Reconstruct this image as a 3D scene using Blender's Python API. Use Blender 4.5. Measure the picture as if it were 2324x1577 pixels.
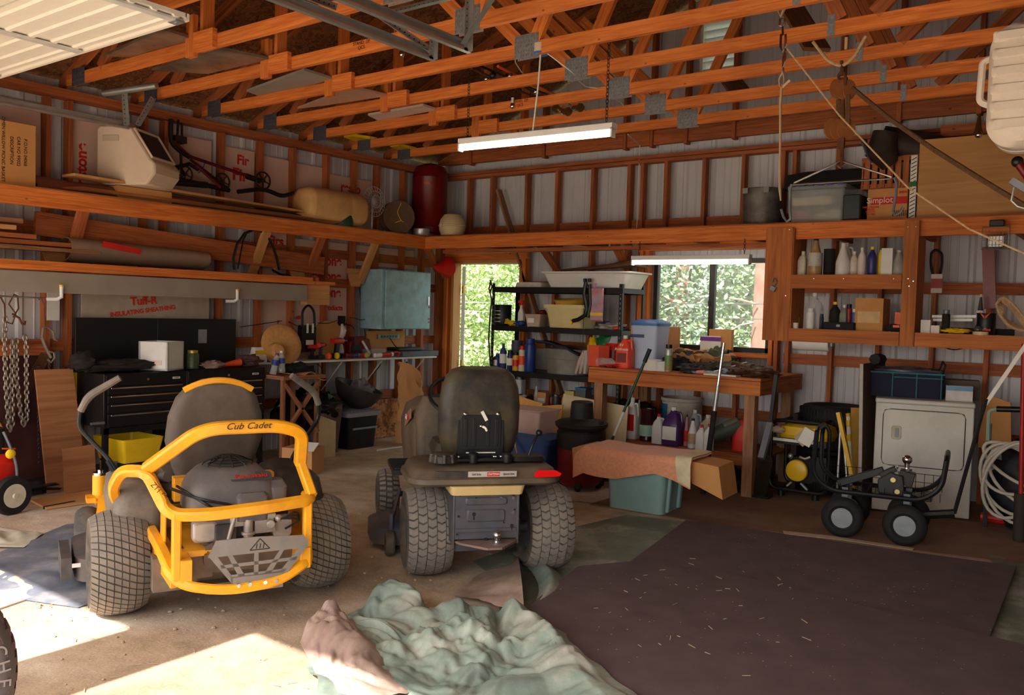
import bpy, math, random
import numpy as np
from mathutils import Vector, Matrix, noise as mn
for _o in list(bpy.data.objects): bpy.data.objects.remove(_o)
SC = bpy.context.scene
COL = SC.collection
PI = math.pi
# ------------------------------------------------------------------ camera
H = 1.55
FPX = 1965.0
_yaw, _pit, _rol = [math.radians(a) for a in (-36.6, -2.45, -1.65)]
_f = np.array([math.sin(_yaw)*math.cos(_pit), math.cos(_yaw)*math.cos(_pit), math.sin(_pit)])
_r = np.array([math.cos(_yaw), -math.sin(_yaw), 0.0])
_d = -np.cross(_r, _f)
_c, _s = math.cos(_rol), math.sin(_rol)
R3 = np.array([_c*_r + _s*_d, -_s*_r + _c*_d, _f])
cam = bpy.data.cameras.new('camera')
camo = bpy.data.objects.new('camera', cam); COL.objects.link(camo)
cam.sensor_width = 36; cam.lens = FPX/2324*36; cam.clip_start = 0.05; cam.clip_end = 300
camo.matrix_world = Matrix(((R3[0][0], -R3[1][0], -R3[2][0], 0), (R3[0][1], -R3[1][1], -R3[2][1], 0),
                            (R3[0][2], -R3[1][2], -R3[2][2], H), (0, 0, 0, 1)))
SC.camera = camo
# ------------------------------------------------------------------ sky, sun, exposure
SC.view_settings.view_transform = 'Standard'
SC.view_settings.look = 'None'
SC.view_settings.exposure = EXPO = 2.35
SC.view_settings.gamma = 1
SC.view_settings.use_curve_mapping = False
W = bpy.data.worlds.new('sky'); SC.world = W; W.use_nodes = True
wt = W.node_tree; wt.nodes.clear()
wo = wt.nodes.new('ShaderNodeOutputWorld'); wb = wt.nodes.new('ShaderNodeBackground')
ws = wt.nodes.new('ShaderNodeTexSky'); ws.sky_type = 'NISHITA'; ws.sun_disc = False
ws.sun_elevation = math.radians(42.6); ws.sun_rotation = PI; ws.air_density = 1.0; ws.dust_density = 2.5
wh = wt.nodes.new('ShaderNodeHueSaturation'); wh.inputs['Saturation'].default_value = 0.45
wt.links.new(ws.outputs[0], wh.inputs['Color']); wt.links.new(wh.outputs[0], wb.inputs[0])
wb.inputs[1].default_value = 0.105
wt.links.new(wb.outputs[0], wo.inputs[0])
sun = bpy.data.lights.new('sun', 'SUN'); sun.energy = 2.6; sun.angle = math.radians(0.6); sun.color = (1, .96, .9)
suno = bpy.data.objects.new('sun', sun); COL.objects.link(suno)
suno.rotation_euler = (math.radians(90-42.6), 0, 0); suno.location = (0, -10, 12)

# ------------------------------------------------------------------ pixel helpers (2324x1577 frame -> world planes)
def ray(x, y): return R3.T @ np.array([(x-1162)/FPX, (y-788.5)/FPX, 1.0])
def V(a): return Vector((float(a[0]), float(a[1]), float(a[2])))
def fl(x, y, z=0.0): d = ray(x, y); t = (z-H)/d[2]; return Vector((d[0]*t, d[1]*t, z))
def onX(x, y, X): d = ray(x, y)*1.0; d = d*(X/d[0]); return Vector((X, d[1], d[2]+H))
def onY(x, y, Y): d = ray(x, y)*1.0; d = d*(Y/d[1]); return Vector((d[0], Y, d[2]+H))
def dep(p): return float(R3[2] @ (np.array(p)-[0, 0, H]))
def sz(px, p): return px*dep(p)/FPX
def XR(a=0): return Matrix.Rotation(a, 4, 'X')
def YR(a=0): return Matrix.Rotation(a, 4, 'Y')
def ZR(a=0): return Matrix.Rotation(a, 4, 'Z')
def TR(x, y=None, z=None): return Matrix.Translation(Vector((x, y, z)) if y is not None else Vector(x))
FRONT = Matrix(((1,0,0,0),(0,0,-1,0),(0,1,0,0),(0,0,0,1)))   # local xy -> world xz, local +z -> world -y (faces the doors)
EAST = Matrix(((0,0,1,0),(1,0,0,0),(0,1,0,0),(0,0,0,1)))     # local xy -> world yz, local +z -> world +x

# ------------------------------------------------------------------ mesh builder
class MB:
    def __init__(s, M=None): s.v = []; s.f = []; s.uv = []; s.M = M; s.soft = 0; s.cut = []
    def add(s, vs, fs, uvs=None):
        b = len(s.v)
        for p in vs:
            p = Vector(p)
            s.v.append(s.M @ p if s.M is not None else p)
        for i, f in enumerate(fs):
            s.f.append([b+j for j in f])
            if uvs is not None: s.uv.append(uvs[i])
            else: s.uv.append([(vs[j][0]*1.0, vs[j][2] if len(vs[j]) > 2 else 0) for j in f])
        s.cut.append((b, len(s.v), len(s.f)-len(fs), len(s.f)))
        return s
    def beam(s, p0, p1, w, h, up=(0, 0, 1)):
        p0, p1 = Vector(p0), Vector(p1); a = (p1-p0); L = a.length
        if L < 1e-6: return s
        a /= L; up = Vector(up)
        if abs(a.dot(up)) > .97: up = Vector((0, 1, 0)) if abs(a.y) < .9 else Vector((1, 0, 0))
        sd = a.cross(up).normalized(); u = sd.cross(a)
        vs = []
        for p in (p0, p1):
            for x, y in ((-1, -1), (1, -1), (1, 1), (-1, 1)): vs.append(p + sd*(x*w/2) + u*(y*h/2))
        o = random.random()*20; q = random.random()*20
        fs = [[0, 1, 5, 4], [1, 2, 6, 5], [2, 3, 7, 6], [3, 0, 4, 7], [3, 2, 1, 0], [4, 5, 6, 7]]
        ws_ = [w, h, w, h]; uvs = []
        for k in range(4):
            q2 = q+k*.37
            uvs.append([(o, q2), (o, q2+ws_[k]), (o+L, q2+ws_[k]), (o+L, q2)])
        uvs += [[(o, q), (o+h*.1, q), (o+h*.1, q+w), (o, q+w)]]*2
        return s.add(vs, fs, uvs)
    def box(s, c, d, rz=0.0, M=None):
        hx, hy, hz = d[0]/2, d[1]/2, d[2]/2
        vs = [Vector((x, y, z)) for z in (-hz, hz) for x, y in ((-hx, -hy), (hx, -hy), (hx, hy), (-hx, hy))]
        T = TR(c) @ (M if M is not None else (ZR(rz) if rz else Matrix.Identity(4)))
        pts = [T @ p for p in vs]
        fs = [[3, 2, 1, 0], [4, 5, 6, 7], [0, 1, 5, 4], [1, 2, 6, 5], [2, 3, 7, 6], [3, 0, 4, 7]]
        mx = max(range(3), key=lambda i: d[i]); o = random.random()*20
        uvs = []
        for f in fs:
            l = []
            cs = [vs[j] for j in f]
            var = [k for k in range(3) if max(c_[k] for c_ in cs)-min(c_[k] for c_ in cs) > 1e-9]
            if mx in var and len(var) > 1: ua = mx; va = [k for k in var if k != mx][0]
            elif len(var) > 1: ua, va = var[0], var[1]
            else: ua, va = 0, 1
            for c_ in cs: l.append((o+c_[ua], o+c_[va]))
            uvs.append(l)
        return s.add(pts, fs, uvs)
    def rings(s, R, close=True, caps=True, loop=False):
        n = len(R[0]); vs = [p for r in R for p in r]; fs = []; uvs = []
        m = len(R)
        for i in range(m if loop else m-1):
            i2 = (i+1) % m
            for j in range(n if close else n-1):
                k = (j+1) % n
                fs.append([i*n+j, i*n+k, i2*n+k, i2*n+j])
                uvs.append([(j/n, i/m), ((j+1)/n, i/m), ((j+1)/n, (i+1)/m), (j/n, (i+1)/m)])
        if caps and close and not loop:
            fs.append(list(range(n))[::-1]); uvs.append([(0, 0)]*n)
            fs.append([(m-1)*n+j for j in range(n)]); uvs.append([(0, 0)]*n)
        return s.add(vs, fs, uvs)
    def lathe(s, prof, o=(0, 0, 0), n=20, M=None, sx=1, sy=1):
        T = TR(o) @ (M if M is not None else Matrix.Identity(4))
        R = [[T @ Vector((r*sx*math.cos(2*PI*j/n), r*sy*math.sin(2*PI*j/n), z)) for j in range(n)] for r, z in prof]
        return s.rings(R)
    def cyl(s, p0, p1, r0, r1=None, n=14):
        return s.tube([p0, p1], [r0, r0 if r1 is None else r1], n)
    def tube(s, pts, r, n=8, closed=False, flat=1.0):
        pts = [Vector(p) for p in pts]; m = len(pts); R = []
        rr = r if isinstance(r, (list, tuple)) else [r]*m
        up = None
        for i in range(m):
            if closed: t = pts[(i+1) % m]-pts[i-1]
            elif i == 0: t = pts[1]-pts[0]
            elif i == m-1: t = pts[-1]-pts[-2]
            else: t = (pts[i+1]-pts[i]).normalized()+(pts[i]-pts[i-1]).normalized()
            if t.length < 1e-9: t = Vector((0, 0, 1))
            t.normalize()
            if up is None: up = Vector((0, 0, 1)) if abs(t.z) < .9 else Vector((1, 0, 0))
            sd = t.cross(up)
            if sd.length < 1e-6: sd = t.cross(Vector((0, 1, 0)))
            sd.normalize(); up = sd.cross(t).normalized()
            R.append([pts[i]+(sd*math.cos(2*PI*j/n)+up*math.sin(2*PI*j/n)*flat)*rr[i] for j in range(n)])
        return s.rings(R, loop=closed)
    def sph(s, c, r, n=14, m=9, sc=(1, 1, 1)):
        R = []
        for i in range(m+1):
            a = PI*i/m; a = min(max(a, .02), PI-.02)
            R.append([Vector(c)+Vector((r*sc[0]*math.sin(a)*math.cos(2*PI*j/n), r*sc[1]*math.sin(a)*math.sin(2*PI*j/n), -r*sc[2]*math.cos(a))) for j in range(n)])
        return s.rings(R)
    def prism(s, poly, d, M=None, taper=1.0):
        """poly in local xy extruded from z=0 to z=d, through M"""
        T = M if M is not None else Matrix.Identity(4); n = len(poly)
        cx = sum(p[0] for p in poly)/n; cy = sum(p[1] for p in poly)/n
        a = [T @ Vector((p[0], p[1], 0)) for p in poly]; b = [T @ Vector((cx+(p[0]-cx)*taper, cy+(p[1]-cy)*taper, d)) for p in poly]
        fs = [list(range(n))[::-1], [n+j for j in range(n)]]+[[j, (j+1) % n, n+(j+1) % n, n+j] for j in range(n)]
        uvs = [[(poly[j][0], poly[j][1]) for j in range(n)][::-1], [(p[0], p[1]) for p in poly]]
        for j in range(n):
            p, q = poly[j], poly[(j+1) % n]; uvs.append([(p[0], p[1]), (q[0], q[1]), (q[0], q[1]+abs(d)), (p[0], p[1]+abs(d))])
        return s.add(a+b, fs, uvs)
    def rr(s, secs, M=None, n=4, caps=True):
        """secs: (z, sx, sy, r [,cx,cy]) rounded rectangles lofted along z"""
        T = M if M is not None else Matrix.Identity(4); R = []
        for q in secs:
            z, sx, sy, r = q[:4]; cx, cy = (q[4], q[5]) if len(q) > 4 else (0, 0)
            r = min(r, sx/2-1e-4, sy/2-1e-4); ring = []
            for k, (ax, ay) in enumerate(((1, 1), (-1, 1), (-1, -1), (1, -1))):
                for i in range(n+1):
                    a = PI/2*(k+i/n); ring.append(T @ Vector((cx+ax*(sx/2-r)+r*math.cos(a), cy+ay*(sy/2-r)+r*math.sin(a), z)))
            R.append(ring)
        return s.rings(R, caps=caps)
    def sheet(s, fn, nu, nv, th=0.0, M=None):
        """fn(u,v)->point, u,v in 0..1"""
        T = M if M is not None else Matrix.Identity(4)
        P = [[T @ Vector(fn(i/nu, j/nv)) for j in range(nv+1)] for i in range(nu+1)]
        vs = [p for r in P for p in r]; w = nv+1; fs = []; uvs = []
        for i in range(nu):
            for j in range(nv):
                fs.append([i*w+j, (i+1)*w+j, (i+1)*w+j+1, i*w+j+1]); uvs.append([(i/nu, j/nv), ((i+1)/nu, j/nv), ((i+1)/nu, (j+1)/nv), (i/nu, (j+1)/nv)])
        if th:
            N = len(vs); nv_ = []
            for i in range(nu+1):
                for j in range(w):
                    a = P[min(i+1, nu)][j]-P[max(i-1, 0)][j]; b = P[i][min(j+1, nv)]-P[i][max(j-1, 0)]
                    q = a.cross(b); q = q.normalized() if q.length > 1e-9 else Vector((0, 0, 1)); nv_.append(P[i][j]-q*th)
            vs += nv_; F0 = list(fs)
            fs += [[N+k for k in f][::-1] for f in F0]; uvs += [u[::-1] for u in uvs]
            bd = [i*w for i in range(nu+1)]+[nu*w+j for j in range(1, w)]+[i*w+nv for i in range(nu-1, -1, -1)]+[j for j in range(nv-1, 0, -1)]
            for k in range(len(bd)):
                a, b = bd[k], bd[(k+1) % len(bd)]; fs.append([b, a, N+a, N+b]); uvs.append([(0, 0)]*4)
        return s.add(vs, fs, uvs)
    def blob(s, c, r, amp=.15, fr=3.0, seed=0, n=20, m=14, M=None, flat=None):
        R = []; T = TR(c) @ (M if M is not None else Matrix.Identity(4)); s.soft = 1
        for i in range(m+1):
            a = min(max(PI*i/m, .03), PI-.03); ring = []
            for j in range(n):
                b = 2*PI*j/n; d = Vector((math.sin(a)*math.cos(b), math.sin(a)*math.sin(b), -math.cos(a)))
                k = 1+amp*(mn.noise(d*fr+Vector((seed, seed*.7, 0)))*1.6+abs(mn.noise(d*fr*2.3+Vector((0, seed, 3))))*1.0-.2)
                p = Vector((d.x*r[0]*k, d.y*r[1]*k, d.z*r[2]*k))
                if flat is not None and p.z < flat: p.z = flat
                ring.append(T @ p)
            R.append(ring)
        return s.rings(R)
    def each(s, name, mt, parent=None, **k):
        for a, b, c, d in s.cut:
            q = MB(); q.v = s.v[a:b]; q.f = [[j-a for j in f] for f in s.f[c:d]]; q.uv = s.uv[c:d]; o = q.build(name, mt, parent, **k)
        return o
    def build(s, name, mt, parent=None, bev=0.0, smooth=True, world=True, ang=35, sub=0):
        me = bpy.data.meshes.new(name); vs = s.v
        inv = wm(parent).inverted() if (parent is not None and world) else None
        if inv is not None: vs = [inv @ p for p in vs]
        org = None
        if parent is None:
            xs = [p.x for p in vs]; ys = [p.y for p in vs]; zs = [p.z for p in vs]
            org = Vector(((min(xs)+max(xs))/2, (min(ys)+max(ys))/2, min(zs))); vs = [p-org for p in vs]
        me.from_pydata([tuple(p) for p in vs], [], s.f)
        uvl = me.uv_layers.new(name='UVMap'); flat = [c for f in s.uv for q in f for c in q]
        uvl.data.foreach_set('uv', flat)
        if smooth:
            me.polygons.foreach_set('use_smooth', [True]*len(me.polygons))
            try: me.set_sharp_from_angle(angle=math.radians(75 if s.soft else ang))
            except Exception: pass
        me.materials.append(mt)
        o = bpy.data.objects.new(name, me); COL.objects.link(o)
        if parent is not None: o.parent = parent
        if org is not None: o.location = org
        if bev:
            b = o.modifiers.new('b', 'BEVEL'); b.width = bev; b.segments = 2; b.limit_method = 'ANGLE'; b.angle_limit = math.radians(40)
        if sub:
            b = o.modifiers.new('s', 'SUBSURF'); b.levels = sub; b.render_levels = sub
        return o
def wm(o):
    M = Matrix.Identity(4)
    while o is not None:
        M = (Matrix.Translation(o.location) @ o.rotation_euler.to_matrix().to_4x4()) @ M; o = o.parent
    return M
def tag(o, label=None, cat=None, group=None, kind=None):
    if label: o['label'] = label
    if cat: o['category'] = cat
    if group: o['group'] = group
    if kind: o['kind'] = kind
    return o
def thing(name, label, cat, loc=(0, 0, 0), rz=0.0, group=None):
    o = bpy.data.objects.new(name, None); COL.objects.link(o); o.empty_display_size = .1
    o.location = loc; o.rotation_euler = (0, 0, rz); return tag(o, label, cat, group)
def text(body, size, M, mt, parent, name='lettering', depth=.0008, align='CENTER', shear=0.0, xs=1.0):
    c = bpy.data.curves.new('t', 'FONT'); c.body = body; c.size = size; c.extrude = depth; c.align_x = align; c.align_y = 'CENTER'; c.shear = shear; c.offset = size*.035 if mt.name == 'ink_red' else 0
    t = bpy.data.objects.new('t', c); COL.objects.link(t)
    dg = bpy.context.evaluated_depsgraph_get(); dg.update()
    me = bpy.data.meshes.new_from_object(t.evaluated_get(dg)); bpy.data.objects.remove(t); bpy.data.curves.remove(c)
    M2 = wm(parent).inverted() @ M @ Matrix.Diagonal((xs, 1, 1, 1))
    me.transform(M2); me.materials.clear(); me.materials.append(mt)
    o = bpy.data.objects.new(name, me); COL.objects.link(o); o.parent = parent; return o
def copy_tree(o, parent=None):
    c = o.copy(); COL.objects.link(c)
    if parent is not None: c.parent = parent
    for ch in list(o.children): copy_tree(ch, c)
    return c

# ------------------------------------------------------------------ materials
MC = {}
def srgb(r, g, b):
    def l(c): c /= 255; return c/12.92 if c < .04 else ((c+.055)/1.055)**2.4
    return (l(r), l(g), l(b), 1)
def mat(name, col, rough=.6, metal=0.0, var=.12, vs=14.0, bump=0.0, dirt=None, da=.5, ds=4.0, emit=None, alpha=None, trans=0.0, ior=1.45, sheen=0.0, spec=.5):
    if name in MC: return MC[name]
    m = bpy.data.materials.new(name); m.use_nodes = True; t = m.node_tree; b = t.nodes['Principled BSDF']
    c = srgb(*col) if max(col) > 1.01 else (*col[:3], 1)
    tc = t.nodes.new('ShaderNodeTexCoord')
    base = None
    if var:
        n = t.nodes.new('ShaderNodeTexNoise'); n.inputs['Scale'].default_value = vs; n.inputs['Detail'].default_value = 5
        t.links.new(tc.outputs['Object'], n.inputs['Vector'])
        r = t.nodes.new('ShaderNodeMapRange'); r.inputs[1].default_value = .3; r.inputs[2].default_value = .7; r.inputs[3].default_value = 1-var; r.inputs[4].default_value = 1+var
        t.links.new(n.outputs['Fac'], r.inputs[0])
        x = t.nodes.new('ShaderNodeVectorMath'); x.operation = 'SCALE'; x.inputs[0].default_value = c[:3]
        t.links.new(r.outputs[0], x.inputs['Scale']); base = x.outputs[0]
        if bump:
            bp = t.nodes.new('ShaderNodeBump'); bp.inputs['Strength'].default_value = bump; bp.inputs['Distance'].default_value = .01
            t.links.new(n.outputs['Fac'], bp.inputs['Height']); t.links.new(bp.outputs[0], b.inputs['Normal'])
    if dirt:
        n2 = t.nodes.new('ShaderNodeTexNoise'); n2.inputs['Scale'].default_value = ds; n2.inputs['Detail'].default_value = 8; n2.inputs['Roughness'].default_value = .7
        t.links.new(tc.outputs['Object'], n2.inputs['Vector'])
        r2 = t.nodes.new('ShaderNodeMapRange'); r2.inputs[1].default_value = .42; r2.inputs[2].default_value = .68; r2.inputs[4].default_value = da
        t.links.new(n2.outputs['Fac'], r2.inputs[0])
        mx = t.nodes.new('ShaderNodeMixRGB'); mx.inputs[2].default_value = srgb(*dirt); t.links.new(r2.outputs[0], mx.inputs[0])
        if base: t.links.new(base, mx.inputs[1])
        else: mx.inputs[1].default_value = c
        base = mx.outputs[0]
    if base: t.links.new(base, b.inputs['Base Color'])
    else: b.inputs['Base Color'].default_value = c
    b.inputs['Roughness'].default_value = rough; b.inputs['Metallic'].default_value = metal; b.inputs['IOR'].default_value = ior
    b.inputs['Specular IOR Level'].default_value = spec
    if trans: b.inputs['Transmission Weight'].default_value = trans
    if alpha is not None: b.inputs['Alpha'].default_value = alpha
    if sheen: b.inputs['Sheen Weight'].default_value = sheen
    if emit: b.inputs['Emission Color'].default_value = (*emit[:3], 1); b.inputs['Emission Strength'].default_value = emit[3]
    MC[name] = m; return m
def wood(name, c1, c2, rough=.65, sc=1.0, knots=True):
    if name in MC: return MC[name]
    m = bpy.data.materials.new(name); m.use_nodes = True; t = m.node_tree; b = t.nodes['Principled BSDF']; L = t.links
    uv = t.nodes.new('ShaderNodeUVMap'); uv.uv_map = 'UVMap'
    mp = t.nodes.new('ShaderNodeMapping'); mp.inputs['Scale'].default_value = (1.2*sc, 22*sc, 1); L.new(uv.outputs[0], mp.inputs[0])
    wv = t.nodes.new('ShaderNodeTexNoise'); wv.inputs['Scale'].default_value = 2.0; wv.inputs['Detail'].default_value = 6; wv.inputs['Distortion'].default_value = 1.2; L.new(mp.outputs[0], wv.inputs['Vector'])
    n2 = t.nodes.new('ShaderNodeTexNoise'); n2.inputs['Scale'].default_value = .9; n2.inputs['Detail'].default_value = 2; L.new(uv.outputs[0], n2.inputs['Vector'])
    cr = t.nodes.new('ShaderNodeValToRGB'); cr.color_ramp.elements[0].position = .32; cr.color_ramp.elements[1].position = .68
    cr.color_ramp.elements[0].color = srgb(*c2); cr.color_ramp.elements[1].color = srgb(*c1); L.new(wv.outputs['Fac'], cr.inputs[0])
    r = t.nodes.new('ShaderNodeMapRange'); r.inputs[1].default_value = .3; r.inputs[2].default_value = .7; r.inputs[3].default_value = .78; r.inputs[4].default_value = 1.2; L.new(n2.outputs['Fac'], r.inputs[0])
    x = t.nodes.new('ShaderNodeVectorMath'); x.operation = 'SCALE'; L.new(cr.outputs[0], x.inputs[0]); L.new(r.outputs[0], x.inputs['Scale'])
    out = x.outputs[0]
    if knots:
        m2 = t.nodes.new('ShaderNodeMapping'); m2.inputs['Scale'].default_value = (1, 1.6, 1); L.new(uv.outputs[0], m2.inputs[0])
        vo = t.nodes.new('ShaderNodeTexVoronoi'); vo.inputs['Scale'].default_value = 4.2; L.new(m2.outputs[0], vo.inputs['Vector'])
        k = t.nodes.new('ShaderNodeMapRange'); k.inputs[1].default_value = .035; k.inputs[2].default_value = .07; k.inputs[3].default_value = .75; k.inputs[4].default_value = 0; L.new(vo.outputs['Distance'], k.inputs[0])
        mx = t.nodes.new('ShaderNodeMixRGB'); mx.inputs[2].default_value = srgb(70, 26, 10); L.new(k.outputs[0], mx.inputs[0]); L.new(out, mx.inputs[1]); out = mx.outputs[0]
    L.new(out, b.inputs['Base Color']); b.inputs['Roughness'].default_value = rough; b.inputs['Specular IOR Level'].default_value = .3
    MC[name] = m; return m
def osb(name, cols, sc=14.0, rough=.8):
    if name in MC: return MC[name]
    m = bpy.data.materials.new(name); m.use_nodes = True; t = m.node_tree; b = t.nodes['Principled BSDF']; L = t.links
    tc = t.nodes.new('ShaderNodeTexCoord'); vo = t.nodes.new('ShaderNodeTexVoronoi'); vo.inputs['Scale'].default_value = sc; vo.inputs['Randomness'].default_value = 1
    nz = t.nodes.new('ShaderNodeTexNoise'); nz.inputs['Scale'].default_value = sc*.6; L.new(tc.outputs['Object'], nz.inputs['Vector'])
    ad = t.nodes.new('ShaderNodeMixRGB'); ad.blend_type = 'ADD'; ad.inputs[0].default_value = .35; L.new(tc.outputs['Object'], ad.inputs[1]); L.new(nz.outputs['Color'], ad.inputs[2])
    L.new(ad.outputs[0], vo.inputs['Vector'])
    sp = t.nodes.new('ShaderNodeSeparateColor'); L.new(vo.outputs['Color'], sp.inputs[0])
    cr = t.nodes.new('ShaderNodeValToRGB'); e = cr.color_ramp.elements; e[0].color = srgb(*cols[0]); e[1].color = srgb(*cols[2]); q = e.new(.5); q.color = srgb(*cols[1]); L.new(sp.outputs[0], cr.inputs[0])
    L.new(cr.outputs[0], b.inputs['Base Color']); b.inputs['Roughness'].default_value = rough
    MC[name] = m; return m
WOOD = wood('stud_lumber', (232, 138, 66), (196, 98, 38))
WOODR = wood('aged_lumber', (188, 108, 62), (146, 76, 40))
WOODG = wood('weathered_lumber', (176, 128, 92), (132, 90, 62))
PLY = wood('bench_plywood', (200, 122, 62), (164, 88, 40), sc=.6, knots=False)
TAN = wood('tan_board', (214, 160, 104), (190, 132, 80), sc=.7, knots=False)
LAM = wood('oak_laminate', (214, 160, 96), (196, 138, 76), sc=.35, knots=False, rough=.45)
PAPER = mat('kraft_paper', (206, 150, 98), .85, var=.08, vs=6)
CARD = mat('cardboard', (204, 146, 86), .85, var=.07, vs=8)
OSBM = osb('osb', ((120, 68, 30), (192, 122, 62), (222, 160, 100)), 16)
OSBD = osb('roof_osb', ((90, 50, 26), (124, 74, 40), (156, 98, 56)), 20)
BLK = mat('black_plastic', (22, 22, 24), .4, var=.1)
BLKM = mat('black_steel', (26, 26, 28), .38, metal=.2, var=.1)
BLKF = mat('flat_black', (30, 29, 30), .8, var=.2)
GAL = mat('galvanized_steel', (176, 178, 176), .38, metal=.75, var=.12, vs=9)
CHR = mat('chrome', (220, 222, 226), .12, metal=1.0, var=0)
STEEL = mat('grey_steel', (120, 124, 132), .45, metal=.5, var=.12)
RUST = mat('rusty_iron', (96, 58, 38), .8, metal=.2, var=.3, vs=20)
WHT = mat('white_plastic', (226, 224, 220), .45, var=.04)
WHTM = mat('white_enamel', (232, 230, 226), .3, var=.03)
RED = mat('red_plastic', (206, 34, 22), .4, var=.08)
DRED = mat('dark_red', (112, 14, 14), .35, var=.15)
ORG = mat('orange_plastic', (236, 84, 32), .45, var=.05)
YEL = mat('yellow_plastic', (242, 200, 30), .4, var=.05)
CUB = mat('mower_yellow', (250, 172, 28), .32, var=.05, dirt=(176, 128, 78), da=.35, ds=5)
GRN = mat('green_plastic', (24, 108, 62), .45, var=.1)
BLU = mat('blue_plastic', (36, 66, 140), .45, var=.08)
LBL = mat('pale_label', (236, 232, 222), .6, var=.05)
DUST = mat('dusty_grey_plastic', (104, 96, 88), .6, var=.12, dirt=(158, 138, 116), da=.6, ds=6)
DUSTB = mat('dusty_black_plastic', (44, 42, 40), .5, var=.12, dirt=(112, 96, 78), da=.55, ds=3.5)
RUB = mat('dusty_rubber', (72, 68, 64), .85, var=.12, vs=10, dirt=(146, 128, 108), da=.45, ds=5)
RUBD = mat('tread_rubber', (126, 118, 110), .85, var=.1, vs=16, dirt=(160, 142, 120), da=.5, ds=7)
RUBB = mat('black_rubber', (26, 26, 27), .75, var=.15)
CLEAR = mat('clear_plastic', (214, 216, 218), .15, var=0, alpha=.32)
MILK = mat('milky_plastic', (206, 212, 222), .35, var=.03, alpha=.72)
GLASS = mat('window_glass', (235, 240, 240), .03, var=0, alpha=.12)
ROPE = mat('sisal_rope', (196, 164, 122), .9, var=.2, vs=60, bump=.5)
ROPED = mat('dark_rope', (104, 74, 48), .95, var=.25, vs=60, bump=.5)
PEG = mat('ink_red', (206, 40, 26), .7, var=.1)
INK = mat('ink_black', (26, 24, 24), .6, var=0)
FOAM = mat('foil_foam_board', (214, 190, 176), .6, var=.06, vs=5)
FOAMG = mat('grey_foam_board', (150, 140, 130), .75, var=.08, vs=4)
SIDE = mat('white_siding', (204, 202, 206), .42, var=.03, vs=3)
TUBE = mat('fluorescent_tube', (255, 250, 235), .4, var=0, emit=(1, .93, .8, 3.2))
# ------------------------------------------------------------------ the building
XL, XRT, YB, ZP = -7.45, 2.35, 8.42, 3.27
APX, PITCH = (XL+XRT)/2, 5/12
def roofz(x): return ZP+.12+(APX-XL-abs(x-APX))*PITCH
def struct(mb, name, mt, label=None, parent=None, **k):
    o = mb.build(name, mt, parent, **k)
    if parent is None: tag(o, label, name.split('_')[0] if name.split('_')[0] in ('wall', 'floor', 'ceiling', 'door', 'window', 'trim') else 'wall', kind='structure')
    return o
# floor material: dusty concrete with tan dirt
def floor_mat():
    m = bpy.data.materials.new('dirt_floor'); m.use_nodes = True; t = m.node_tree; b = t.nodes['Principled BSDF']; L = t.links
    tc = t.nodes.new('ShaderNodeTexCoord')
    def nz(s, d=8, r=.6):
        n = t.nodes.new('ShaderNodeTexNoise'); n.inputs['Scale'].default_value = s; n.inputs['Detail'].default_value = d; n.inputs['Roughness'].default_value = r; L.new(tc.outputs['Object'], n.inputs['Vector']); return n
    a, c, g = nz(.9), nz(6), nz(90, 3)
    cr = t.nodes.new('ShaderNodeValToRGB'); e = cr.color_ramp.elements
    e[0].position = .3; e[0].color = srgb(160, 136, 110); e[1].position = .72; e[1].color = srgb(228, 216, 200); q = e.new(.5); q.color = srgb(196, 172, 146)
    mx = t.nodes.new('ShaderNodeMixRGB'); mx.blend_type = 'OVERLAY'; mx.inputs[0].default_value = .55; L.new(a.outputs['Fac'], cr.inputs[0]); L.new(cr.outputs[0], mx.inputs[1]); L.new(c.outputs['Fac'], mx.inputs[2])
    m2 = t.nodes.new('ShaderNodeMixRGB'); m2.blend_type = 'OVERLAY'; m2.inputs[0].default_value = .5; L.new(mx.outputs[0], m2.inputs[1]); L.new(g.outputs['Fac'], m2.inputs[2])
    L.new(m2.outputs[0], b.inputs['Base Color']); b.inputs['Roughness'].default_value = .9
    bp = t.nodes.new('ShaderNodeBump'); bp.inputs['Strength'].default_value = .45; bp.inputs['Distance'].default_value = .02; L.new(c.outputs['Fac'], bp.inputs['Height']); L.new(bp.outputs[0], b.inputs['Normal'])
    return m
FLM = floor_mat()
g = MB(); g.box((-2.5, 4.1, -.05), (10.2, 8.8, .1)); struct(g, 'floor', FLM, 'dusty tan dirt and concrete garage floor', smooth=False)
GRAV = mat('gravel', (206, 192, 168), .95, var=.18, vs=12)
GRASS = mat('grass_ground', (110, 130, 60), .95, var=.3, vs=3)
g = MB(); g.box((-3, -9.2, -.08), (40, 17.8, .1)); tag(g.build('ground', GRAV, smooth=False), 'gravel yard in front of the garage doors', 'ground', kind='structure')
g = MB(); g.box((-3, 26.5, -.1), (60, 36, .1)); tag(g.build('ground', GRASS, smooth=False), 'green ground behind the garage', 'ground', kind='structure')
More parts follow.
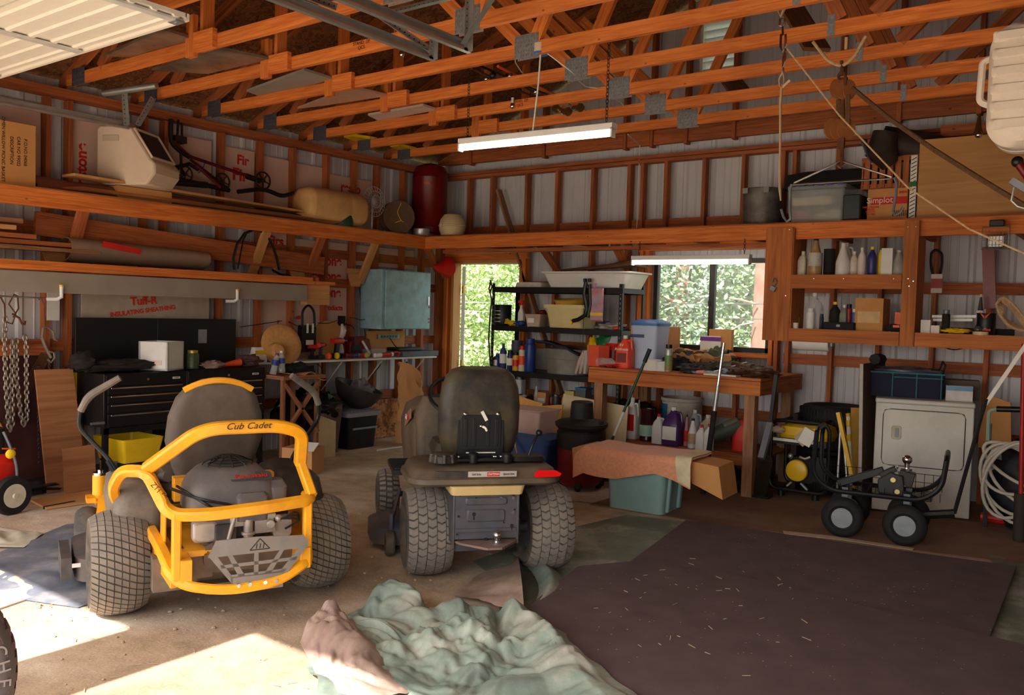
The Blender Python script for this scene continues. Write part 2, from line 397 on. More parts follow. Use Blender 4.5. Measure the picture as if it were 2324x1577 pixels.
# ribbed siding
DX0, DX1, DZ = onY(1040, 700, YB).x, onY(1187, 700, YB).x, 2.11
WX0, WX1, WZ0, WZ1 = onY(1484, 700, YB).x, onY(1752, 700, YB).x, 1.20, 2.14
VX0, VX1, VZ0, VZ1 = -3.90, -3.53, 4.02, 4.72
def siding(name, label, a0, a1, fn, holes, top):
    """profile along axis a; fn(a, depth, z)"""
    xs = set([a0, a1]); x = a0
    prof = [(0, 0), (.02, .018), (.05, .018), (.07, 0), (.145, 0), (.15, .005), (.16, .005), (.165, 0), (.215, 0), (.22, .005), (.23, .005), (.235, 0)]
    pts = []
    while x < a1:
        for dx, d in prof:
            if x+dx < a1: pts.append((x+dx, d))
        x += .305
    pts.append((a1, 0))
    for h in holes:
        for e in h[:2]: pts.append((e, 0)); pts.append((e+1e-4, 0))
    pts.sort(); g = MB()
    for (x0, d0), (x1, d1) in zip(pts, pts[1:]):
        if x1-x0 < 1e-5: continue
        mid = (x0+x1)/2; segs = [(0, top)]
        for h in holes:
            if h[0] < mid < h[1]:
                lo, hi = segs.pop()
                if h[2] > lo: segs.append((lo, h[2]))
                segs.append((h[3], hi))
        for lo, hi in segs:
            t0 = hi if hi != top else (top(x0) if callable(top) else top); t1 = hi if hi != top else (top(x1) if callable(top) else top)
            g.add([fn(x0, d0, lo), fn(x1, d1, lo), fn(x1, d1, t1), fn(x0, d0, t0)], [[0, 1, 2, 3]])
    return struct(g, name, SIDE, label)
wback = siding('wall_back', 'back wall of white ribbed metal siding behind bare studs', XL, XRT, lambda a, d, z: (a, YB+.02-d+.02, z), [(DX0, DX1, -1, DZ), (WX0, WX1, WZ0, WZ1), (VX0, VX1, VZ0, VZ1)], roofz)
wleft = siding('wall_left', 'left wall of white ribbed metal siding behind bare studs', -.1, YB, lambda a, d, z: (XL-.04+d, a, z), [], ZP+.1)
g = MB()
for x0, x1, z0, z1 in ((XL-.1, -6.85, 0, 3.4), (-3.81, -3.33, 0, 3.4), (.32, XRT+.1, 0, 3.4), (-6.85, -3.81, 2.14, 3.4), (-3.33, .32, 2.45, 3.4)):
    g.box(((x0+x1)/2, -.075, (z0+z1)/2), (x1-x0, .15, z1-z0))
g.prism([(XL, 3.4), (XRT, 3.4), (APX, roofz(APX))], .1, Matrix(((1,0,0,0),(0,0,-1,0),(0,1,0,0),(0,0,0,1))))
struct(g, 'wall_front', SIDE, 'front wall with two wide garage door openings', smooth=False)
g = MB(); g.box((XRT+.05, 4.1, 1.75), (.1, 8.7, 3.5)); struct(g, 'wall_right', SIDE, 'right side wall of the garage', smooth=False)
g = MB(M=TR(0, 8.6, 0) @ FRONT)
for s in (-1, 1):
    xe = APX+s*(APX-XL+.3); ze = roofz(XL)-.3*PITCH
    g.prism([(APX, roofz(APX)+.02), (xe, ze+.02), (xe, ze+.06), (APX, roofz(APX)+.06)], 8.9)
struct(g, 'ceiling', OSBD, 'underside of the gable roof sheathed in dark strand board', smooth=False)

# studs and plates of the back wall
def studs_back():
    zt = ZP-.07
    top = [-7.36, -6.91, -6.55, -6.03, -5.6, -5.12, -4.66, -4.5, -4.22, -3.79, -3.37, -2.97, -2.86, -2.45, -2.03, -1.58, -1.15, -.7, -.1, .5, 1.1, 1.7, 2.3]
    for x in top:
        lo = 0
        if DX0-.02 < x < DX1+.02: lo = DZ+.17
        if WX0-.02 < x < WX1+.02:
            struct(MB().beam((x, YB-.07, 0), (x, YB-.07, WZ0-.04), .09, .038, (1, 0, 0)), 'stud', WOODR, parent=wback); lo = WZ1+.1
        g = MB(); g.beam((x, YB-.07, lo), (x, YB-.07, zt), .09, .038, (1, 0, 0)); struct(g, 'stud', WOODR, parent=wback)
    for x in (-6.9+.0, -5.8, -4.73, -4.41, -4.01, -3.49, -2.45, -1.94, -1.3, -.7):
        g = MB(); g.beam((x, YB-.07, ZP+.06), (x, YB-.07, roofz(x)-.02), .09, .038, (1, 0, 0)); struct(g, 'gable_stud', WOODR, parent=wback)
    for z in (ZP-.09, ZP-.052+.005):
        g = MB(); g.beam((XL, YB-.075, z), (XRT, YB-.075, z), .11, .036); struct(g, 'top_plate', WOODR, parent=wback)
    g = MB(); g.beam((XL, YB-.06, ZP+.16), (XRT, YB-.06, ZP+.16), .05, .15); struct(g, 'gable_girt', WOODR, parent=wback)
    for z, x0, x1 in ((2.52, XL, XRT), (1.85, DX1+.1, WX0-.1), (1.85, WX1+.15, XRT), (1.16, DX1+.1, WX0-.1), (1.16, WX1+.15, XRT), (.57, DX1, XRT), (1.82, XL, DX0-.15), (1.1, XL, DX0-.15)):
        g = MB(); g.beam((x0, YB-.03, z), (x1, YB-.03, z), .04, .1); struct(g, 'girt', WOODR, parent=wback)
    g = MB(); g.beam((-6.45, YB-.1, 3.0), (-5.45, YB-.1, .6), .03, .09, (0, 1, 0))
    struct(g, 'diagonal_brace', WOODG, parent=wback)
studs_back()
def studs_left():
    ys = [2.2, 2.75, 3.45, 3.63, 4.3, 4.5, 5.1, 5.56, 5.97, 6.43, 6.84, 7.2, 7.64, 8.0, 8.33]
    for y in ys:
        g = MB(); g.beam((XL+.06, y, 0), (XL+.06, y, ZP-.08), .09, .04, (0, 1, 0)); struct(g, 'stud', WOODR, parent=wleft)
    for z in (ZP-.055, ZP-.02):
        g = MB(); g.beam((XL+.08, 0, z), (XL+.08, YB, z), .12, .036); struct(g, 'top_plate', WOODR, parent=wleft)
    for z, y0, y1 in ((1.15, 3, YB), (1.8, 6.3, YB), (.5, 3, YB), (2.12, 3, YB)):
        g = MB(); g.beam((XL+.02, y0, z), (XL+.02, y1, z), .04, .1); struct(g, 'girt', WOODR, parent=wleft)
studs_left()
g = MB(); g.beam((XL+.05, 6.95, 2.0), (XL+.05, 7.3, .3), .02, .05, (0, 1, 0)); struct(g, 'metal_strap_brace', STEEL, parent=wleft)
g = MB(); g.box((XL+.16, 7.5, .23), (.02, 1.7, .45), M=YR(-.04)); tag(g.build('strand_board', OSBM, smooth=False), 'strand board sheet leaning low in the back left corner', 'board')

# door opening with frame and swung-open leaf
g = MB(); w = DX1-DX0
for x in (DX0-.02, DX1+.02): g.beam((x, YB-.03, 0), (x, YB-.03, DZ+.02), .04, .14, (0, 1, 0))
g.beam((DX0-.05, YB-.03, DZ+.03), (DX1+.05, YB-.03, DZ+.03), .14, .04)
dor = struct(g, 'door_1', TAN, 'open back doorway in a bare timber frame')
g = MB(); g.beam((DX0-.13, YB-.1, DZ+.12), (DX1+.13, YB-.1, DZ+.12), .05, .15)
for x in (DX0-.1, DX1+.1): g.beam((x, YB-.1, 0), (x, YB-.1, DZ+.05), .05, .09, (0, 1, 0))
struct(g, 'header', WOOD, parent=dor)
_a = math.atan2(1, -.84); g = MB(); g.box((DX0+.03+.45*math.cos(_a), YB+.06+.45*math.sin(_a), 1.05), (.86, .045, 2.08), rz=_a); leaf = struct(g, 'door_leaf', WHT, parent=dor, bev=.003)
for z in (.85, 1.8):
    g = MB(); g.box((DX0+.03, YB+.06, z), (.02, .03, .1)); struct(g, 'hinge', mat('brass', (190, 150, 80), .35, metal=.9), parent=leaf)
# window
g = MB(); t_ = .045; WBR = mat('bronze_window_frame', (46, 42, 38), .4, metal=.3)
for x0, x1, z0, z1 in ((WX0, WX0+t_, WZ0, WZ1), (WX1-t_, WX1, WZ0, WZ1), (WX0, WX1, WZ0, WZ0+t_), (WX0, WX1, WZ1-t_, WZ1)):
    g.box(((x0+x1)/2, YB+.01, (z0+z1)/2), (x1-x0, .07, z1-z0))
xm = onY(1616, 700, YB).x; g.box((xm, YB+.0, (WZ0+WZ1)/2), (.06, .05, WZ1-WZ0)); g.box((xm-.02, YB-.03, 1.68), (.02, .02, .05))
win = struct(g, 'window_1', WBR, 'sliding window with dark frame above the workbench', smooth=False)
g = MB(); g.box(((WX0+WX1)/2, YB+.015, (WZ0+WZ1)/2), (WX1-WX0-.05, .005, WZ1-WZ0-.05)); struct(g, 'pane', mat('dusty_glass', (236, 242, 240), .12, var=0, alpha=.22), parent=win, smooth=False)
g = MB()
for x in (WX0-.04, WX1+.04): g.beam((x, YB-.07, WZ0-.12), (x, YB-.07, WZ1+.12), .04, .1, (0, 1, 0))
for x in (WX0-.1,): g.beam((x, YB-.1, .0), (x, YB-.1, WZ1+.25), .05, .09, (0, 1, 0))
g.beam((WX0-.12, YB-.1, WZ1+.16), (WX1+.12, YB-.1, WZ1+.16), .06, .15); g.beam((WX0-.02, YB-.06, WZ0-.03), (WX1+.02, YB-.06, WZ0-.03), .1, .04)
struct(g, 'window_trim', WOOD, parent=win)
# louvered gable vent
g = MB()
for k in range(9):
    z = VZ0+.04+k*.078; g.box(((VX0+VX1)/2, YB+.02, z), (VX1-VX0, .09, .006), M=XR(-.7))
for x in (VX0, VX1): g.box((x, YB+.01, (VZ0+VZ1)/2), (.03, .1, VZ1-VZ0))
for z in (VZ0, VZ1): g.box(((VX0+VX1)/2, YB+.01, z), (VX1-VX0, .1, .03))
tag(g.build('gable_vent', WHT, smooth=False), 'white slatted vent high in the back gable', 'vent')

# trusses
SPL = mat('truss_plate', (150, 150, 152), .5, metal=.55, var=.25, vs=60)
SPLD = mat('dark_truss_plate', (96, 94, 104), .6, metal=.4, var=.2, vs=60)
def plate(x, y, z, w, h, par, mt=SPL):
    g = MB(); g.box((x, y-.021, z), (w, .003, h))
    g.box((x, y+.021, z), (w, .003, h))
    nx, nz = int(w/.022), int(h/.03)
    for i in range(nx):
        for j in range(nz): g.box((x-w/2+(i+.5)*w/nx, y-.0235, z-h/2+(j+.5)*h/nz), (.005, .003, .014))
    return g.build('gusset_plate', mt, par, smooth=False)
NT = 11; TY = [7.42-.635*i for i in range(NT)]; cz = ZP+.045+.03
names = ['nearest the back wall', 'second from the back wall', 'third from the back wall', 'fourth from the back wall', 'fifth from the back wall', 'sixth from the back wall', 'seventh from the back wall', 'eighth from the back wall', 'ninth from the back wall', 'tenth from the back wall', 'closest to the front doors']
def make_truss():
    t = thing('roof_truss', 'x', 'truss', (APX, 0, ZP), 0, 'roof trusses'); hs = .089; th = .038
    def bm(n, p, q, h=hs, yo=0.0, m=WOOD, **k):
        g = MB(); g.beam((p[0], yo, p[1]), (q[0], yo, q[1]), th, h); return g.build(n, m, t)
    bm('bottom_chord', (XL+.1, cz), (XRT-.1, cz))
    zr = lambda x: roofz(x)-.05
    bm('top_chord', (XL-.2, zr(XL)-.2*PITCH), (APX, zr(APX)), m=WOODR); bm('top_chord', (XRT+.2, zr(XRT)-.2*PITCH), (APX, zr(APX)), m=WOODR)
    bm('web', (-3.62, cz+.05), (-4.75, zr(-4.75))); bm('web', (-3.5, cz+.05), (APX-.03, zr(APX)-.1))
    bm('web', (-1.65, cz+.05), (APX+.03, zr(APX)-.1), m=WOODR); bm('web', (-1.45, cz+.05), (-.35, zr(-.35)), m=WOODR)
    for x in (XL+.62, XRT-.62):
        s = -1 if x < APX else 1
        bm('heel_web', (x, cz+.04), (x-s*.0+(.35 if s < 0 else -.35), zr(x+(.35 if s < 0 else -.35))), m=WOODR)
    bm('upright', (-5.45, cz+.04), (-5.45, zr(-5.45)), .09, .03); bm('upright', (.55, cz+.04), (.55, zr(.55)), .09, .03)
    g = MB(); g.box((-5.53, -.038, cz+.06), (.09, .038, .29)); g.box((-5.42, -.038, cz+.01), (.32, .036, .13)); g.build('scab_block', WOOD, t, smooth=False)
    plate(-3.56, 0, cz+.02, .2, .16, t); plate(-1.7, 0, cz+.02, .045, .13, t); plate(XL+.3, 0, cz+.01, .2, .14, t, SPLD); plate(APX, 0, zr(APX)-.1, .25, .2, t)
    return t
tr0 = make_truss()
for i in range(NT):
    t = tr0 if i == 0 else copy_tree(tr0)
    t.location.y = TY[i]; t['label'] = 'orange lumber roof truss with metal plates, '+names[i]
# printed stamps on two chords
for px, py, k in ((820, 100, 5), (1180, 243, 2)):
    t = [o for o in bpy.data.objects if o.name.startswith('roof_truss') and abs(o.location.y-TY[k]) < .01][0]
    p = onY(px, py, TY[k]-.022)
    text('STAND  DF\nQCS', .034, TR(p.x, p.y, cz+.01) @ FRONT, mat('stamp_ink', (110, 50, 22), .8, var=0), t, 'grade_stamp', .0005)

# ------------------------------------------------------------------ wall ledges
LX, LY, LZ = -7.02, 7.66, 2.39
led = thing('storage_ledge', 'long orange timber storage ledge high along the left wall', 'shelf', (LX, 5, LZ-.14))
MB().beam((LX, .6, LZ-.07), (LX, LY, LZ-.07), .038, .14).build('fascia_board', WOOD, led)
MB().box(((LX+XL)/2, 4.4, LZ+.008), (LX-XL-.02, 7.9, .012)).build('deck', TAN, led)
for y in (1.2, 2.0, 2.75, 3.55, 4.2, 4.75, 5.4, 6.0, 6.7, 7.3): MB().beam((XL+.02, y, LZ-.05), (LX-.02, y, LZ-.05), .038, .09).build('joist', WOODR, led)
for y in (3.6, 5.42, 6.12, 6.9): MB().beam((LX-.05, y, LZ-.12), (XL+.12, y+.01, LZ-.58), .038, .09, (0, 1, 0)).build('brace', WOODR if y < 5 or y == 6.12 else TAN, led)
for y in (3.5, 6.0, 6.82): MB().prism([(-.14, 0), (.12, 0), (.06, -.2), (-.06, -.2)], .02, TR(XL+.14, y, LZ-.42) @ EAST).build('gusset_block', TAN, led)
led2 = thing('storage_ledge', 'long orange timber storage ledge along the back wall above door and window', 'shelf', (-4, LY, LZ-.14))
MB().beam((LX+.02, LY, LZ-.07), (XRT, LY, LZ-.07), .038, .14).build('fascia_board', WOOD, led2)
MB().box(((LX+XRT)/2, (LY+YB)/2, LZ+.008), (XRT-LX, YB-LY-.02, .012)).build('deck', WOODR, led2)
for x in (-6.2, -5.5, -4.9, -4.2, -3.6, -3.0, -2.3, -1.6, -.9, 0, 1): MB().beam((x, LY+.02, LZ-.09), (x, YB-.12, LZ-.09), .038, .09).build('joist', WOODR, led2)
MB().beam((LX+.2, LY+.14, LZ-.17), (-2.6, LY+.14, LZ-.17), .09, .04).build('nailer', WOODR, led2)
for a_, b_ in ((Vector((-6.99, 7.68, LZ-.14)), Vector((-7.3, 8.28, 1.93))), (onY(1226, 556, 7.85), onY(1264, 610, 8.3)), (onY(1395, 552, 7.85), onY(1420, 604, 8.3))):
    MB().beam(a_, b_, .038, .09, (1, 0, 0)).build('brace', WOODR, led2)
# lower lumber shelf on the left wall
low = thing('lumber_rack', 'low lumber shelf of stacked boards on the left wall under the ledge', 'shelf', (LX+.02, 4, 1.72))
MB().beam((LX+.03, .8, 1.81), (LX+.03, 5.9, 1.81), .1, .035).build('board', WOOD, low)
MB().beam((LX, .8, 1.775), (LX, 6.2, 1.775), .16, .035).build('board', WOOD, low)
MB().box(((LX+XL)/2, 3.5, 1.74), (.3, 5.4, .03)).build('board', WOODR, low)
MB().beam((XL+.2, 3.3, 2.14), (XL+.2, 6.3, 1.97), .04, .19).build('back_board', WOODR, low)
MB().box((LX-.02, 6.02, 1.66), (.1, .3, .22)).build('end_block', TAN, low)
MB().beam((LX, 6.0, 1.83), (LX, 6.0, 1.55), .05, .05, (0, 1, 0)).build('post', WOOD, low)
g = MB(); g.box((LX+.04, 3.25, 1.665), (.03, 5.2, .165)); fb = tag(g.build('foam_board', FOAMG, bev=.004), 'long grey foam board strip fixed under the lumber shelf', 'board')
HK = mat('white_pipe', (230, 232, 232), .3, var=0)
for px, py in ((138, 665), (537, 672)):
    p = onX(px, py, LX+.07); t = thing('pipe_hook', 'white pipe elbow hook with yellow tip, '+('left one, above the hanging chains' if px < 300 else 'right one, above the chest lid corner'), 'hook', p, 0, 'pipe hooks under the lumber shelf')
    g = MB(); g.tube([(p.x-.02, p.y-.1, p.z-.05), (p.x, p.y-.03, p.z-.05), (p.x+.01, p.y, p.z-.03), (p.x+.01, p.y, p.z+.05)], .015); g.build('elbow', HK, t)
    MB().cyl((p.x+.01, p.y, p.z+.05), (p.x+.01, p.y, p.z+.065), .016).build('tip', YEL, t)

# foam panels with red print between left wall studs
FT = mat('foam_panel_pink', (216, 184, 168), .5, var=.05, vs=4)
def panel(y0, y1, z0, z1, lab, txts=(), x=XL+.018, mt=FT):
    g = MB(); g.box((x, (y0+y1)/2, (z0+z1)/2), (.02, y1-y0, z1-z0)); o = g.build('foam_panel', mt, wleft, smooth=False)
    for s, size, y, z, r in txts: text(s, size, TR(x+.012, y, z) @ EAST @ ZR(r), PEG, o)
    return o
panel(4.55, 5.02, 2.42, 3.1, 'foil foam panel with handwritten marks behind the reel mower handle', ())
panel(5.12, 5.52, 2.4, 3.08, 'foil foam panel printed FIR right of the reel mower handle', (('Fir', .13, 5.38, 2.97, 0), ('Fir', .17, 5.35, 2.82, 0)))
panel(5.58, 5.96, 2.4, 3.06, 'smudged blank foil foam panel behind the mower wheel', (('on', .13, 5.8, 2.5, 0),))
panel(6.0, 6.42, 2.4, 3.05, 'blank foil foam panel above the insulation bundle', ())
panel(6.45, 7.15, 2.4, 3.0, 'foil foam panel printed rest sto left of the red tank', (('resto', .14, 6.83, 2.88, 0), ('reston', .14, 6.83, 2.72, 0)))
panel(3.66, 4.25, 2.4, 3.12, 'foil foam panel with sideways red print behind the cat litter bin', (('Firestone', .13, 3.95, 2.7, PI/2), ('Firestone', .13, 3.76, 2.62, PI/2)))
panel(2.9, 3.42, 2.4, 3.12, 'brown foil foam panel behind the picnic basket carton', ())
panel(5.6, 5.94, 1.84, 2.3, 'foil foam panel printed Fir inside the black hose loop', (('Firs', .14, 5.8, 2.2, 0), ('Firs', .14, 5.8, 2.06, 0), ('pe', .07, 5.82, 1.93, 0)))
panel(6.0, 6.8, .9, 2.25, 'tall foil foam panel printed Firestone right of the lumber shelf', (('Firestone', .155, 6.42, 2.04, 0), ('Firestone', .155, 6.42, 1.87, 0), ('Firestone', .155, 6.42, 1.69, 0), ('products', .08, 6.6, 1.52, 0)))
panel(6.9, 7.9, 2.02, 2.25, 'foil foam strip above the blue cabinet', (('ssto', .08, 7.2, 2.05, 0),))
panel(5.62, 6.0, 1.05, 1.6, 'pale foil foam panel behind the straw hat', (('F', .06, 5.85, 1.35, 0),))
panel(3.72, 4.95, 1.0, 1.62, 'grey foam sheathing with red lettering behind the black tool chest lids', (('Tuff-R', .1, 4.28, 1.54, .08), ('INSULATING SHEATHING', .055, 4.28, 1.45, .13)), x=XL+.12, mt=mat('tan_foam', (172, 156, 140), .8, var=.06))
# ------------------------------------------------------------------ machines
def fillet(pts, r=.05, k=5):
    P = [Vector(p) for p in pts]; out = [P[0]]
    for i in range(1, len(P)-1):
        a, b, c = P[i-1], P[i], P[i+1]; d1, d2 = (a-b), (c-b); rr_ = min(r, d1.length*.45, d2.length*.45)
        p, q = b+d1.normalized()*rr_, b+d2.normalized()*rr_
        for j in range(k+1):
            t = j/k; out.append(p*(1-t)**2+b*2*t*(1-t)+q*t*t)
    out.append(P[-1]); return out
def rect_sweep(g, pts, w, h, nrm):
    """rectangular bar swept along pts: w across (in plane), h along nrm"""
    pts = [Vector(p) for p in pts]; nrm = Vector(nrm).normalized(); R = []; m = len(pts)
    for i in range(m):
        t = (pts[min(i+1, m-1)]-pts[max(i-1, 0)]).normalized(); sd = t.cross(nrm).normalized(); n2 = sd.cross(t)
        c = min(w, h)*.18; ring = []
        for a, b in ((w/2, h/2-c), (w/2-c, h/2), (-w/2+c, h/2), (-w/2, h/2-c), (-w/2, -h/2+c), (-w/2+c, -h/2), (w/2-c, -h/2), (w/2, -h/2+c)):
            ring.append(pts[i]+sd*a+n2*b)
        R.append(ring)
    return g.rings(R)
def tire_body(g, c, R, w, rim, flat=.0, ax=None, n=48):
    pr_ = [(rim, -.36*w), (rim+.012, -.42*w), (rim+.3*(R-rim), -.49*w), (R-.055, -.5*w), (R-.036, -.475*w), (R-.018, -.38*w), (R-.004, -.2*w)]
    pr_ = pr_+[(R+.001, 0)]+[(r, -z) for r, z in pr_[::-1]]
    g.lathe(pr_, c, n, M=(ax if ax is not None else YR(PI/2)))
def tread(g, c, R, w, blocks, n, h=.008, ax=None):
    """blocks: list of polygons in (s in -1..1, a in 0..1 of one pitch)"""
    T = TR(c) @ (ax if ax is not None else YR(PI/2))
    def P(s, a, hh):
        r = R-.035*abs(s)**2.6*R/.25+hh; th = 2*PI*a/n; return T @ Vector((r*math.cos(th), r*math.sin(th), s*.49*w))
    for k in range(n):
        for bl in blocks:
            m = len(bl); cs = sum(p[0] for p in bl)/m; ca = sum(p[1] for p in bl)/m
            b0 = [P(s, a+k, -.004) for s, a in bl]; b1 = [P(cs+(s-cs)*.97, ca+(a-ca)*.95+k, h) for s, a in bl]
            g.add(b0+b1, [[m+j for j in range(m)]]+[[j, (j+1) % m, m+(j+1) % m, m+j] for j in range(m)])
def wheel(parent, c, R, w, rim, kind, ax=None, rimmat=None, rmat=None, side=-1):
    g = MB(); tire_body(g, c, R-.006, w, rim, ax=ax); t = g.build('tire', rmat or RUB, parent, world=False, ang=50)
    g = MB(); B = []; n = 24
    if kind == 'turf':
        n = 44; nc = 8
        for i in range(nc):
            s0 = -1+2*i/nc; s1 = s0+2/nc*.9; o = (i*.4)
            B.append([(s0, .0+o), (s1, .4+o), (s1, 1.22+o), (s0, .82+o)])
    elif kind == 'chevron':
        n = 34; nc = 5
        for i in range(nc):
            s0 = -.96+1.92*i/nc; s1 = s0+1.92/nc*.94; sm = (s0+s1)/2; o = (i % 2)*.5
            B.append([(s0, 0+o), (sm, .25+o), (s1, 0+o), (s1, .82+o), (sm, 1.07+o), (s0, .82+o)])
            
    elif kind == 'lug':
        n = 34; B = [[(-1.05, 0), (-.72, .1), (-.72, .7), (-1.05, .6)], [(-.62, .2), (-.25, 0), (-.25, .6), (-.62, .75)], [(-.15, 0), (.15, .2), (.15, .8), (-.15, .6)], [(.25, .1), (.62, 0), (.62, .6), (.25, .7)], [(.72, .1), (1.05, 0), (1.05, .6), (.72, .7)]]
    elif kind == 'fine':
        n = 30; B = [[(-.9, 0), (-.35, .1), (-.35, .7), (-.9, .6)], [(-.25, .3), (.25, .4), (.25, .95), (-.25, .85)], [(.35, .1), (.9, 0), (.9, .6), (.35, .7)]]
    if B:
        tread(g, c, R-.007, w, B, n, h=.007, ax=ax); g.build('tread', RUBD, t, world=False, smooth=False)
    A = TR(c) @ (ax if ax is not None else YR(PI/2)); g = MB(M=A)
    for s in (-1, 1):
        g.lathe([(rim+.006, s*.40*w), (rim-.006, s*.37*w), (rim-.02, s*.30*w), (rim*.55, s*.2*w), (rim*.5, s*.12*w), (.02, s*.12*w)], n=24)
        g.lathe([(.03, s*.10*w), (.032, s*.26*w), (.012, s*.28*w)], n=12)
    g.build('rim', rimmat or STEEL, parent, world=False)
# ---- yellow zero turn mower
MA = math.radians(66); _l = fl(266, 1388)
MO = _l+.5*Vector((math.cos(MA), math.sin(MA), 0))
mw = thing('zero_turn_mower', 'yellow zero-turn mower seen from behind with dusty grey seat and bar guard', 'lawn mower', MO, MA)
def P3(mb, name, mt, **k): return mb.build(name, mt, mw, world=False, **k)
wheel(mw, (-.5, 0, .255), .255, .265, .1, 'turf'); wheel(mw, (.5, 0, .255), .255, .265, .1, 'turf')
g = MB(); hoop = fillet([(-.41, -.33, .765), (-.2, -.53, .972), (.15, -.53, .972), (.27, -.5, .93), (.285, -.42, .765)], .1, 7)
rect_sweep(g, hoop, .058, .05, (0, 1, .1)); hp = P3(g, 'upper_hoop', CUB)
M = wm(mw) @ TR(.0, -.565, .98) @ FRONT
text('Cub Cadet', .042, M, INK, hp, shear=.35, xs=1.1)
g = MB(); dg_ = fillet([(-.49, .05, .52), (-.53, -.02, .62), (-.5, -.16, .735), (-.41, -.33, .755), (-.34, -.55, .59), (-.18, -.61, .592), (.05, -.63, .607), (.3, -.57, .612), (.31, -.45, .61)], .07)
rect_sweep(g, dg_, .05, .05, (0, 1, .35)); md = P3(g, 'rear_crossbar', CUB)
g = MB(); rect_sweep(g, [(.285, -.42, .77), (.31, -.55, .625)], .05, .045, (1, 0, 0)); P3(g, 'hoop_leg', CUB)
M = wm(mw) @ TR(-.375, -.485, .69) @ FRONT @ ZR(-.9)
text('ZT1 50', .034, M, INK, md, xs=.9)
for x in (-.31, .285):
    g = MB(); rect_sweep(g, [(x, -.56, .6), (x, -.57, .3)], .042, .04, (1, 0, 0)); P3(g, 'guard_upright', CUB)
g = MB(); rect_sweep(g, fillet([(-.36, -.1, .42), (-.35, -.42, .40), (-.31, -.58, .28), (-.1, -.62, .235), (.14, -.62, .25), (.3, -.58, .33), (.31, -.35, .36)], .14, 8), .05, .045, (0, .3, 1)); P3(g, 'lower_guard', CUB)
# muffler shield
SH = mat('shield_steel', (132, 128, 126), .5, metal=.35, var=.12, dirt=(150, 126, 104), da=.4)
sh = MB(M=TR(0, -.625, 0) @ FRONT)
sh.prism([(-.185, .4), (-.15, .475), (.03, .475), (.25, .46), (.27, .43), (.27, .4)], .006)
for poly in ([(-.185, .41), (-.15, .41), (-.075, .3), (-.075, .265)], [(.27, .41), (.235, .41), (.14, .3), (.16, .27)], [(-.1, .405), (-.08, .405), (-.02, .3), (-.05, .3)], [(.16, .405), (.14, .405), (.07, .3), (.1, .3)],
             [(-.13, .36), (.22, .36), (.215, .345), (-.125, .345)], [(-.09, .31), (.17, .31), (.16, .295), (-.08, .295)], [(.02, .41), (.04, .41), (.04, .3), (.02, .3)], [(-.085, .3), (.155, .3), (.155, .225), (-.07, .22)]):
    sh.prism(poly, .005)
s_ = P3(sh, 'muffler_shield', SH, smooth=False)
g = MB()
for x in (-.05, .0, .07, .12): g.cyl((x, -.634, .26), (x, -.645, .26), .009)
g.build('bolt', CHR, s_, world=False)
g = MB(M=TR(0, -.632, 0) @ FRONT)
tri = [(-.0, .415), (.09, .415), (.045, .465)]
for i in range(3): g.beam((*tri[i], 0), (*tri[(i+1) % 3], 0), .004, .001)
for k in range(3): g.beam((.028+k*.016, .42, 0), (.032+k*.016, .442, 0), .004, .001)
g.build('heat_warning_mark', INK, s_, world=False)
g = MB(); g.rr([(.25, .4, .14, .06, .04, .35+0), (.45, .42, .15, .06, .04, .35)], M=FRONT); P3(g, 'muffler', mat('muffler', (116, 100, 88), .6, metal=.4, var=.2))
# engine
EN = mat('engine_plastic', (92, 88, 88), .5, var=.1, dirt=(140, 124, 108), da=.5)
g = MB(); g.rr([(.5, .36, .34, .06, -.03, -.3), (.56, .42, .36, .07, -.03, -.3), (.66, .41, .36, .08, -.03, -.29), (.70, .38, .33, .1, -.03, -.28), (.745, .29, .29, .12, -.03, -.26), (.755, .26, .26, .12, -.03, -.26)]); g.rr([(.52, .14, .05, .02, .04, -.49), (.63, .15, .05, .02, .04, -.485), (.65, .12, .04, .02, .04, -.47)])
g.rr([(.55, .08, .1, .03, .17, -.42), (.66, .1, .12, .03, .17, -.4), (.69, .07, .08, .03, .17, -.38)])
en = P3(g, 'engine_cover', EN, bev=.004)
g = MB(); g.rr([(.0, .2, .06, .02), (.004, .2, .06, .02)], M=TR(.045, -.42, .715) @ XR(.55)); g.build('decal_plate', mat('decal_grey', (70, 66, 66), .5, var=.05), en, world=False)
text('Kawasaki', .036, wm(mw) @ TR(.045, -.432, .722) @ XR(.55), RED, en, xs=1.15)
g = MB()
for k in range(9): 
    r = .018+.0125*k; z = .80-.0035*k*k*.35
    g.tube([(-.03+r*math.cos(a*PI/14), -.26+r*math.sin(a*PI/14), z) for a in range(28)], .0028, 5, closed=True)
for a in range(12):
    c_, s1 = math.cos(a*PI/6), math.sin(a*PI/6); g.tube([(-.03+.02*c_, -.26+.02*s1, .80), (-.03+.07*c_, -.26+.07*s1, .787), (-.03+.118*c_, -.26+.118*s1, .765), (-.03+.125*c_, -.26+.125*s1, .745)], .003, 5)
g.lathe([(.02, .803), (.001, .806)], (-.03, -.26, 0), 12)
g.build('fan_screen', BLK, en, world=False)
MET = mat('cast_aluminium', (186, 178, 170), .42, metal=.5, var=.15, dirt=(136, 116, 96), da=.4)
g = MB(); g.rr([(.0, .11, .1, .02), (.05, .11, .1, .02), (.06, .09, .08, .02)], M=TR(-.17, -.42, .48) @ FRONT); g.rr([(0, .09, .1, .02), (.05, .09, .1, .02)], M=TR(.19, -.42, .47) @ FRONT)
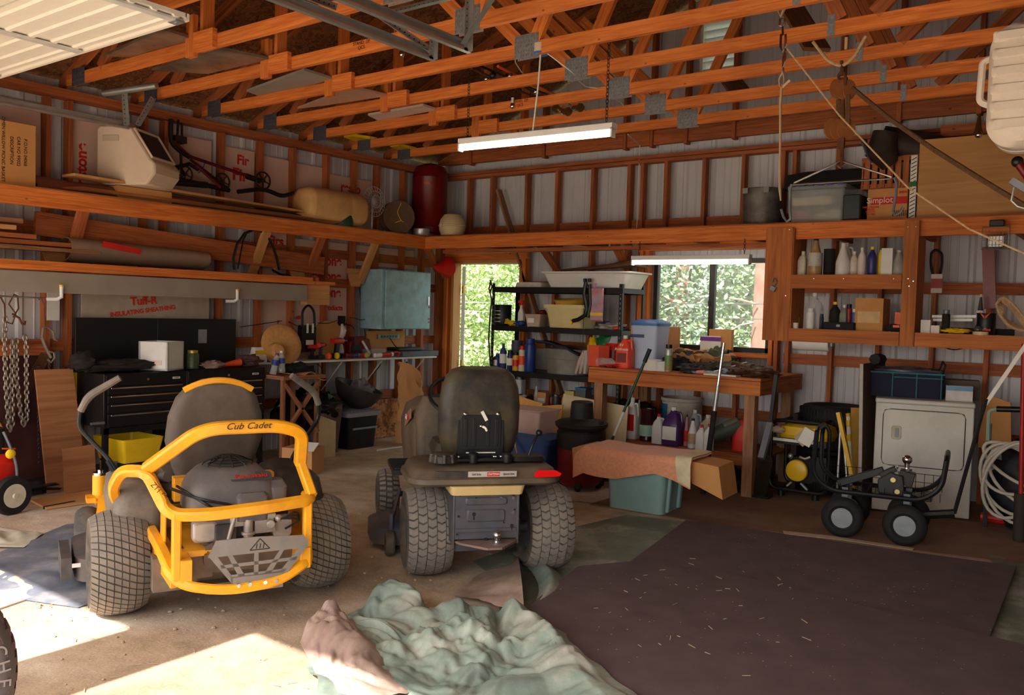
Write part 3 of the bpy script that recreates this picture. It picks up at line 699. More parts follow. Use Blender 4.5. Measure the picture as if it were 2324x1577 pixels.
g.cyl((.02, -.5, .53), (.02, -.5, .42), .022); g.cyl((.02, -.5, .47), (.02, -.5, .455), .032); g.box((.1, -.48, .5), (.1, .04, .09)); g.box((-.03, -.47, .52), (.06, .05, .05)); g.cyl((.12, -.5, .5), (.12, -.53, .5), .02); g.sph((.16, -.5, .52), .018); g.cyl((-.07, -.5, .44), (-.04, -.5, .56), .01)
P3(g, 'cylinder_head', MET, bev=.003)
g = MB(); g.rr([(.4, .3, .3, .04, -.03, -.28), (.52, .34, .3, .04, -.03, -.28)]); g.box((-.08, -.44, .45), (.1, .1, .12)); P3(g, 'engine_block', mat('engine_block', (58, 56, 56), .6, var=.15, dirt=(110, 96, 84)), bev=.006)
g = MB()
for k in range(3): g.tube(fillet([(.14, -.5, .5+.01*k), (.24, -.54, .56-.02*k), (.27, -.5, .5), (.2, -.48, .46)], .05), .005, 6)
g.tube(fillet([(-.3, -.3, .66), (-.2, -.5, .64), (-.05, -.5, .6), (-.02, -.48, .55)], .08), .007, 6); g.tube(fillet([(-.28, -.35, .68), (-.18, -.51, .62), (-.1, -.49, .57)], .08), .006, 6)
g.each('hose', BLK, mw, world=False)
g = MB(); g.box((0, -.2, .375), (.66, .5, .03)); g.box((-.27, -.1, .34), (.05, 1.0, .1)); g.box((.27, -.1, .34), (.05, 1.0, .1)); g.box((.0, .35, .37), (.5, .5, .03)); g.box((-.2, .98, .33), (.08, .5, .07)); g.box((.2, .98, .33), (.08, .5, .07)); g.box((0, 1.18, .33), (1.06, .08, .07))
g.box((-.33, -.3, .5), (.012, .12, .3)); g.beam((-.38, .0, .36), (-.3, -.45, .25), .03, .06); g.box((.33, -.1, .45), (.012, .5, .12)); g.box((0, -.02, .6), (.5, .08, .12)); P3(g, 'chassis', CUB, smooth=False, bev=.004)
g = MB(); g.box((.0, -.2, .25), (.75, .22, .16)); g.cyl((-.45, 0, .255), (.45, 0, .255), .035); g.box((-.18, -.36, .3), (.12, .06, .12)); g.rr([(.14, .2, .2, .04, -.05, -.25), (.2, .26, .26, .04, -.05, -.25)]); P3(g, 'transaxle', mat('dirty_gearbox', (120, 104, 88), .7, var=.25))
# seat
SE = mat('dusty_seat_vinyl', (84, 74, 66), .7, var=.1, vs=5, dirt=(128, 110, 94), da=.55, ds=3)
g = MB(); g.rr([(.60, .36, .1, .05, -.02, .2), (.68, .42, .12, .06, -.02, .18), (.82, .5, .14, .07, -.02, .15), (.95, .48, .14, .07, -.02, .12), (1.05, .41, .13, .06, -.02, .1), (1.11, .31, .11, .055, -.02, .09), (1.145, .16, .07, .035, -.02, .09)], n=6)
st = P3(g, 'seat_back', SE, ang=60)
g = MB(); R_ = []
for i in range(15):
    a = PI*(.5+.22*(1-i/7)); cx = -.02+.235*math.cos(a)*1.15; z = 1.148-.42*(cx+.02)**2*4.2; R_.append((cx, .035+.02*abs(i-7)/7, z-.005))
rect_sweep(g, R_, .03, .03, (0, 1, 0)); g.build('seat_trim', CUB, st, world=False)
g = MB(); g.rr([(.5, .46, .44, .08, -.02, .42), (.56, .5, .48, .1, -.02, .42), (.63, .46, .44, .1, -.02, .42)]); g.tube([(-.24, .2, .62), (-.26, .3, .6)], .03); P3(g, 'seat_cushion', SE, ang=50)
g = MB(); g.box((-.02, .0, .62), (.3, .08, .06)); g.box((-.02, .1, .53), (.24, .3, .05)); P3(g, 'seat_frame', mat('rust_dark', (70, 54, 44), .7, var=.2))
for s in (-1, 1):
    g = MB(); g.rr([(.34, .2, .62, .05, s*.41, .25), (.5, .24, .68, .07, s*.41, .25), (.6, .22, .62, .08, s*.41, .27), (.63, .16, .5, .07, s*.41, .27)]); P3(g, 'side_pod', DUST if s < 0 else DUSTB, ang=50)
    g = MB(); g.tube(fillet([(s*.44, .42, .55), (s*.5, .45, .68), (s*.655, .5, .86), (s*.645, .48, .96)], .06), .0125, 8)
    a = P3(g, 'control_arm', BLKM)
    g = MB(); g.tube(fillet([(s*.645, .48, .95), (s*.61, .46, 1.03), (s*.46, .42, 1.13)], .06), [.019]*2+[.021]*5+[.018], 10); g.build('grip', DUST, a, world=False)
    g = MB(); g.beam((s*.42, .42, .5), (s*.52, .45, .68), .014, .06, (0, 1, 0)); P3(g, 'lever_bracket', BLK)
    wheel(mw, (s*.57, 1.12, .15), .15, .14, .06, 'none', rmat=RUB)
    g = MB(); g.beam((s*.46, 1.12, .15), (s*.46, 1.12, .34), .07, .02, (0, 1, 0)); g.box((s*.5, 1.12, .34), (.16, .12, .03)); g.beam((s*.52, .85, .2), (s*.47, 1.12, .38), .06, .08); g.box((s*.48, 1.12, .37), (.1, .12, .08)); P3(g, 'caster_fork', CUB)
    g = MB(); g.cyl((s*.515, .95, .4), (s*.515, .95, .515), .042, n=20); cp = P3(g, 'caster_post', CUB)
    g = MB(); g.cyl((s*.515, .95, .515), (s*.515, .95, .53), .042); g.cyl((s*.515, .95, .53), (s*.515, .95, .545), .015); g.build('cap', CHR, cp, world=False)
g = MB(); g.rr([(.05, 1.3, .62, .12, -.02, .68), (.17, 1.3, .62, .12, -.02, .68), (.19, 1.2, .55, .12, -.02, .68)]); g.box((-.71, .62, .12), (.05, .4, .12)); dk = P3(g, 'cutting_deck', mat('deck_steel', (74, 72, 74), .55, metal=.2, var=.12, dirt=(130, 114, 98), da=.5))
g = MB(); g.box((-.665, .375, .15), (.04, .01, .02)); g.build('warning_label', LBL, dk, world=False)
g = MB(); g.rr([(.20, .5, .3, .04, 0, .72), (.36, .45, .3, .04, 0, .72)]); P3(g, 'deck_cover', BLK)

# ---- black lawn tractor
TA = math.radians(50); _l = fl(966, 1300)
TO = _l+.355*Vector((math.cos(TA), math.sin(TA), 0))
tr = thing('lawn_tractor', 'dusty black lawn tractor seen from behind with red reflector and tow ball', 'riding mower', TO, TA)
def P4(mb, name, mt, **k): return mb.build(name, mt, tr, world=False, **k)
wheel(tr, (-.355, 0, .262), .262, .275, .12, 'chevron'); wheel(tr, (.355, 0, .262), .262, .275, .12, 'chevron')
bx = -.08
BRN = mat('dusty_fender', (84, 72, 60), .6, var=.15, vs=5, dirt=(138, 116, 88), da=.6, ds=3)
g = MB(); secs = []
for z, sx, sy, r in ((.585, .84, .8, .1), (.60, .87, .86, .12), (.625, .86, .85, .12), (.63, .83, .82, .1), (.665, .80, .78, .1), (.68, .75, .73, .1)): secs.append((z, sx, sy*.62, r, bx, -.13))
g.rr(secs, n=6); fe = P4(g, 'fender', BRN, ang=40)
g = MB(M=TR(0, -.395, 0) @ FRONT); g.prism([(.18, .635), (.175, .645), (.2, .675), (.3, .672), (.33, .655), (.32, .64)], .02); g.build('red_reflector', mat('red_reflector', (232, 16, 20), .15, var=0), fe, world=False)
g = MB(M=TR(0, -.395, 0) @ FRONT); g.prism([(-.38, .64), (-.37, .675), (-.2, .672), (-.16, .65), (-.17, .635)], .012); g.build('tail_lens', DUSTB, fe, world=False)
g = MB(); g.box((bx+.02, -.408, .657), (.27, .004, .03)); sb = g.build('name_strip', mat('silver_strip', (196, 190, 184), .35, metal=.3, var=0), fe, world=False)
g = MB(); g.box((bx+.025, -.411, .657), (.07, .003, .022)); g.build('red_badge', RED, fe, world=False)
text('CRAFTSMAN', .016, wm(tr) @ TR(bx+.025, -.413, .657) @ FRONT, LBL, sb, xs=.72); text('Signature Series', .018, wm(tr) @ TR(bx+.11, -.411, .657) @ FRONT, INK, sb, xs=.55, shear=.3); text('Gold Series', .018, wm(tr) @ TR(bx-.07, -.411, .657) @ FRONT, INK, sb, xs=.6, shear=.4)
g = MB(); g.lathe([(.07, .70), (.07, .735), (.05, .75), (.01, .752)], (bx-.23, -.25, 0), 16)
for a in range(8): g.cyl((bx-.23+.068*math.cos(a*PI/4), -.25+.068*math.sin(a*PI/4), .70), (bx-.23+.06*math.cos(a*PI/4), -.25+.06*math.sin(a*PI/4), .745), .013)
P4(g, 'fuel_cap', DUSTB)
g = MB(); g.rr([(.54, .4, .3, .03, bx+.0, -.25), (.59, .42, .32, .03, bx, -.25)]); P4(g, 'fuel_tank', mat('cream_tank', (214, 184, 126), .5, var=.06))
BS = mat('blue_grey_steel', (84, 86, 96), .5, metal=.35, var=.12, dirt=(128, 108, 90), da=.35)
g = MB(); g.box((bx, -.36, .42), (.36, .012, .26)); g.box((bx-.18, -.2, .4), (.012, .34, .28)); g.box((bx+.18, -.2, .4), (.012, .34, .28)); g.box((bx, -.2, .5), (.34, .3, .1))
g.rr([(0, .24, .045, .015), (.008, .22, .035, .015)], M=TR(bx+.0, -.366, .5) @ FRONT); g.rr([(0, .22, .07, .015), (.008, .2, .06, .015)], M=TR(bx-.0, -.366, .42) @ FRONT); g.box((bx, -.37, .34), (.34, .01, .02))
rp = P4(g, 'rear_plate', BS, bev=.003)
g = MB()
for x, z, r in ((-.15, .535, .005), (-.01, .54, .008), (.15, .53, .005), (-.07, .43, .011), (-.155, .42, .006), (.16, .45, .005), (.145, .36, .009), (.1, .38, .005), (-.16, .32, .005), (-.0, .29, .008), (-.06, .52, .004)): g.cyl((bx+x, -.367, z), (bx+x, -.3755, z), r, n=10)
g.box((bx-.07, -.372, .415), (.007, .008, .03)); g.box((bx+.145, -.372, .348), (.006, .008, .022)); g.build('hole', BLKF, rp, world=False)
g = MB()
for x, z in ((.08, .515), (.15, .515), (.075, .435), (.15, .435)): g.cyl((bx+x, -.366, z), (bx+x, -.374, z), .009, n=6)
g.build('bolt', STEEL, rp, world=False)
g = MB(); g.prism([(bx-.18, -.33), (bx+.18, -.33), (bx+.17, -.39), (bx+.06, -.52), (bx-.02, -.525), (bx-.15, -.40)], .012, M=TR(0, 0, .27)); hpl = P4(g, 'hitch_plate', mat('rusty_plate', (140, 116, 106), .65, metal=.2, var=.15))
g = MB(); g.sph((bx+.05, -.43, .325), .025); g.cyl((bx+.05, -.43, .28), (bx+.05, -.43, .31), .016); g.cyl((bx+.05, -.43, .282), (bx+.05, -.43, .292), .028); g.cyl((bx+.05, -.43, .25), (bx+.05, -.43, .27), .02, n=6); g.build('tow_ball', CHR, hpl, world=False)
g = MB(); g.cyl((-.3, 0, .262), (.3, 0, .262), .03); g.box((bx, -.08, .28), (.3, .25, .2)); g.box((.17, -.02, .27), (.05, .05, .1)); P4(g, 'axle', BS)
# seat
SB = mat('dusty_black_seat', (40, 38, 36), .5, var=.1, dirt=(112, 96, 66), da=.55, ds=2.6)
g = MB(); g.rr([(.70, .3, .1, .05, bx, -.06), (.73, .42, .13, .06, bx, -.07), (.85, .475, .14, .07, bx, -.08), (1.0, .475, .15, .07, bx, -.09), (1.1, .45, .14, .07, bx, -.1), (1.17, .40, .12, .06, bx, -.1), (1.205, .33, .1, .05, bx, -.09), (1.222, .22, .05, .025, bx, -.08)], n=6)
sk = P4(g, 'seat_back', SB, ang=60)
g = MB(); g.rr([(.63, .4, .4, .08, bx, .2), (.7, .46, .46, .1, bx, .2), (.75, .42, .42, .1, bx, .2)]); P4(g, 'seat_cushion', SB, ang=50)
g = MB(M=TR(bx, -.145, 0) @ FRONT); g.rr([(0, .27, .3, .03, 0, .855), (.012, .27, .3, .03, 0, .855)]); g.rr([(.01, .235, .2, .02, 0, .85), (.018, .235, .2, .02, 0, .85)])
for x in (-.055, .055): g.box((x, 1.01, 0), (.02, .07, .02))
for x in (-.09, .09, -.04, .04): g.rr([(.015, .02, .16, .008, x, .85), (.024, .02, .16, .008, x, .85)])
sp = g.build('seat_pan', BLK, sk, world=False, bev=.002)
g = MB()
for x, z, r in ((-.095, .955, .013), (.095, .955, .013), (-.0, .885, .012)): g.sph((bx+x, -.165, z), r, 10, 8)
for x in (-.125, -.04+.12, .09, .12): g.sph((bx+x, -.165, .71), .01, 8, 6)
g.build('seat_bolt', CHR, sk, world=False)
g = MB(); g.tube(fillet([(bx-.0, -.165, .885), (bx+.02, -.18, .88), (bx+.03, -.18, .86)], .01), .007); g.box((bx+.015, -.17, .945), (.018, .006, .06), M=YR(-.5)); g.box((bx, -.168, .735), (.17, .006, .006)); g.build('tag', LBL, sk, world=False)
g = MB()
for x in (-.055, .14): g.lathe([(.03, .69), (.032, .735), (.025, .745), (.01, .745)], (bx+x, -.23, 0), 14)
g.box((bx, -.2, .705), (.3, .1, .012)); P4(g, 'seat_spring', BLK)
# hood, steering, deck, front wheels
g = MB(); g.rr([(.42, .5, .75, .06, bx, 1.2), (.6, .54, .82, .08, bx, 1.2), (.72, .55, .84, .1, bx, 1.2), (.84, .5, .78, .12, bx, 1.18), (.90, .38, .62, .12, bx, 1.12), (.92, .22, .4, .1, bx, 1.08)], n=6); g.rr([(.5, .5, .12, .04, bx, .74), (.86, .52, .14, .05, bx, .76), (.96, .42, .12, .05, bx, .8)])
ho = P4(g, 'hood', BRN, ang=45)
g = MB(); g.box((bx-.278, 1.05, .78), (.006, .34, .07), M=XR(-.3)); dc = g.build('side_decal', mat('decal_brown', (150, 110, 96), .5, var=.1), ho, world=False)
g = MB(); g.box((bx-.283, 1.0, .79), (.004, .06, .035), M=XR(-.3)); g.build('red_badge', RED, ho, world=False)
text('Gold', .05, wm(tr) @ TR(bx-.286, 1.1, .78) @ ZR(-PI/2) @ FRONT, LBL, dc, shear=.3)
g = MB(); g.tube([(bx+.19*math.cos(k*PI/12), .62+.15*math.sin(k*PI/12), .98+.11*math.sin(k*PI/12)) for k in range(24)], .014, 8, closed=True); g.cyl((bx, .62, .98), (bx, .75, .8), .025); g.beam((bx-.17, .62, .98), (bx+.17, .62, .98), .02, .02); P4(g, 'steering_wheel', BLK)
for s in (-1, 1):
    wheel(tr, (bx+s*.385, 1.3, .19), .19, .155, .08, 'fine')
    g = MB(); g.box((bx+s*.37, .45, .545), (.16, .4, .03)); 
    for k in range(7): g.box((bx+s*.37, .28+k*.055, .565), (.15, .012, .012))
    P4(g, 'footrest', BLK)
g = MB(); g.cyl((bx-.34, 1.3, .19), (bx+.34, 1.3, .19), .02); g.box((bx, 1.15, .28), (.3, 1.1, .1)); g.box((bx, .3, .42), (.3, .8, .2)); P4(g, 'frame', BS)
DK = mat('blue_grey_deck', (88, 90, 102), .5, metal=.2, var=.12, dirt=(140, 120, 98), da=.5)
g = MB(); g.rr([(.05, 1.12, .5, .16, bx, .68), (.15, 1.12, .5, .16, bx, .68), (.175, 1.0, .42, .16, bx, .68)]); g.box((-.52, .5, .17), (.02, .14, .16)); g.beam((-.5, .55, .2), (-.42, .9, .3), .02, .04); dk2 = P4(g, 'cutting_deck', DK)
g = MB(); g.lathe([(.02, -.028), (.07, -.028), (.078, -.018), (.078, .018), (.07, .028), (.02, .028)], (-.53, .39, .078), 24, M=YR(PI/2)); g.build('gauge_wheel', RUB, dk2, world=False)
g = MB(); g.tube(fillet([(bx+.28, -.15, .69), (bx+.31, -.15, .78), (bx+.35, -.12, .83)], .04), .007, 8); g.sph((bx+.355, -.12, .84), .02); g.rr([(.69, .22, .14, .04, bx+.27, -.15), (.715, .2, .12, .04, bx+.27, -.15)]); P4(g, 'lift_lever', BLK)
# big vehicle tyre at the left edge
def big_tire():
    Cw = Vector((-2.97, .91, .37)); az = math.radians(172)
    t = thing('vehicle_tire', 'large rugged pickup tire standing at the left front edge of the floor', 'tire', (Cw.x, Cw.y, 0), az)
    tire_body(g0 := MB(), (0, 0, .37), .36, .26, .21, n=64); g0.build('casing', mat('truck_rubber', (74, 68, 68), .7, var=.1), t, world=False, ang=50)
    g1 = MB(); tread(g1, (0, 0, .37), .356, .26, [[(-.99, 0), (-.72, .1), (-.72, .7), (-.99, .6)], [(-.62, .2), (-.25, 0), (-.25, .6), (-.62, .75)], [(-.15, 0), (.15, .2), (.15, .8), (-.15, .6)], [(.25, .1), (.62, 0), (.62, .6), (.25, .7)], [(.72, .1), (.99, 0), (.99, .6), (.72, .7)]], 44, h=.012)
    g1.build('tread', mat('truck_tread', (88, 66, 70), .8, var=.1), t, world=False, smooth=False)
    word = 'MICHELIN'
    LM = mat('raised_letters', (112, 102, 98), .7, var=0)
    for s in (-1, 1):
        for k, chh in enumerate(word):
            a = PI/2+(.62-(k*.2))*(1)
            M = wm(t) @ TR(s*.129, 0, .37) @ (ZR(PI/2) if s > 0 else ZR(-PI/2)) @ FRONT.copy() @ ZR(0) @ ZR(-(k-3)*.17-1.45) @ TR(0, .3, 0)
            text(chh, .055, M, LM, t, 'raised_letter', .002)
    g = MB(); g.lathe([(.2, -.08), (.21, .1), (.18, .06), (.06, .05), (.05, .09), (.01, .09)], (0, 0, .37), 32, M=YR(PI/2)); g.lathe([(.2, .08), (.21, -.1), (.18, -.06), (.06, -.05), (.05, -.09), (.01, -.09)], (0, 0, .37), 32, M=YR(PI/2)); g.build('rim', STEEL, t, world=False)
big_tire()
# ------------------------------------------------------------------ generic containers
def bottle(kind, p, w, h, bm_, cm, name, label, cat='bottle', group=None, rz=0.0, lm=None, d=None, lpos=(.25, .6), cap='cap'):
    t = thing(name, label, cat, p, rz, group); d = d or w; r = w/2; g = MB(); z1 = h
    if kind == 'can':
        g.lathe([(r*.94, 0), (r, h*.02), (r, h*.78), (r*.92, h*.83), (r*.6, h*.87)], n=20); g.build('body', bm_, t, world=False)
        c = MB().lathe([(r*.8, h*.84), (r*.82, h*.99), (r*.7, h)], n=16)
    elif kind == 'tin':
        g.lathe([(r*.97, 0), (r, h*.02), (r*.97, h*.04), (r*.97, h*.95), (r, h*.97), (r, h), (r*.9, h), (r*.88, h*.97)], n=28); g.build('body', bm_, t, world=False); c = None
    elif kind == 'oil':
        g.rr([(0, w, d, r*.3), (h*.62, w, d, r*.35), (h*.78, w*.7, d*.8, r*.3, w*.06, 0), (h*.84, w*.42, d*.42, r*.2, w*.08, 0), (h*.9, w*.4, d*.4, r*.2, w*.08, 0)]); g.build('body', bm_, t, world=False, bev=.002)
        c = MB().cyl((w*.08, 0, h*.88), (w*.08, 0, h), w*.22)
    elif kind == 'jug':
        g.rr([(0, w*.96, d*.96, r*.3), (h*.04, w, d, r*.35), (h*.55, w, d, r*.35), (h*.72, w*.78, d*.8, r*.35), (h*.84, w*.38, d*.4, r*.2), (h*.92, w*.26, w*.26, r*.14)])
        g.tube(fillet([(w*.12, 0, h*.84), (w*.42, 0, h*.86), (w*.5, 0, h*.6), (w*.44, 0, h*.52)], w*.2), w*.075, 8); g.build('body', bm_, t, world=False)
        c = MB().cyl((0, 0, h*.9), (0, 0, h), w*.16)
    elif kind == 'round':
        g.lathe([(r*.9, 0), (r, h*.03), (r, h*.6), (r*.9, h*.7), (r*.4, h*.85), (r*.36, h*.92)], n=20); g.build('body', bm_, t, world=False)
        c = MB().cyl((0, 0, h*.9), (0, 0, h), r*.42)
    elif kind == 'cone':
        g.lathe([(r*.92, 0), (r, h*.03), (r, h*.4), (r*.95, h*.45), (r*.36, h*.88), (r*.3, h*.94)], n=20); g.build('body', bm_, t, world=False)
        c = MB().cyl((0, 0, h*.93), (0, 0, h), r*.34)
    elif kind == 'spray':
        g.rr([(0, w*.8, d*.6, r*.3), (h*.5, w*.8, d*.6, r*.3), (h*.7, w*.3, w*.3, r*.14), (h*.8, w*.28, w*.28, r*.13)]); g.build('body', bm_, t, world=False)
        c = MB(); c.box((-w*.1, 0, h*.92), (w*.75, w*.22, h*.1)); c.box((-w*.3, 0, h*.82), (w*.08, w*.12, h*.14), M=YR(.3)); c.cyl((0, 0, h*.78), (0, 0, h*.88), w*.16)
    elif kind == 'box':
        g.box((0, 0, h/2), (w, d, h)); g.build('carton', bm_, t, world=False, smooth=False); c = None
    if c is not None: c.build(cap, cm, t, world=False)
    if lm is not None:
        g = MB(); z0, z1 = h*lpos[0], h*lpos[1]
        if kind in ('can', 'tin', 'round', 'cone'): g.lathe([(r*1.012, z0), (r*1.012, z1)], n=24)
        elif kind == 'box': g.box((0, -d/2-.0015, (z0+z1)/2), (w*.8, .002, z1-z0))
        else: g.rr([(0, (w*.8 if kind != 'spray' else w*.6), z1-z0, .004, 0, (z0+z1)/2), (.0015, (w*.8 if kind != 'spray' else w*.6), z1-z0, .004, 0, (z0+z1)/2)], M=TR(0, -(d if kind != 'spray' else d*.6)/2, 0) @ FRONT)
        g.build('label', lm, t, world=False)
    return t
def atY(kind, cx, by, w, h, Y, bm_, cm, name, label, zs=None, **k):
    p = onY(cx, by, Y)
    if zs is not None: p = onY(cx, by, Y); p.z = zs
    W_, H_ = sz(w, p)/.98, sz(h, p)*1.0
    return bottle(kind, p, W_, H_, bm_, cm, name, label, **k)
def atX(kind, cx, by, w, h, X, bm_, cm, name, label, zs=None, **k):
    p = onX(cx, by, X)
    if zs is not None: p.z = zs
    k.setdefault('rz', PI/2); return bottle(kind, p, sz(w, p), sz(h, p), bm_, cm, name, label, **k)
def single(mb, name, mt, label, cat, group=None, **k):
    return tag(mb.build(name, mt, None, **k), label, cat, group)
def boxX(px0, py0, px1, py1, X, dx, name, mt, label, cat, zs=None, parent=None, **k):
    a, b = onX(px0, py0, X), onX(px1, py1, X); z0 = b.z if zs is None else zs
    g = MB(); g.box((X-dx/2, (a.y+b.y)/2, (a.z+z0)/2), (dx, abs(b.y-a.y), a.z-z0)); return single(g, name, mt, label, cat, **k)
def boxY(px0, py0, px1, py1, Y, dy, name, mt, label, cat, zs=None, **k):
    a, b = onY(px0, py0, Y), onY(px1, py1, Y); z0 = b.z if zs is None else zs
    g = MB(); g.box(((a.x+b.x)/2, Y+dy/2, (a.z+z0)/2), (abs(b.x-a.x), dy, a.z-z0)); return single(g, name, mt, label, cat, **k)
# ------------------------------------------------------------------ left wall: upper ledge
LT = LZ+.016
a, b = onX(0, 262, -7.08), onX(80, 420, -7.08)
t = thing('carton', 'tall orange-lit cardboard carton with printed shipping text on the left ledge', 'box', (-7.25, b.y-.22, LT))
g = MB(); g.box((-7.2, b.y-.225, (a.z-.03+LT)/2), (.26, .45, a.z-.03-LT)); cb = g.build('box_body', CARD, t, bev=.004)
for k, (s, z) in enumerate((('P.O.NO 04068', .0), ('CAR NO 99022', .05), ('DESCRIPTION', .1), ('DMEN WILLOW PICNIC BASKET', .16), ('QUANTITY  1 SET', .22), ('COUNTRY OF ORIGIN CHINA CO', .28))):
    text(s, .034, TR(-7.068, b.y-.08-z, a.z-.05-.2) @ EAST @ ZR(-PI/2), INK, t, 'print', align='CENTER')
# cat litter style bin
t = thing('litter_box', 'beige domed litter box with dark open front on the left ledge', 'litter box', onX(315, 400, -7.13), math.radians(28))
t.location.z = LT+.11
BG = mat('beige_plastic', (214, 192, 170), .5, var=.04)
ln, hh, xw = .54, .50, .40
prof = [(-ln*.42, 0), (-ln*.5, .1), (-ln*.5, hh-.03), (-ln*.45, hh), (-ln*.0, hh), (ln*.1, hh-.02), (ln*.42, .22), (ln*.5, .18), (ln*.5, .1), (ln*.36, 0)]
Ms = Matrix(((1,0,0,0),(0,0,-1,0),(0,1,0,0),(0,0,0,1)))
g = MB(); g.prism(prof, xw, M=TR(0, xw/2, 0) @ Ms); g.build('shell', BG, t, world=False, bev=.018)
sl = Vector((ln*.32, 0, -(hh-.24))); sn = Vector((hh-.24, 0, ln*.32)).normalized()
o0 = Vector((ln*.1, 0, hh-.02))
def op(a, y, off): return o0+sl*a+Vector((0, y, 0))+sn*off
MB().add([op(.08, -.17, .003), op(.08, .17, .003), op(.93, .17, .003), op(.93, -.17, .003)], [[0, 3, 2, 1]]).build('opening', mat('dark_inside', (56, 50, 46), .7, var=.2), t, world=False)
MB().tube([op(.05, -.175, .008), op(.05, .175, .008), op(.96, .175, .008), op(.96, -.175, .008)], .013, 6, closed=True).build('rim', BG, t, world=False)
MB().box((-ln*.25, -xw/2-.003, hh*.78), (.15, .008, .05)).build('recess_grip', mat('beige_dark', (190, 170, 150), .5, var=.04), t, world=False, bev=.003)
single(MB().box((-7.24, onX(315, 400, -7.2).y, LT+.055), (.3, .5, .10)), 'box', CARD, 'flat cardboard box under the litter box', 'box')
# long plastic wrapped boards / bags lying on the ledge
g = MB(); g.sheet(lambda u, v: (-7.1-.26*v, 3.25+3.05*u, LT+.004+(.10-.03*u)*(1-abs(2*v-1)**4)+.01*mn.noise(Vector((u*14, v*3, 0)))), 60, 8)
single(g, 'wrapped_boards', mat('smoky_film', (112, 78, 66), .25, var=.35, vs=5, dirt=(150, 50, 40), da=.7, ds=3), 'long bundle wrapped in smoky reddish plastic lying along the left ledge', 'bundle')
single(MB().beam((-7.12, 3.5, LT+.135), (-7.2, 6.2, LT+.095), .2, .02), 'plank', TAN, 'flat tan plank lying on the plastic wrapped bundle', 'board')
single(MB().add([(-7.04, 3.4, LT+.02), (-7.1, 3.6, LT+.055), (-7.06, 5.6, LT+.05), (-7.0, 6.55, LT+.03), (-6.98, 5.6, LT+.02)], [[0, 4, 3, 2, 1]]).add([(-7.04, 3.4, LT+.012), (-7.1, 3.6, LT+.045), (-7.06, 5.6, LT+.04), (-7.0, 6.55, LT+.02), (-6.98, 5.6, LT+.01)], [[0, 1, 2, 3, 4]]), 'cardboard_strip', PAPER, 'long pointed tan cardboard strip lying along the ledge edge', 'cardboard')
single(MB().cyl((-7.1, 6.42, LT), (-7.1, 6.42, LT+.11), .12, n=24), 'tin', mat('dark_green', (20, 62, 42), .4, var=.1), 'dark green round tin beside the insulation bundle', 'tin')
# folding walker / push mower frame lying on ledge
WK = mat('maroon_tube', (92, 22, 26), .35, metal=.2, var=.1)
def LPX(x, y, X=-7.2): return onX(x, y, X)
t = thing('folded_pushcart', 'folded maroon and black wheeled cart frame lying on the left ledge', 'cart', (-7.2, 5.0, LT+.1))
g = MB(); g.tube(fillet([LPX(392, 320), LPX(430, 355), LPX(580, 405)], .05), .016, 8); g.tube([LPX(432, 362, -7.28), LPX(520, 430, -7.28)], .014); g.tube([LPX(445, 375, -7.12), LPX(500, 425, -7.1)], .014); g.build('frame', WK, t)
g = MB(); g.tube(fillet([LPX(386, 285), LPX(388, 325), LPX(410, 345), LPX(430, 357)], .05), .02, 8); g.tube([LPX(388, 270), LPX(387, 310)], .022, 8); g.tube([LPX(405, 272, -7.3), LPX(402, 312, -7.3), LPX(413, 320, -7.3), LPX(413, 280, -7.3)], .012); g.box(LPX(404, 317, -7.25), (.1, .12, .06)); g.tube([LPX(560, 400), LPX(590, 410)], .028); g.each('handle', BLK, t)
def spoke_wheel(g, c, r, th=.03, ax=0, n=5):
    M = TR(c) @ (ZR(ax)) @ YR(PI/2)
    g.lathe([(r*.84, -th/2), (r, -th*.4), (r, th*.4), (r*.84, th/2), (r*.84, -th/2)], n=28, M=M) if False else None
    R_ = []
    for k in range(28):
        a = 2*PI*k/28; R_.append(M @ Vector((r*.91*math.cos(a), r*.91*math.sin(a), 0)))
    g.tube(R_, r*.1, 7, closed=True)
    for k in range(n):
        a = 2*PI*k/n; g.beam(M @ Vector((0, 0, 0)), M @ Vector((r*.9*math.cos(a), r*.9*math.sin(a), 0)), r*.16, r*.1)
    g.cyl(M @ Vector((0, 0, -th/2)), M @ Vector((0, 0, th/2)), r*.22)
for px, py, rp in ((597, 410, 21), (505, 412, 20), (420, 395, 20)):
    c = LPX(px, py, -7.18); g = MB(); spoke_wheel(g, c, sz(rp, c)); g.build('wheel', BLK, t)
g = MB(); g.tube([LPX(385, 405), LPX(400, 380), LPX(430, 372), LPX(450, 385)], .02); g.tube([LPX(380, 412), LPX(470, 420)], .03); g.tube([LPX(400, 405), LPX(520, 432)], .022); g.tube([LPX(410, 345), LPX(413, 405)], .012); g.build('fork', BLK, t)
g = MB(); g.tube(fillet([LPX(464, 370), LPX(460, 385), LPX(450, 392)], .02), .005); g.build('cord', BLU, t)
single(MB().tube(fillet([LPX(540, 435), LPX(600, 428), LPX(640, 446), LPX(665, 438)], .1), [.02]*2+[.03]*10+[.02]*2 if False else .022, 7), 'folded_strap', BLK, 'black folded strap lying right of the cart wheel on the ledge', 'strap')
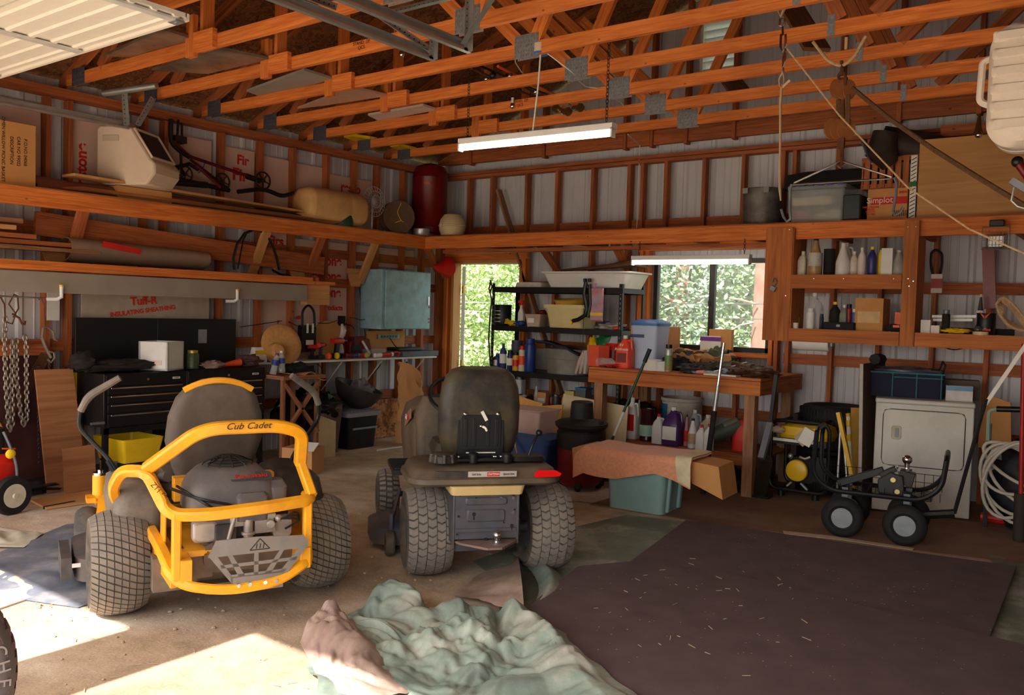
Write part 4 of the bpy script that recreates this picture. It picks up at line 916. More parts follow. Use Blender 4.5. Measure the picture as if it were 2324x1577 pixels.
# insulation bundle, fan guard, spool, red tank, pot, tin
p = LPX(768, 510, -7.18); INS = mat('insulation_wrap', (216, 168, 108), .55, var=.15, vs=7, bump=.4)
a, b = LPX(702, 420, -7.02), LPX(838, 508, -7.02)
t = thing('insulation_roll', 'fat tan roll of insulation in clear wrap on the left ledge', 'insulation', (-7.2, (a.y+b.y)/2, LT))
g = MB(); L_ = b.y-a.y; g.rr([(0, .26, .26, .1), (.02, .36, .36, .13), (L_*.4, .38, .38, .14), (L_*.62, .36, .36, .13), (L_*.66, .34, .34, .12), (L_*.7, .37, .37, .14), (L_*.96, .36, .36, .14), (L_, .24, .24, .1)], M=TR(-7.15, a.y, LT+.19) @ XR(-PI/2)); g.build('roll', INS, t, sub=1)
t = thing('fan_guard', 'round white wire fan guard behind the insulation roll', 'fan', (-7.25, 6.93, LT)); g = MB(); c = LPX(845, 458, -7.25)
for k in range(24):
    a = PI*2*k/24; g.tube([c+Vector((.0, .0, 0)), c+Vector((.06, .07*math.cos(a), .07*math.sin(a))), c+Vector((.03, .17*math.cos(a), .17*math.sin(a)))], .0025, 4)
for r, dx in ((.17, .03), (.07, .06), (.12, .05)): g.tube([c+Vector((dx, r*math.cos(k*PI/14), r*math.sin(k*PI/14))) for k in range(28)], .003, 4, closed=True)
g.build('wire_guard', WHTM, t); MB().lathe([(.1, 0), (.1, .015), (.02, .03)], (c.x, c.y, LT), 20).build('foot', WHT, t); MB().cyl((c.x, c.y, LT), (c.x, c.y, c.z), .012).build('stem', WHT, t)
c = LPX(905, 497, -7.12); t = thing('cable_spool', 'round grey-brown spool with yellow cord on the left ledge', 'spool', (c.x, c.y, LT))
SPB = mat('spool_board', (110, 84, 64), .8, var=.15)
R_ = .19; q = TR(c.x, c.y, LT+R_) @ ZR(-.5) @ YR(PI/2)
for z in (.0, -.16): MB().lathe([(.02, z), (R_, z), (R_, z+.012), (.02, z+.012)], n=32, M=q).build('flange', SPB, t)
MB().lathe([(.1, -.15), (.14, -.08), (.1, 0)], n=20, M=q).build('winding', mat('yellow_line', (214, 168, 40), .7, var=.2), t)
g = MB(M=q); g.tube(fillet([(-.16, .02, .02), (-.05, -.03, .025), (.04, .02, .025), (.06, .06, .02), (.04, .02, .03), (.07, -.05, .025)], .03), .004, 5); g.build('cord', YEL, t)
c = onY(976, 532, 7.95); c.z = LT; r = .215
t = thing('pressure_tank', 'tall dark red steel pressure tank standing in the back left corner of the ledge', 'tank', (c.x, c.y-.02, LT))
g = MB(); g.lathe([(r*.75, .03), (r*.95, .06), (r, .1), (r, .12), (r*1.01, .125), (r, .13), (r, .72), (r*1.01, .725), (r, .73), (r*.97, .80), (r*.8, .86), (r*.4, .895), (.01, .9)], (c.x, c.y-.02, LT), 40); g.build('shell', DRED, t)
MB().cyl((c.x, c.y-.02, LT+.89), (c.x, c.y-.02, LT+.92), .012).build('valve', CHR, t)
MB().lathe([(r*.97, 0), (r*.97, .04)], (c.x, c.y-.02, LT), 30).build('base_ring', DRED, t)
g = MB(M=TR(c.x, c.y-.02, LT)); g.sheet(lambda u, v: ((r+.002)*math.cos(PI*1.03+.3*u), (r+.002)*math.sin(PI*1.03+.3*u), .33+.22*v), 6, 2); g.build('label', LBL, t)
g = MB(M=TR(c.x, c.y-.02, LT)); g.sheet(lambda u, v: ((r+.002)*math.cos(PI*1.62+.35*u), (r+.002)*math.sin(PI*1.62+.35*u), .63+.02*v), 6, 2); g.build('orange_strip', ORG, t)
c = onY(957, 530, 7.6); single(MB().lathe([(.09, 0), (.1, .02), (.1, .07), (.105, .075), (.09, .075), (.1, .02), (.01, .02)], (c.x, c.y, LT), 28), 'cake_tin', GAL, 'shallow shiny round tin in front of the red tank', 'tin')
c = onY(1026, 535, 7.85); t = thing('cream_pot', 'cream barrel-shaped plastic pot at the ledge corner', 'pot', (c.x, c.y, LT)); CRM = mat('cream_plastic', (216, 194, 152), .45, var=.05)
MB().lathe([(.09, 0), (.13, .01), (.155, .07), (.16, .125), (.14, .2), (.1, .255), (.03, .27), (.01, .27)], (c.x, c.y, LT), 32).build('shell', CRM, t); MB().lathe([(.158, .11), (.166, .115), (.166, .13), (.158, .135)], (c.x, c.y, LT), 32).build('rim', CRM, t)
MB().box((c.x-.03, c.y-.163, LT+.12), (.03, .02, .04)).build('latch', CRM, t)

# ------------------------------------------------------------------ lumber rack contents
c0, c1 = onX(162, 570, -7.1), onX(478, 575, -7.1)
g = MB(); g.sheet(lambda u, v: (-7.22+.13*math.sin(v*PI*1.25-.2), c0.y+(c1.y-c0.y)*u, 1.845+.02*u*0+.10*(1-math.cos(v*PI*1.25))*(1.0-.15*u)), 10, 14, th=.006)
o = single(g, 'foam_sheet', mat('grey_foam_sheet', (150, 126, 106), .75, var=.06), 'curled grey foam sheet with faded red print on the lumber rack', 'foam sheet')
g = MB(); g.box((-7.083, c0.y+.42, 1.985), (.004, .34, .05), M=XR(-.12)); g.build('red_print', PEG, o)
for i, (z, y1, m_) in enumerate(((2.02, 3.1, WOODR), (1.97, 3.45, WOODR), (2.07, 2.95, TAN), (2.12, 3.0, WOODG))):
    single(MB().beam((XL+.28, 1.2, z), (XL+.28, y1+.15, z+.005*i), .12, .035), 'spare_board', m_, ['dark board end stacked at far left, lowest but one', 'lowest dark board of the stack at far left', 'tan board of the stack at far left', 'grey board on top of the stack at far left'][i], 'board', 'boards stacked behind the left braces')
single(MB().beam((XL+.3, 1.3, 1.925), (XL+.3, 3.75, 1.93), .14, .03), 'grey_board', WOODG, 'weathered grey board ending beside the first brace', 'board')
t = thing('hose_loop', 'black rubber hose bent into an arch on the lumber rack', 'hose', onX(575, 612, -7.1))
g = MB(); g.tube([onX(x, y, -7.1) for x, y in ((532, 612), (530, 585), (538, 555), (555, 530), (578, 520), (602, 528), (618, 555), (628, 585), (634, 612))], .014, 8); g.build('outer_hose', BLK, t)
g = MB(); g.tube([onX(x, y, -7.14) for x, y in ((540, 610), (546, 575), (552, 545), (560, 530))], .008, 6); g.tube([onX(x, y, -7.06) for x, y in ((618, 612), (635, 622), (655, 626), (670, 632))], .012, 6); g.build('inner_hose', BLK, t)
MB().cyl(onX(620, 608, -7.08), onX(624, 618, -7.08), .02).build('fitting', mat('brass_fitting', (190, 150, 70), .4, metal=.8), t)

# ------------------------------------------------------------------ chains and hooks on far left wall
CH = mat('chain_steel', (150, 138, 126), .45, metal=.6, var=.15)
def chain(pts, name, label, lk=.05, r=.006, parent=None, mt=CH, group=None):
    pts = [Vector(p) for p in pts]; seg = [0]
    for a, b in zip(pts, pts[1:]): seg.append(seg[-1]+(b-a).length)
    def at(s):
        for i in range(len(pts)-1):
            if s <= seg[i+1] or i == len(pts)-2: return pts[i]+(pts[i+1]-pts[i])*((s-seg[i])/max(1e-6, seg[i+1]-seg[i])), (pts[i+1]-pts[i]).normalized()
    g = MB(); n = int(seg[-1]/(lk*.72)); 
    for i in range(n):
        c, d = at((i+.5)*seg[-1]/n); u = Vector((1, 0, 0)) if i % 2 else Vector((0, 1, 0))
        if abs(d.dot(u)) > .9: u = Vector((0, 0, 1))
        sd = (u-d*u.dot(d)).normalized(); R_ = []
        for k in range(10):
            a = 2*PI*k/10; R_.append(c+d*(lk*.5*math.cos(a)*(1 if abs(math.cos(a)) > .5 else 1))+sd*(lk*.3*math.sin(a)))
        g.tube(R_, r, 5, closed=True)
    if parent is not None: return g.build(name, mt, parent, ang=70)
    return single(g, name, mt, label, 'chain', group)
MR = mat('maroon_panel', (66, 28, 28), .65, var=.2, vs=3, dirt=(96, 60, 50), da=.4)
g = MB(); a, b = onX(2, 815, -7.3), onX(122, 1110, -7.3); g.box((-7.33, b.y-.6, .56), (.02, 1.2, 1.09)); single(g, 'maroon_board', MR, 'dark maroon sheet of board behind the hanging chains', 'panel')
single(MB().beam((-7.3, 2.2, 1.12), (-7.3, 3.42, 1.12), .03, .09), 'hanging_rail', WOODR, 'short timber rail that carries the hanging chains', 'rail')
X_ = -7.2
chain([onX(12, 720, X_), onX(10, 760, X_), onX(14, 880, X_), onX(20, 965, X_), onX(24, 975, X_), onX(28, 960, X_), onX(27, 860, X_), onX(28, 770, X_)], 'chain', 'thick steel chain doubled, leftmost of the hanging chains', .052, .007)
chain([onX(37, 770, X_), onX(38, 860, X_), onX(48, 945, X_), onX(55, 965, X_), onX(62, 945, X_), onX(60, 860, X_), onX(60, 790, X_), onX(56, 762, X_)], 'chain', 'thick steel chain hung in a U, right of the doubled chain', .05, .007)
chain([onX(87, 830, X_), onX(86, 900, X_), onX(89, 1050, X_)], 'chain', 'thin dark chain hanging straight left of the handsaw end', .026, .003, mt=BLKM)
chain([onX(112, 815, X_), onX(112, 980, X_), onX(104, 1005, X_)], 'chain', 'thin dark chain hanging below the tow hook', .03, .004, mt=RUST)
t = thing('tow_hook', 'steel clevis and tow hook hanging beside the chains', 'hook', onX(112, 820, X_)); g = MB()
g.tube([onX(x, y, X_) for x, y in ((95, 765), (98, 745), (108, 742), (120, 752), (124, 770), (130, 772))], .011, 8); g.tube([onX(x, y, X_) for x, y in ((95, 765), (102, 785), (110, 800), (116, 812))], .013, 8); g.tube([onX(x, y, X_+.02) for x, y in ((112, 798), (122, 800), (124, 812), (116, 822), (108, 815))], .009, 8); g.build('hook', CH, t)
t = thing('handsaw', 'rusty hand saw hanging tilted behind the chains', 'saw', onX(85, 850, -7.26)); MB().prism([(0, 0), (.1, .02), (.02, -.62), (-.02, -.62)], .003, TR(onX(92, 800, -7.27)) @ EAST @ ZR(-.45)).build('blade', RUST, t)
t = thing('bungee_hook', 'bent wire hook and strap tangle at the far left wall', 'hook', onX(40, 720, X_)); g = MB(); g.tube([onX(x, y, X_) for x, y in ((0, 672), (10, 690), (12, 730), (28, 735), (36, 712), (20, 690), (32, 668), (40, 672), (42, 700), (30, 720))], .006, 6); g.tube([onX(x, y, X_) for x, y in ((28, 712), (44, 722), (50, 735), (56, 736), (57, 728))], .008, 6); g.build('wire', RUST, t)
single(MB().tube([onX(88, 680, X_), onX(92, 674, X_), onX(100, 690, X_), onX(102, 745, X_)], .004, 5), 'thin_cord', BLK, 'thin dark cord looped over the white rod at far left', 'cord')
single(MB().cyl(onX(0, 672, X_), onX(134, 678, X_), .007), 'rod', GAL, 'thin white rod under the foam strip at far left', 'rod')
single(MB().box(onX(120, 690, -7.345), (.02, .1, .27)), 'white_scrap', WHT, 'small white plastic strip beside the first stud at left', 'panel')

# ------------------------------------------------------------------ black tool chests on stands
def chest(px0, px1, lab, lidlab, k):
    X = -6.8; y0, y1 = onX(px0, 840, X).y, onX(px1, 840, X).y
    t = thing('tool_chest', lab, 'tool chest', (-7.05, (y0+y1)/2, 0), 0, 'black rolling tool chests'); D = .46
    cx = X-D/2; cy = (y0+y1)/2; w = y1-y0
    MB().box((cx, cy, .72), (D, w, .44)).build('cabinet', BLKM, t, bev=.006)
    top = .955
    zt = .935
    MB().box((X-.01, cy, .885), (.03, w-.03, .09)).build('top_rail', BLKM, t, bev=.003)
    for z, h in ((.80, .065), (.73, .065), (.655, .07), (.56, .10)):
        d_ = MB().box((X+.006, cy, z), (.012, w-.06, h)).build('drawer', BLK, t, bev=.002)
        MB().box((X+.018, cy, z+h/2-.01), (.014, w-.1, .012)).build('handle', CHR, d_, bev=.002)
    g = MB()
    for sy in (-1, 1):
        for xx in (X-.03, X-D+.03): g.box((xx, cy+sy*(w/2-.03), .28), (.04, .04, .46))
    g.box((X-.03, cy, .47), (.04, w, .05)); g.box((X-D/2, cy, .12), (D-.04, w-.04, .02)); g.build('stand', BLKM, t)
    for sy in (-1, 1):
        for xx in (X-.03, X-D+.03): MB().lathe([(.01, -.012), (.035, -.012), (.04, 0), (.035, .012), (.01, .012)], (xx, cy+sy*(w/2-.03), .04), 14, M=YR(PI/2)).build('caster', BLK, t)
    g = MB(); 
    MB().box((X-D-.02, cy, 1.16), (.03, w, .45)).build('lid', BLK, t, bev=.004)
    MB().cyl((X+.004, cy, .885), (X+.02, cy, .885), .012).build('lock', CHR, t)
    g = MB(); g.box((X+.008, cy+w*.36, .885), (.003, .07, .018)); g.build('name_plate', LBL, t); text('HUSKY', .016, TR(X+.011, cy+w*.36, .885) @ EAST, INK, t, 'name_print')
    if k:
        g = MB(); g.box((X-D-.0, cy+w*.05, 1.22), (.004, .09, .13)); g.build('lid_sticker', mat('grey_sticker', (150, 150, 156), .5, var=.1), t)
    else:
        MB().cyl((X+.03, cy-w/2-.01, .55), (X+.03, cy-w/2-.12, .55), .012).build('side_handle', STEEL, t)
    return t, cy, w
chest(236, 424, 'black tool chest on a stand with raised lid, left of the pair', '', 0)
chest(424, 602, 'black tool chest with stickered raised lid, right of the pair', '', 1)
ZC = .945
p = onX(366, 838, -6.95); t = thing('foam_cooler', 'open white foam box with handwriting on the left tool chest', 'box', (p.x, p.y, ZC), .5)
g = MB(); w_, h_ = .27, .25
for s in (-1, 1): g.box((s*(w_/2-.012), 0, h_/2), (.024, w_, h_)); g.box((0, s*(w_/2-.012), h_/2), (w_, .024, h_))
g.box((0, 0, .01), (w_, w_, .02)); fc = g.build('box_body', WHT, t, world=False, bev=.004)
text('NOVUS\nBAG', .035, wm(t) @ TR(-w_/2-.001, .0, .15) @ ZR(-PI/2) @ FRONT, INK, t, 'handwriting'); g = MB(); g.box((.03, -w_/2-.002, .07), (.1, .004, .04)); g.build('sticker', mat('pink_label', (226, 200, 190), .6, var=0), t, world=False)
atX('can', 437, 838, 28, 42, -6.93, mat('spray_olive', (70, 84, 56), .4, var=.3, vs=40), mat('brass_cap', (200, 170, 90), .4, metal=.6), 'spray_can', 'olive spray can with brass top right of the white foam box', cat='can', zs=ZC)
for i, (c, m_, l) in enumerate((((520, 832), ORG, 'orange and white tube lying on the right tool chest'), ((500, 838), mat('clear_bag', (170, 140, 130), .3, var=.2), 'crumpled clear bag on the right tool chest'))):
    p = onX(*c, -6.9); g = MB()
    if i == 0: g.tube([(p.x, p.y-.1, ZC+.02), (p.x, p.y+.02, ZC+.035), (p.x, p.y+.12, ZC+.045)], [.012, .025, .035], 10)
    else: g.blob((p.x, p.y-.08, ZC+.03), (.06, .12, .035), .4, 3, 5)
    single(g, ['glue_tube', 'plastic_bag'][i], m_, l, ['tube', 'bag'][i])
p = onX(290, 838, -6.98); g = MB(); g.blob((p.x-.0, p.y-.08, ZC+.05), (.14, .36, .05), .25, 3.2, 11, n=36, flat=-.05); g.blob((p.x, p.y-.38, ZC+.09), (.09, .1, .08), .25, 3, 4); single(g, 'dark_tarp_heap', mat('dark_cloth', (38, 32, 30), .8, var=.3), 'dark crumpled cloth heap on the left tool chest', 'cloth')
p = onX(560, 836, -6.98); g = MB(); g.blob((p.x, p.y+.02, ZC+.05), (.08, .12, .055), .4, 3, 21, flat=-.05); single(g, 'pink_rag', mat('mauve_cloth', (104, 72, 74), .85, var=.2), 'mauve rag heap on the right tool chest', 'cloth')
p = onX(595, 812, -7.12); t = thing('seed_bag', 'white and yellow product bag behind the mauve rag', 'bag', (p.x, p.y, ZC)); MB().rr([(0, .1, .26, .03), (.1, .1, .25, .03), (.17, .05, .24, .02)], M=TR(p.x, p.y, ZC)).build('bag_body', LBL, t); g = MB(); g.box((p.x+.052, p.y-.02, ZC+.12), (.004, .2, .04)); g.build('print', YEL, t); g = MB(); g.box((p.x+.053, p.y+.05, ZC+.05), (.004, .06, .06)); g.build('print', BLU, t)
# straw hat
p = onX(640, 785, -7.05); STR = mat('straw', (206, 150, 88), .85, var=.12, vs=30, bump=.3); t = thing('straw_hat', 'wide-brimmed straw hat leaning up on its brim beside the bag', 'hat', (p.x, p.y, ZC))
Mh = TR(p.x, p.y, 1.14) @ ZR(-.25) @ YR(PI/2-.25)
g = MB(M=Mh); g.lathe([(.085, .0), (.16, .012), (.205, -.005), (.215, -.012), (.205, -.0), (.16, .018), (.09, .008)], n=36); g.build('brim', STR, t); g = MB(M=Mh @ TR(.03, -.03, 0)); g.lathe([(.09, .0), (.088, .05), (.075, .1), (.05, .12), (.01, .122)], n=28, M=TR(.05, -.06, 0)); g.build('crown', STR, t)
for i, (px, py, tl) in enumerate(((619, 845, -.25), (640, 840, 0.05))):
    p = onX(px, py+5, -6.75); t = thing('water_bottle', ['clear crushed water bottle tilted at the chest corner', 'clear water bottle with blue label beside the tilted one'][i], 'bottle', (p.x, p.y, p.z), 0, 'empty water bottles'); M_ = TR(p) @ XR(tl)
    MB(M=M_).lathe([(.028, 0), (.033, .01), (.03, .06), (.033, .1), (.033, .14), (.014, .18), (.014, .195)], n=16).build('bottle_body', CLEAR, t); MB(M=M_).lathe([(.016, .19), (.016, .21)], n=12).build('cap', WHT if i else BLU, t); MB(M=M_).lathe([(.034, .09), (.034, .14)], n=16).build('label', BLU, t)
p = onX(675, 850, -6.8); g = MB(); g.blob((p.x, p.y, p.z+.03), (.1, .17, .07), .5, 2.5, 9, n=26); single(g, 'black_jacket', BLKF, 'black glove and cloth lump on the trestle top', 'cloth')
# trestle (sawhorse)
TWD = mat('trestle_wood', (146, 96, 64), .75, var=.15); TRS = wood('trestle_lumber', (172, 116, 80), (128, 78, 50))
t = thing('sawhorse', 'brown folding timber trestle with crossed braces beside the tool chests', 'sawhorse', fl(680, 1060))
Lf = [(fl(640, 1050), onX(612, 865, -6.72)), (fl(718, 1062, .0), onX(716, 862, -6.68)), (fl(710, 1030, .0), onX(708, 872, -6.95))]
F0 = Vector((-6.62, onX(640, 1000, -6.62).y, 0)); F1 = Vector((-6.62, onX(717, 1000, -6.62).y, 0)); ZT = .83
for yy in (F0.y, F1.y):
    for xx in (-6.62, -6.98): MB().beam((xx, yy, 0), (xx, yy, ZT), .04, .03, (0, 1, 0)).build('leg', TRS, t)
MB().box((-6.8, (F0.y+F1.y)/2, ZT+.02), (.5, F1.y-F0.y+.1, .035)).build('top', TRS, t)
for s in (0, 1):
    a, b = (F0.y, F1.y) if s else (F1.y, F0.y); MB().beam((-6.6, a, .30), (-6.6, b, ZT-.04), .025, .045, (1, 0, 0)).build('cross_brace', TRS, t)
MB().beam((-6.6, F0.y, .1), (-6.6, F1.y, .1), .03, .05).build('stretcher', TRS, t)
p = onX(675, 868, -6.62); g = MB(); g.sheet(lambda u, v: (-6.57-.25*v, F0.y+.1+(F1.y-F0.y)*u*.95, ZT+.055-.06*u*u-.03*(1-v)*math.sin(u*9)), 14, 6, th=.004); single(g, 'paper_sheet', PAPER, 'curled brown paper draped on the trestle top', 'paper')
# ------------------------------------------------------------------ narrow white work shelf on the left wall
YA, YZ, WS = 5.72, 7.82, .975
t = thing('wall_shelf', 'narrow white melamine shelf on wire brackets along the left wall', 'shelf', (-7.15, 6.8, WS-.02))
MB().box((-7.14, (YA+YZ)/2, WS-.01), (.42, YZ-YA, .02)).build('shelf_board', WHTM, t, bev=.003)
for y in (6.35, 6.95, 7.65):
    g = MB(); g.tube([(-6.98, y, WS-.03), (-7.3, y, WS-.36), (-7.33, y, WS-.36)], .007, 6); g.box((-7.33, y, WS-.2), (.012, .025, .42)); g.build('bracket', WHT, t)
ST = WS
# bolt-cutter style bag with loop handle
p = onX(700, 815, -7.15); t = thing('battery_tester', 'black battery tester with tall cable loop hanging from a stud', 'tester', (p.x, p.y, 1.0))
a, b = onX(683, 738, -7.15), onX(716, 800, -7.15)
MB().rr([(0, b.y-a.y, a.z-b.z, .02), (.06, b.y-a.y-.01, a.z-b.z-.02, .02)], M=TR(-7.2, (a.y+b.y)/2, (a.z+b.z)/2) @ EAST).build('case', BLK, t)
g = MB(); g.tube(fillet([onX(686, 740, -7.15), onX(686, 705, -7.15), onX(700, 690, -7.15), onX(713, 705, -7.15), onX(714, 740, -7.15)], .1), .014, 8); g.build('cable_loop', BLK, t)
g = MB()
for x in (698, 710): g.box(onX(x, 745, -7.135), (.004, .025, .1))
g.box(onX(703, 777, -7.135), (.004, .1, .05)); g.build('label', LBL, t)
t = thing('stick_drill', 'screwdriver with red handle stuck in the pale foam panel', 'screwdriver', onX(667, 722, -7.38)); MB().cyl(onX(657, 721, -7.35), onX(674, 721, -7.35), .005).build('shaft', STEEL, t); MB().cyl(onX(673, 721, -7.35), onX(680, 720, -7.35), .016, .02).build('handle', RED, t)
# red tools
def drill(px, py, rz, label, hue=RED, batt=BLK, g_='cordless tools on the white shelf', s=1.0):
    p = onX(px, py, -7.1); t = thing('cordless_drill', label, 'drill', (p.x, p.y, ST+.001), rz, g_)
    g = MB(); g.rr([(-.09*s, .05*s, .06*s, .02), (.02*s, .06*s, .07*s, .025), (.06*s, .045*s, .045*s, .02)], M=TR(0, 0, .165*s) @ YR(PI/2)); g.build('motor_body', hue, t, world=False)
    MB().cyl((.06*s, 0, .165*s), (.11*s, 0, .165*s), .02*s, .014*s).build('chuck', BLK, t, world=False)
    MB().beam((-.03*s, 0, .05*s), (-.02*s, 0, .15*s), .036*s, .04*s, (1, 0, 0)).build('grip', BLK, t, world=False, bev=.004)
    MB().box((-.025*s, 0, .025*s), (.1*s, .065*s, .05*s)).build('battery', batt, t, world=False, bev=.004)
drill(713, 812, 1.2, 'red cordless drill at the left end of the white shelf', s=.8)
drill(730, 812, 2.0, 'second red cordless tool from the left on the white shelf', s=.9)
drill(768, 805, 1.7, 'upright red cordless drill with clear bag beside it', s=1.15)
t = thing('ear_muffs', 'orange and yellow ear muffs lying among the red tools', 'ear muffs', onX(754, 812, -7.0)); p = onX(750, 808, -7.0)
for k, m_ in enumerate((ORG, YEL)): MB().lathe([(.02, 0), (.035, .01), (.035, .03), (.02, .04)], (p.x, p.y+.07*k, ST+.037), 16, M=XR(PI/2 if not k else -PI/2)).build('ear_cup', m_, t)
for i, (px, m_, l) in enumerate(((790, DRED, 'dark red flashlight lying on the white shelf'), (806, BLU, 'grey-blue torch lying right of the dark red one'), (818, RED, 'short red canister lying on the white shelf'))):
    p = onX(px, 808, -7.05); single(MB().tube([(p.x, p.y-.05, ST+.03), (p.x, p.y+.0, ST+.03), (p.x, p.y+.06, ST+.03)], [.028, .022, .028], 12), 'flashlight', m_, l, 'flashlight', 'torches on the white shelf')
p = onX(833, 808, -7.02); single(MB().sph((p.x, p.y, ST+.033), .033), 'tennis_ball', mat('felt_yellow', (164, 166, 80), .9, var=.1), 'worn yellow-green ball on the white shelf', 'ball')
p = onX(872, 808, -7.0); t = thing('caulk_tube', 'white tube with blue and red print lying on the white shelf', 'tube', (p.x, p.y, ST)); MB().cyl((p.x, p.y-.15, ST+.028), (p.x, p.y+.13, ST+.035), .025, n=16).build('tube_body', LBL, t); g = MB(); g.cyl((p.x, p.y-.05, ST+.030), (p.x, p.y+.1, ST+.034), .0256, n=16); g.build('print', RED, t)
p = onX(893, 802, -7.0); t = thing('clamp', 'orange-red spring clamp at the end of the white tube', 'clamp', (p.x, p.y, ST)); MB().tube([(p.x, p.y-.06, ST+.02), (p.x, p.y+.03, ST+.06), (p.x, p.y+.1, ST+.05), (p.x, p.y+.08, ST+.01)], .012).build('jaw', RED, t)
p = onX(818, 795, -7.25); t = thing('tool_case', 'open red tool case standing on the white shelf', 'tool case', (p.x, p.y, ST)); MB().prism([(-.2, 0), (.16, 0), (.1, .2), (-.12, .23), (-.2, .17)], .09, TR(-7.3, p.y, ST) @ EAST).build('case_shell', DRED, t, bev=.006); MB().prism([(-.17, .01), (.0, .01), (-.06, .15), (-.17, .13)], .01, TR(-7.212, p.y, ST) @ EAST).build('case_inside', BLK, t)
g = MB(); g.beam((-7.205, p.y-.02, ST+.18), (-7.2, p.y+.1, ST+.03), .02, .02); g.build('strap', LBL, t)
p = onX(850, 800, -7.15); single(MB().box((p.x, p.y, ST+.045), (.12, .26, .09)), 'clear_tray', CLEAR, 'clear plastic tray with blue part in front of the red case', 'tray')
p = onX(875, 790, -7.3); t = thing('mounting_board', 'plywood board with a power strip mounted below the blue cabinet', 'board', (p.x, p.y, ST)); MB().box((-7.32, p.y+.02, 1.12), (.02, .62, .29)).build('panel', CARD, t); MB().box((-7.3, p.y+.04, 1.2), (.03, .36, .05)).build('power_strip', STEEL, t)
g = MB()
for k in range(6): g.box((-7.283, p.y-.08+k*.048, 1.2), (.004, .03, .03))
g.build('socket', BLK, t)
g = MB(); g.tube(fillet([(-7.28, p.y+.05, 1.18), (-7.24, p.y+.1, 1.08), (-7.1, p.y+.2, 1.0), (-7.05, p.y+.35, ST+.02)], .05), .006, 5); g.build('cord', BLK, t)
p = onX(938, 802, -7.1); t = thing('pry_bar_case', 'long flat grey-blue case on the right end of the white shelf', 'case', (p.x, p.y, ST)); MB().box((-7.12, p.y+.02, ST+.03), (.26, .62, .06)).build('case_body', mat('slate', (92, 100, 112), .5, var=.1), t, bev=.006); MB().box((-7.2, p.y-.05, ST+.08), (.2, .4, .04)).build('cover', BLK, t, bev=.01)
p = onX(968, 800, -7.1); single(MB().lathe([(.09, 0), (.1, .01), (.1, .045), (.07, .055), (.01, .055)], (p.x, 7.74, ST+.0), 24), 'round_can', mat('olive_grey', (86, 92, 84), .5, var=.1), 'flat round grey tin at the far end of the white shelf', 'tin')
p = onX(740, 785, -7.33); single(MB().prism([(-.22, 0), (.2, 0), (.2, .33), (.1, .4), (-.05, .4), (-.18, .33)], .02, TR(-7.33, p.y, ST) @ EAST), 'brown_board', CARD, 'brown rounded board leaning on the wall behind the red tools', 'board')
p = onX(775, 770, -7.2); g = MB(); g.tube([onX(775, 800, -7.2), onX(772, 775, -7.2), onX(780, 750, -7.2), onX(776, 735, -7.2)], [.03, .02, .035, .012], 8); single(g, 'plastic_bag', mat('clear_bag2', (200, 190, 196), .3, var=.2), 'twisted clear bag hanging beside the upright drill', 'bag')
p = onX(778, 728, -7.28); t = thing('outlet_box', 'dark outlet box with plugs on a stud above the shelf', 'outlet', p); MB().box((-7.3, p.y, p.z), (.05, .07, .11)).build('box_body', BLK, t); g = MB(); g.tube(fillet([(-7.26, p.y, p.z-.03), (-7.2, p.y+.1, p.z-.06), (-7.2, p.y+.12, p.z-.25), (-7.22, p.y+.06, ST+.03)], .06), .006, 5); g.build('cord', BLK, t)
g = MB(); g.tube(fillet([onX(x, y, -7.32) for x, y in ((785, 822), (788, 850), (795, 880), (815, 882), (838, 860), (862, 830), (864, 822))], .12), .007, 6); single(g, 'hanging_cable', BLK, 'black cable hanging in a loop under the white shelf', 'cable')
g = MB(); g.tube([onX(x, y, -7.32) for x, y in ((720, 824), (730, 835), (738, 862))], .004, 5); g.box(onX(738, 864, -7.32), (.02, .02, .04)); single(g, 'short_cable', BLK, 'short black cable with plug hanging left under the white shelf', 'cable')
for i, pts in enumerate((((545, 742), (580, 737), (640, 728)), ((655, 730), (680, 742)), ((722, 733), (745, 734), (765, 727)), ((793, 720), (820, 726), (845, 722)))):
    single(MB().tube([onX(x, y, -7.3) for x, y in pts], .004, 5), 'wall_wire', BLK, ['wire sagging right of the tool chest lid', 'wire on the pale foam panel', 'wire behind the brown board', 'wire left of the blue cabinet'][i], 'wire', 'wires along the left wall')
# blue cabinet
BC = mat('blue_painted_metal', (160, 200, 216), .4, metal=.1, var=.06, vs=5, dirt=(110, 120, 112), da=.5, ds=6)
a, b = onX(890, 612, -7.02), onX(980, 748, -7.02)
t = thing('wall_cabinet', 'pale blue metal cabinet hung on the left wall near the corner', 'cabinet', (-7.2, (a.y+b.y)/2, 1.3)); y0 = onX(845, 660, -7.37).y+.0; z0, z1 = 1.295, 1.975
MB().box((-7.21, (6.98+7.8)/2, (z0+z1)/2), (.34, .82, z1-z0)).build('cabinet_body', BC, t, bev=.004)
dm = MB().box((-7.03, (7.02+7.79)/2, (z0+z1)/2), (.015, .75, z1-z0-.02)).build('door', BC, t, bev=.004)
MB().box((-7.016, 7.74, (z0+z1)/2), (.016, .02, .1)).build('handle', CHR, dm)
g = MB()
for z in (1.62, 1.56, 1.42, 1.38): g.box((-7.02, 7.76, z), (.004, .02, .02))
g.build('red_mark', RED, dm)
c = onX(1003, 608, -7.0); single(MB().tube([onX(986, 606, -7.05), onX(1000, 608, -7.05), onX(1016, 606, -7.05)], [.02, .07, .13], 20), 'funnel', RED, 'big red plastic funnel hung beside the corner brace', 'funnel')
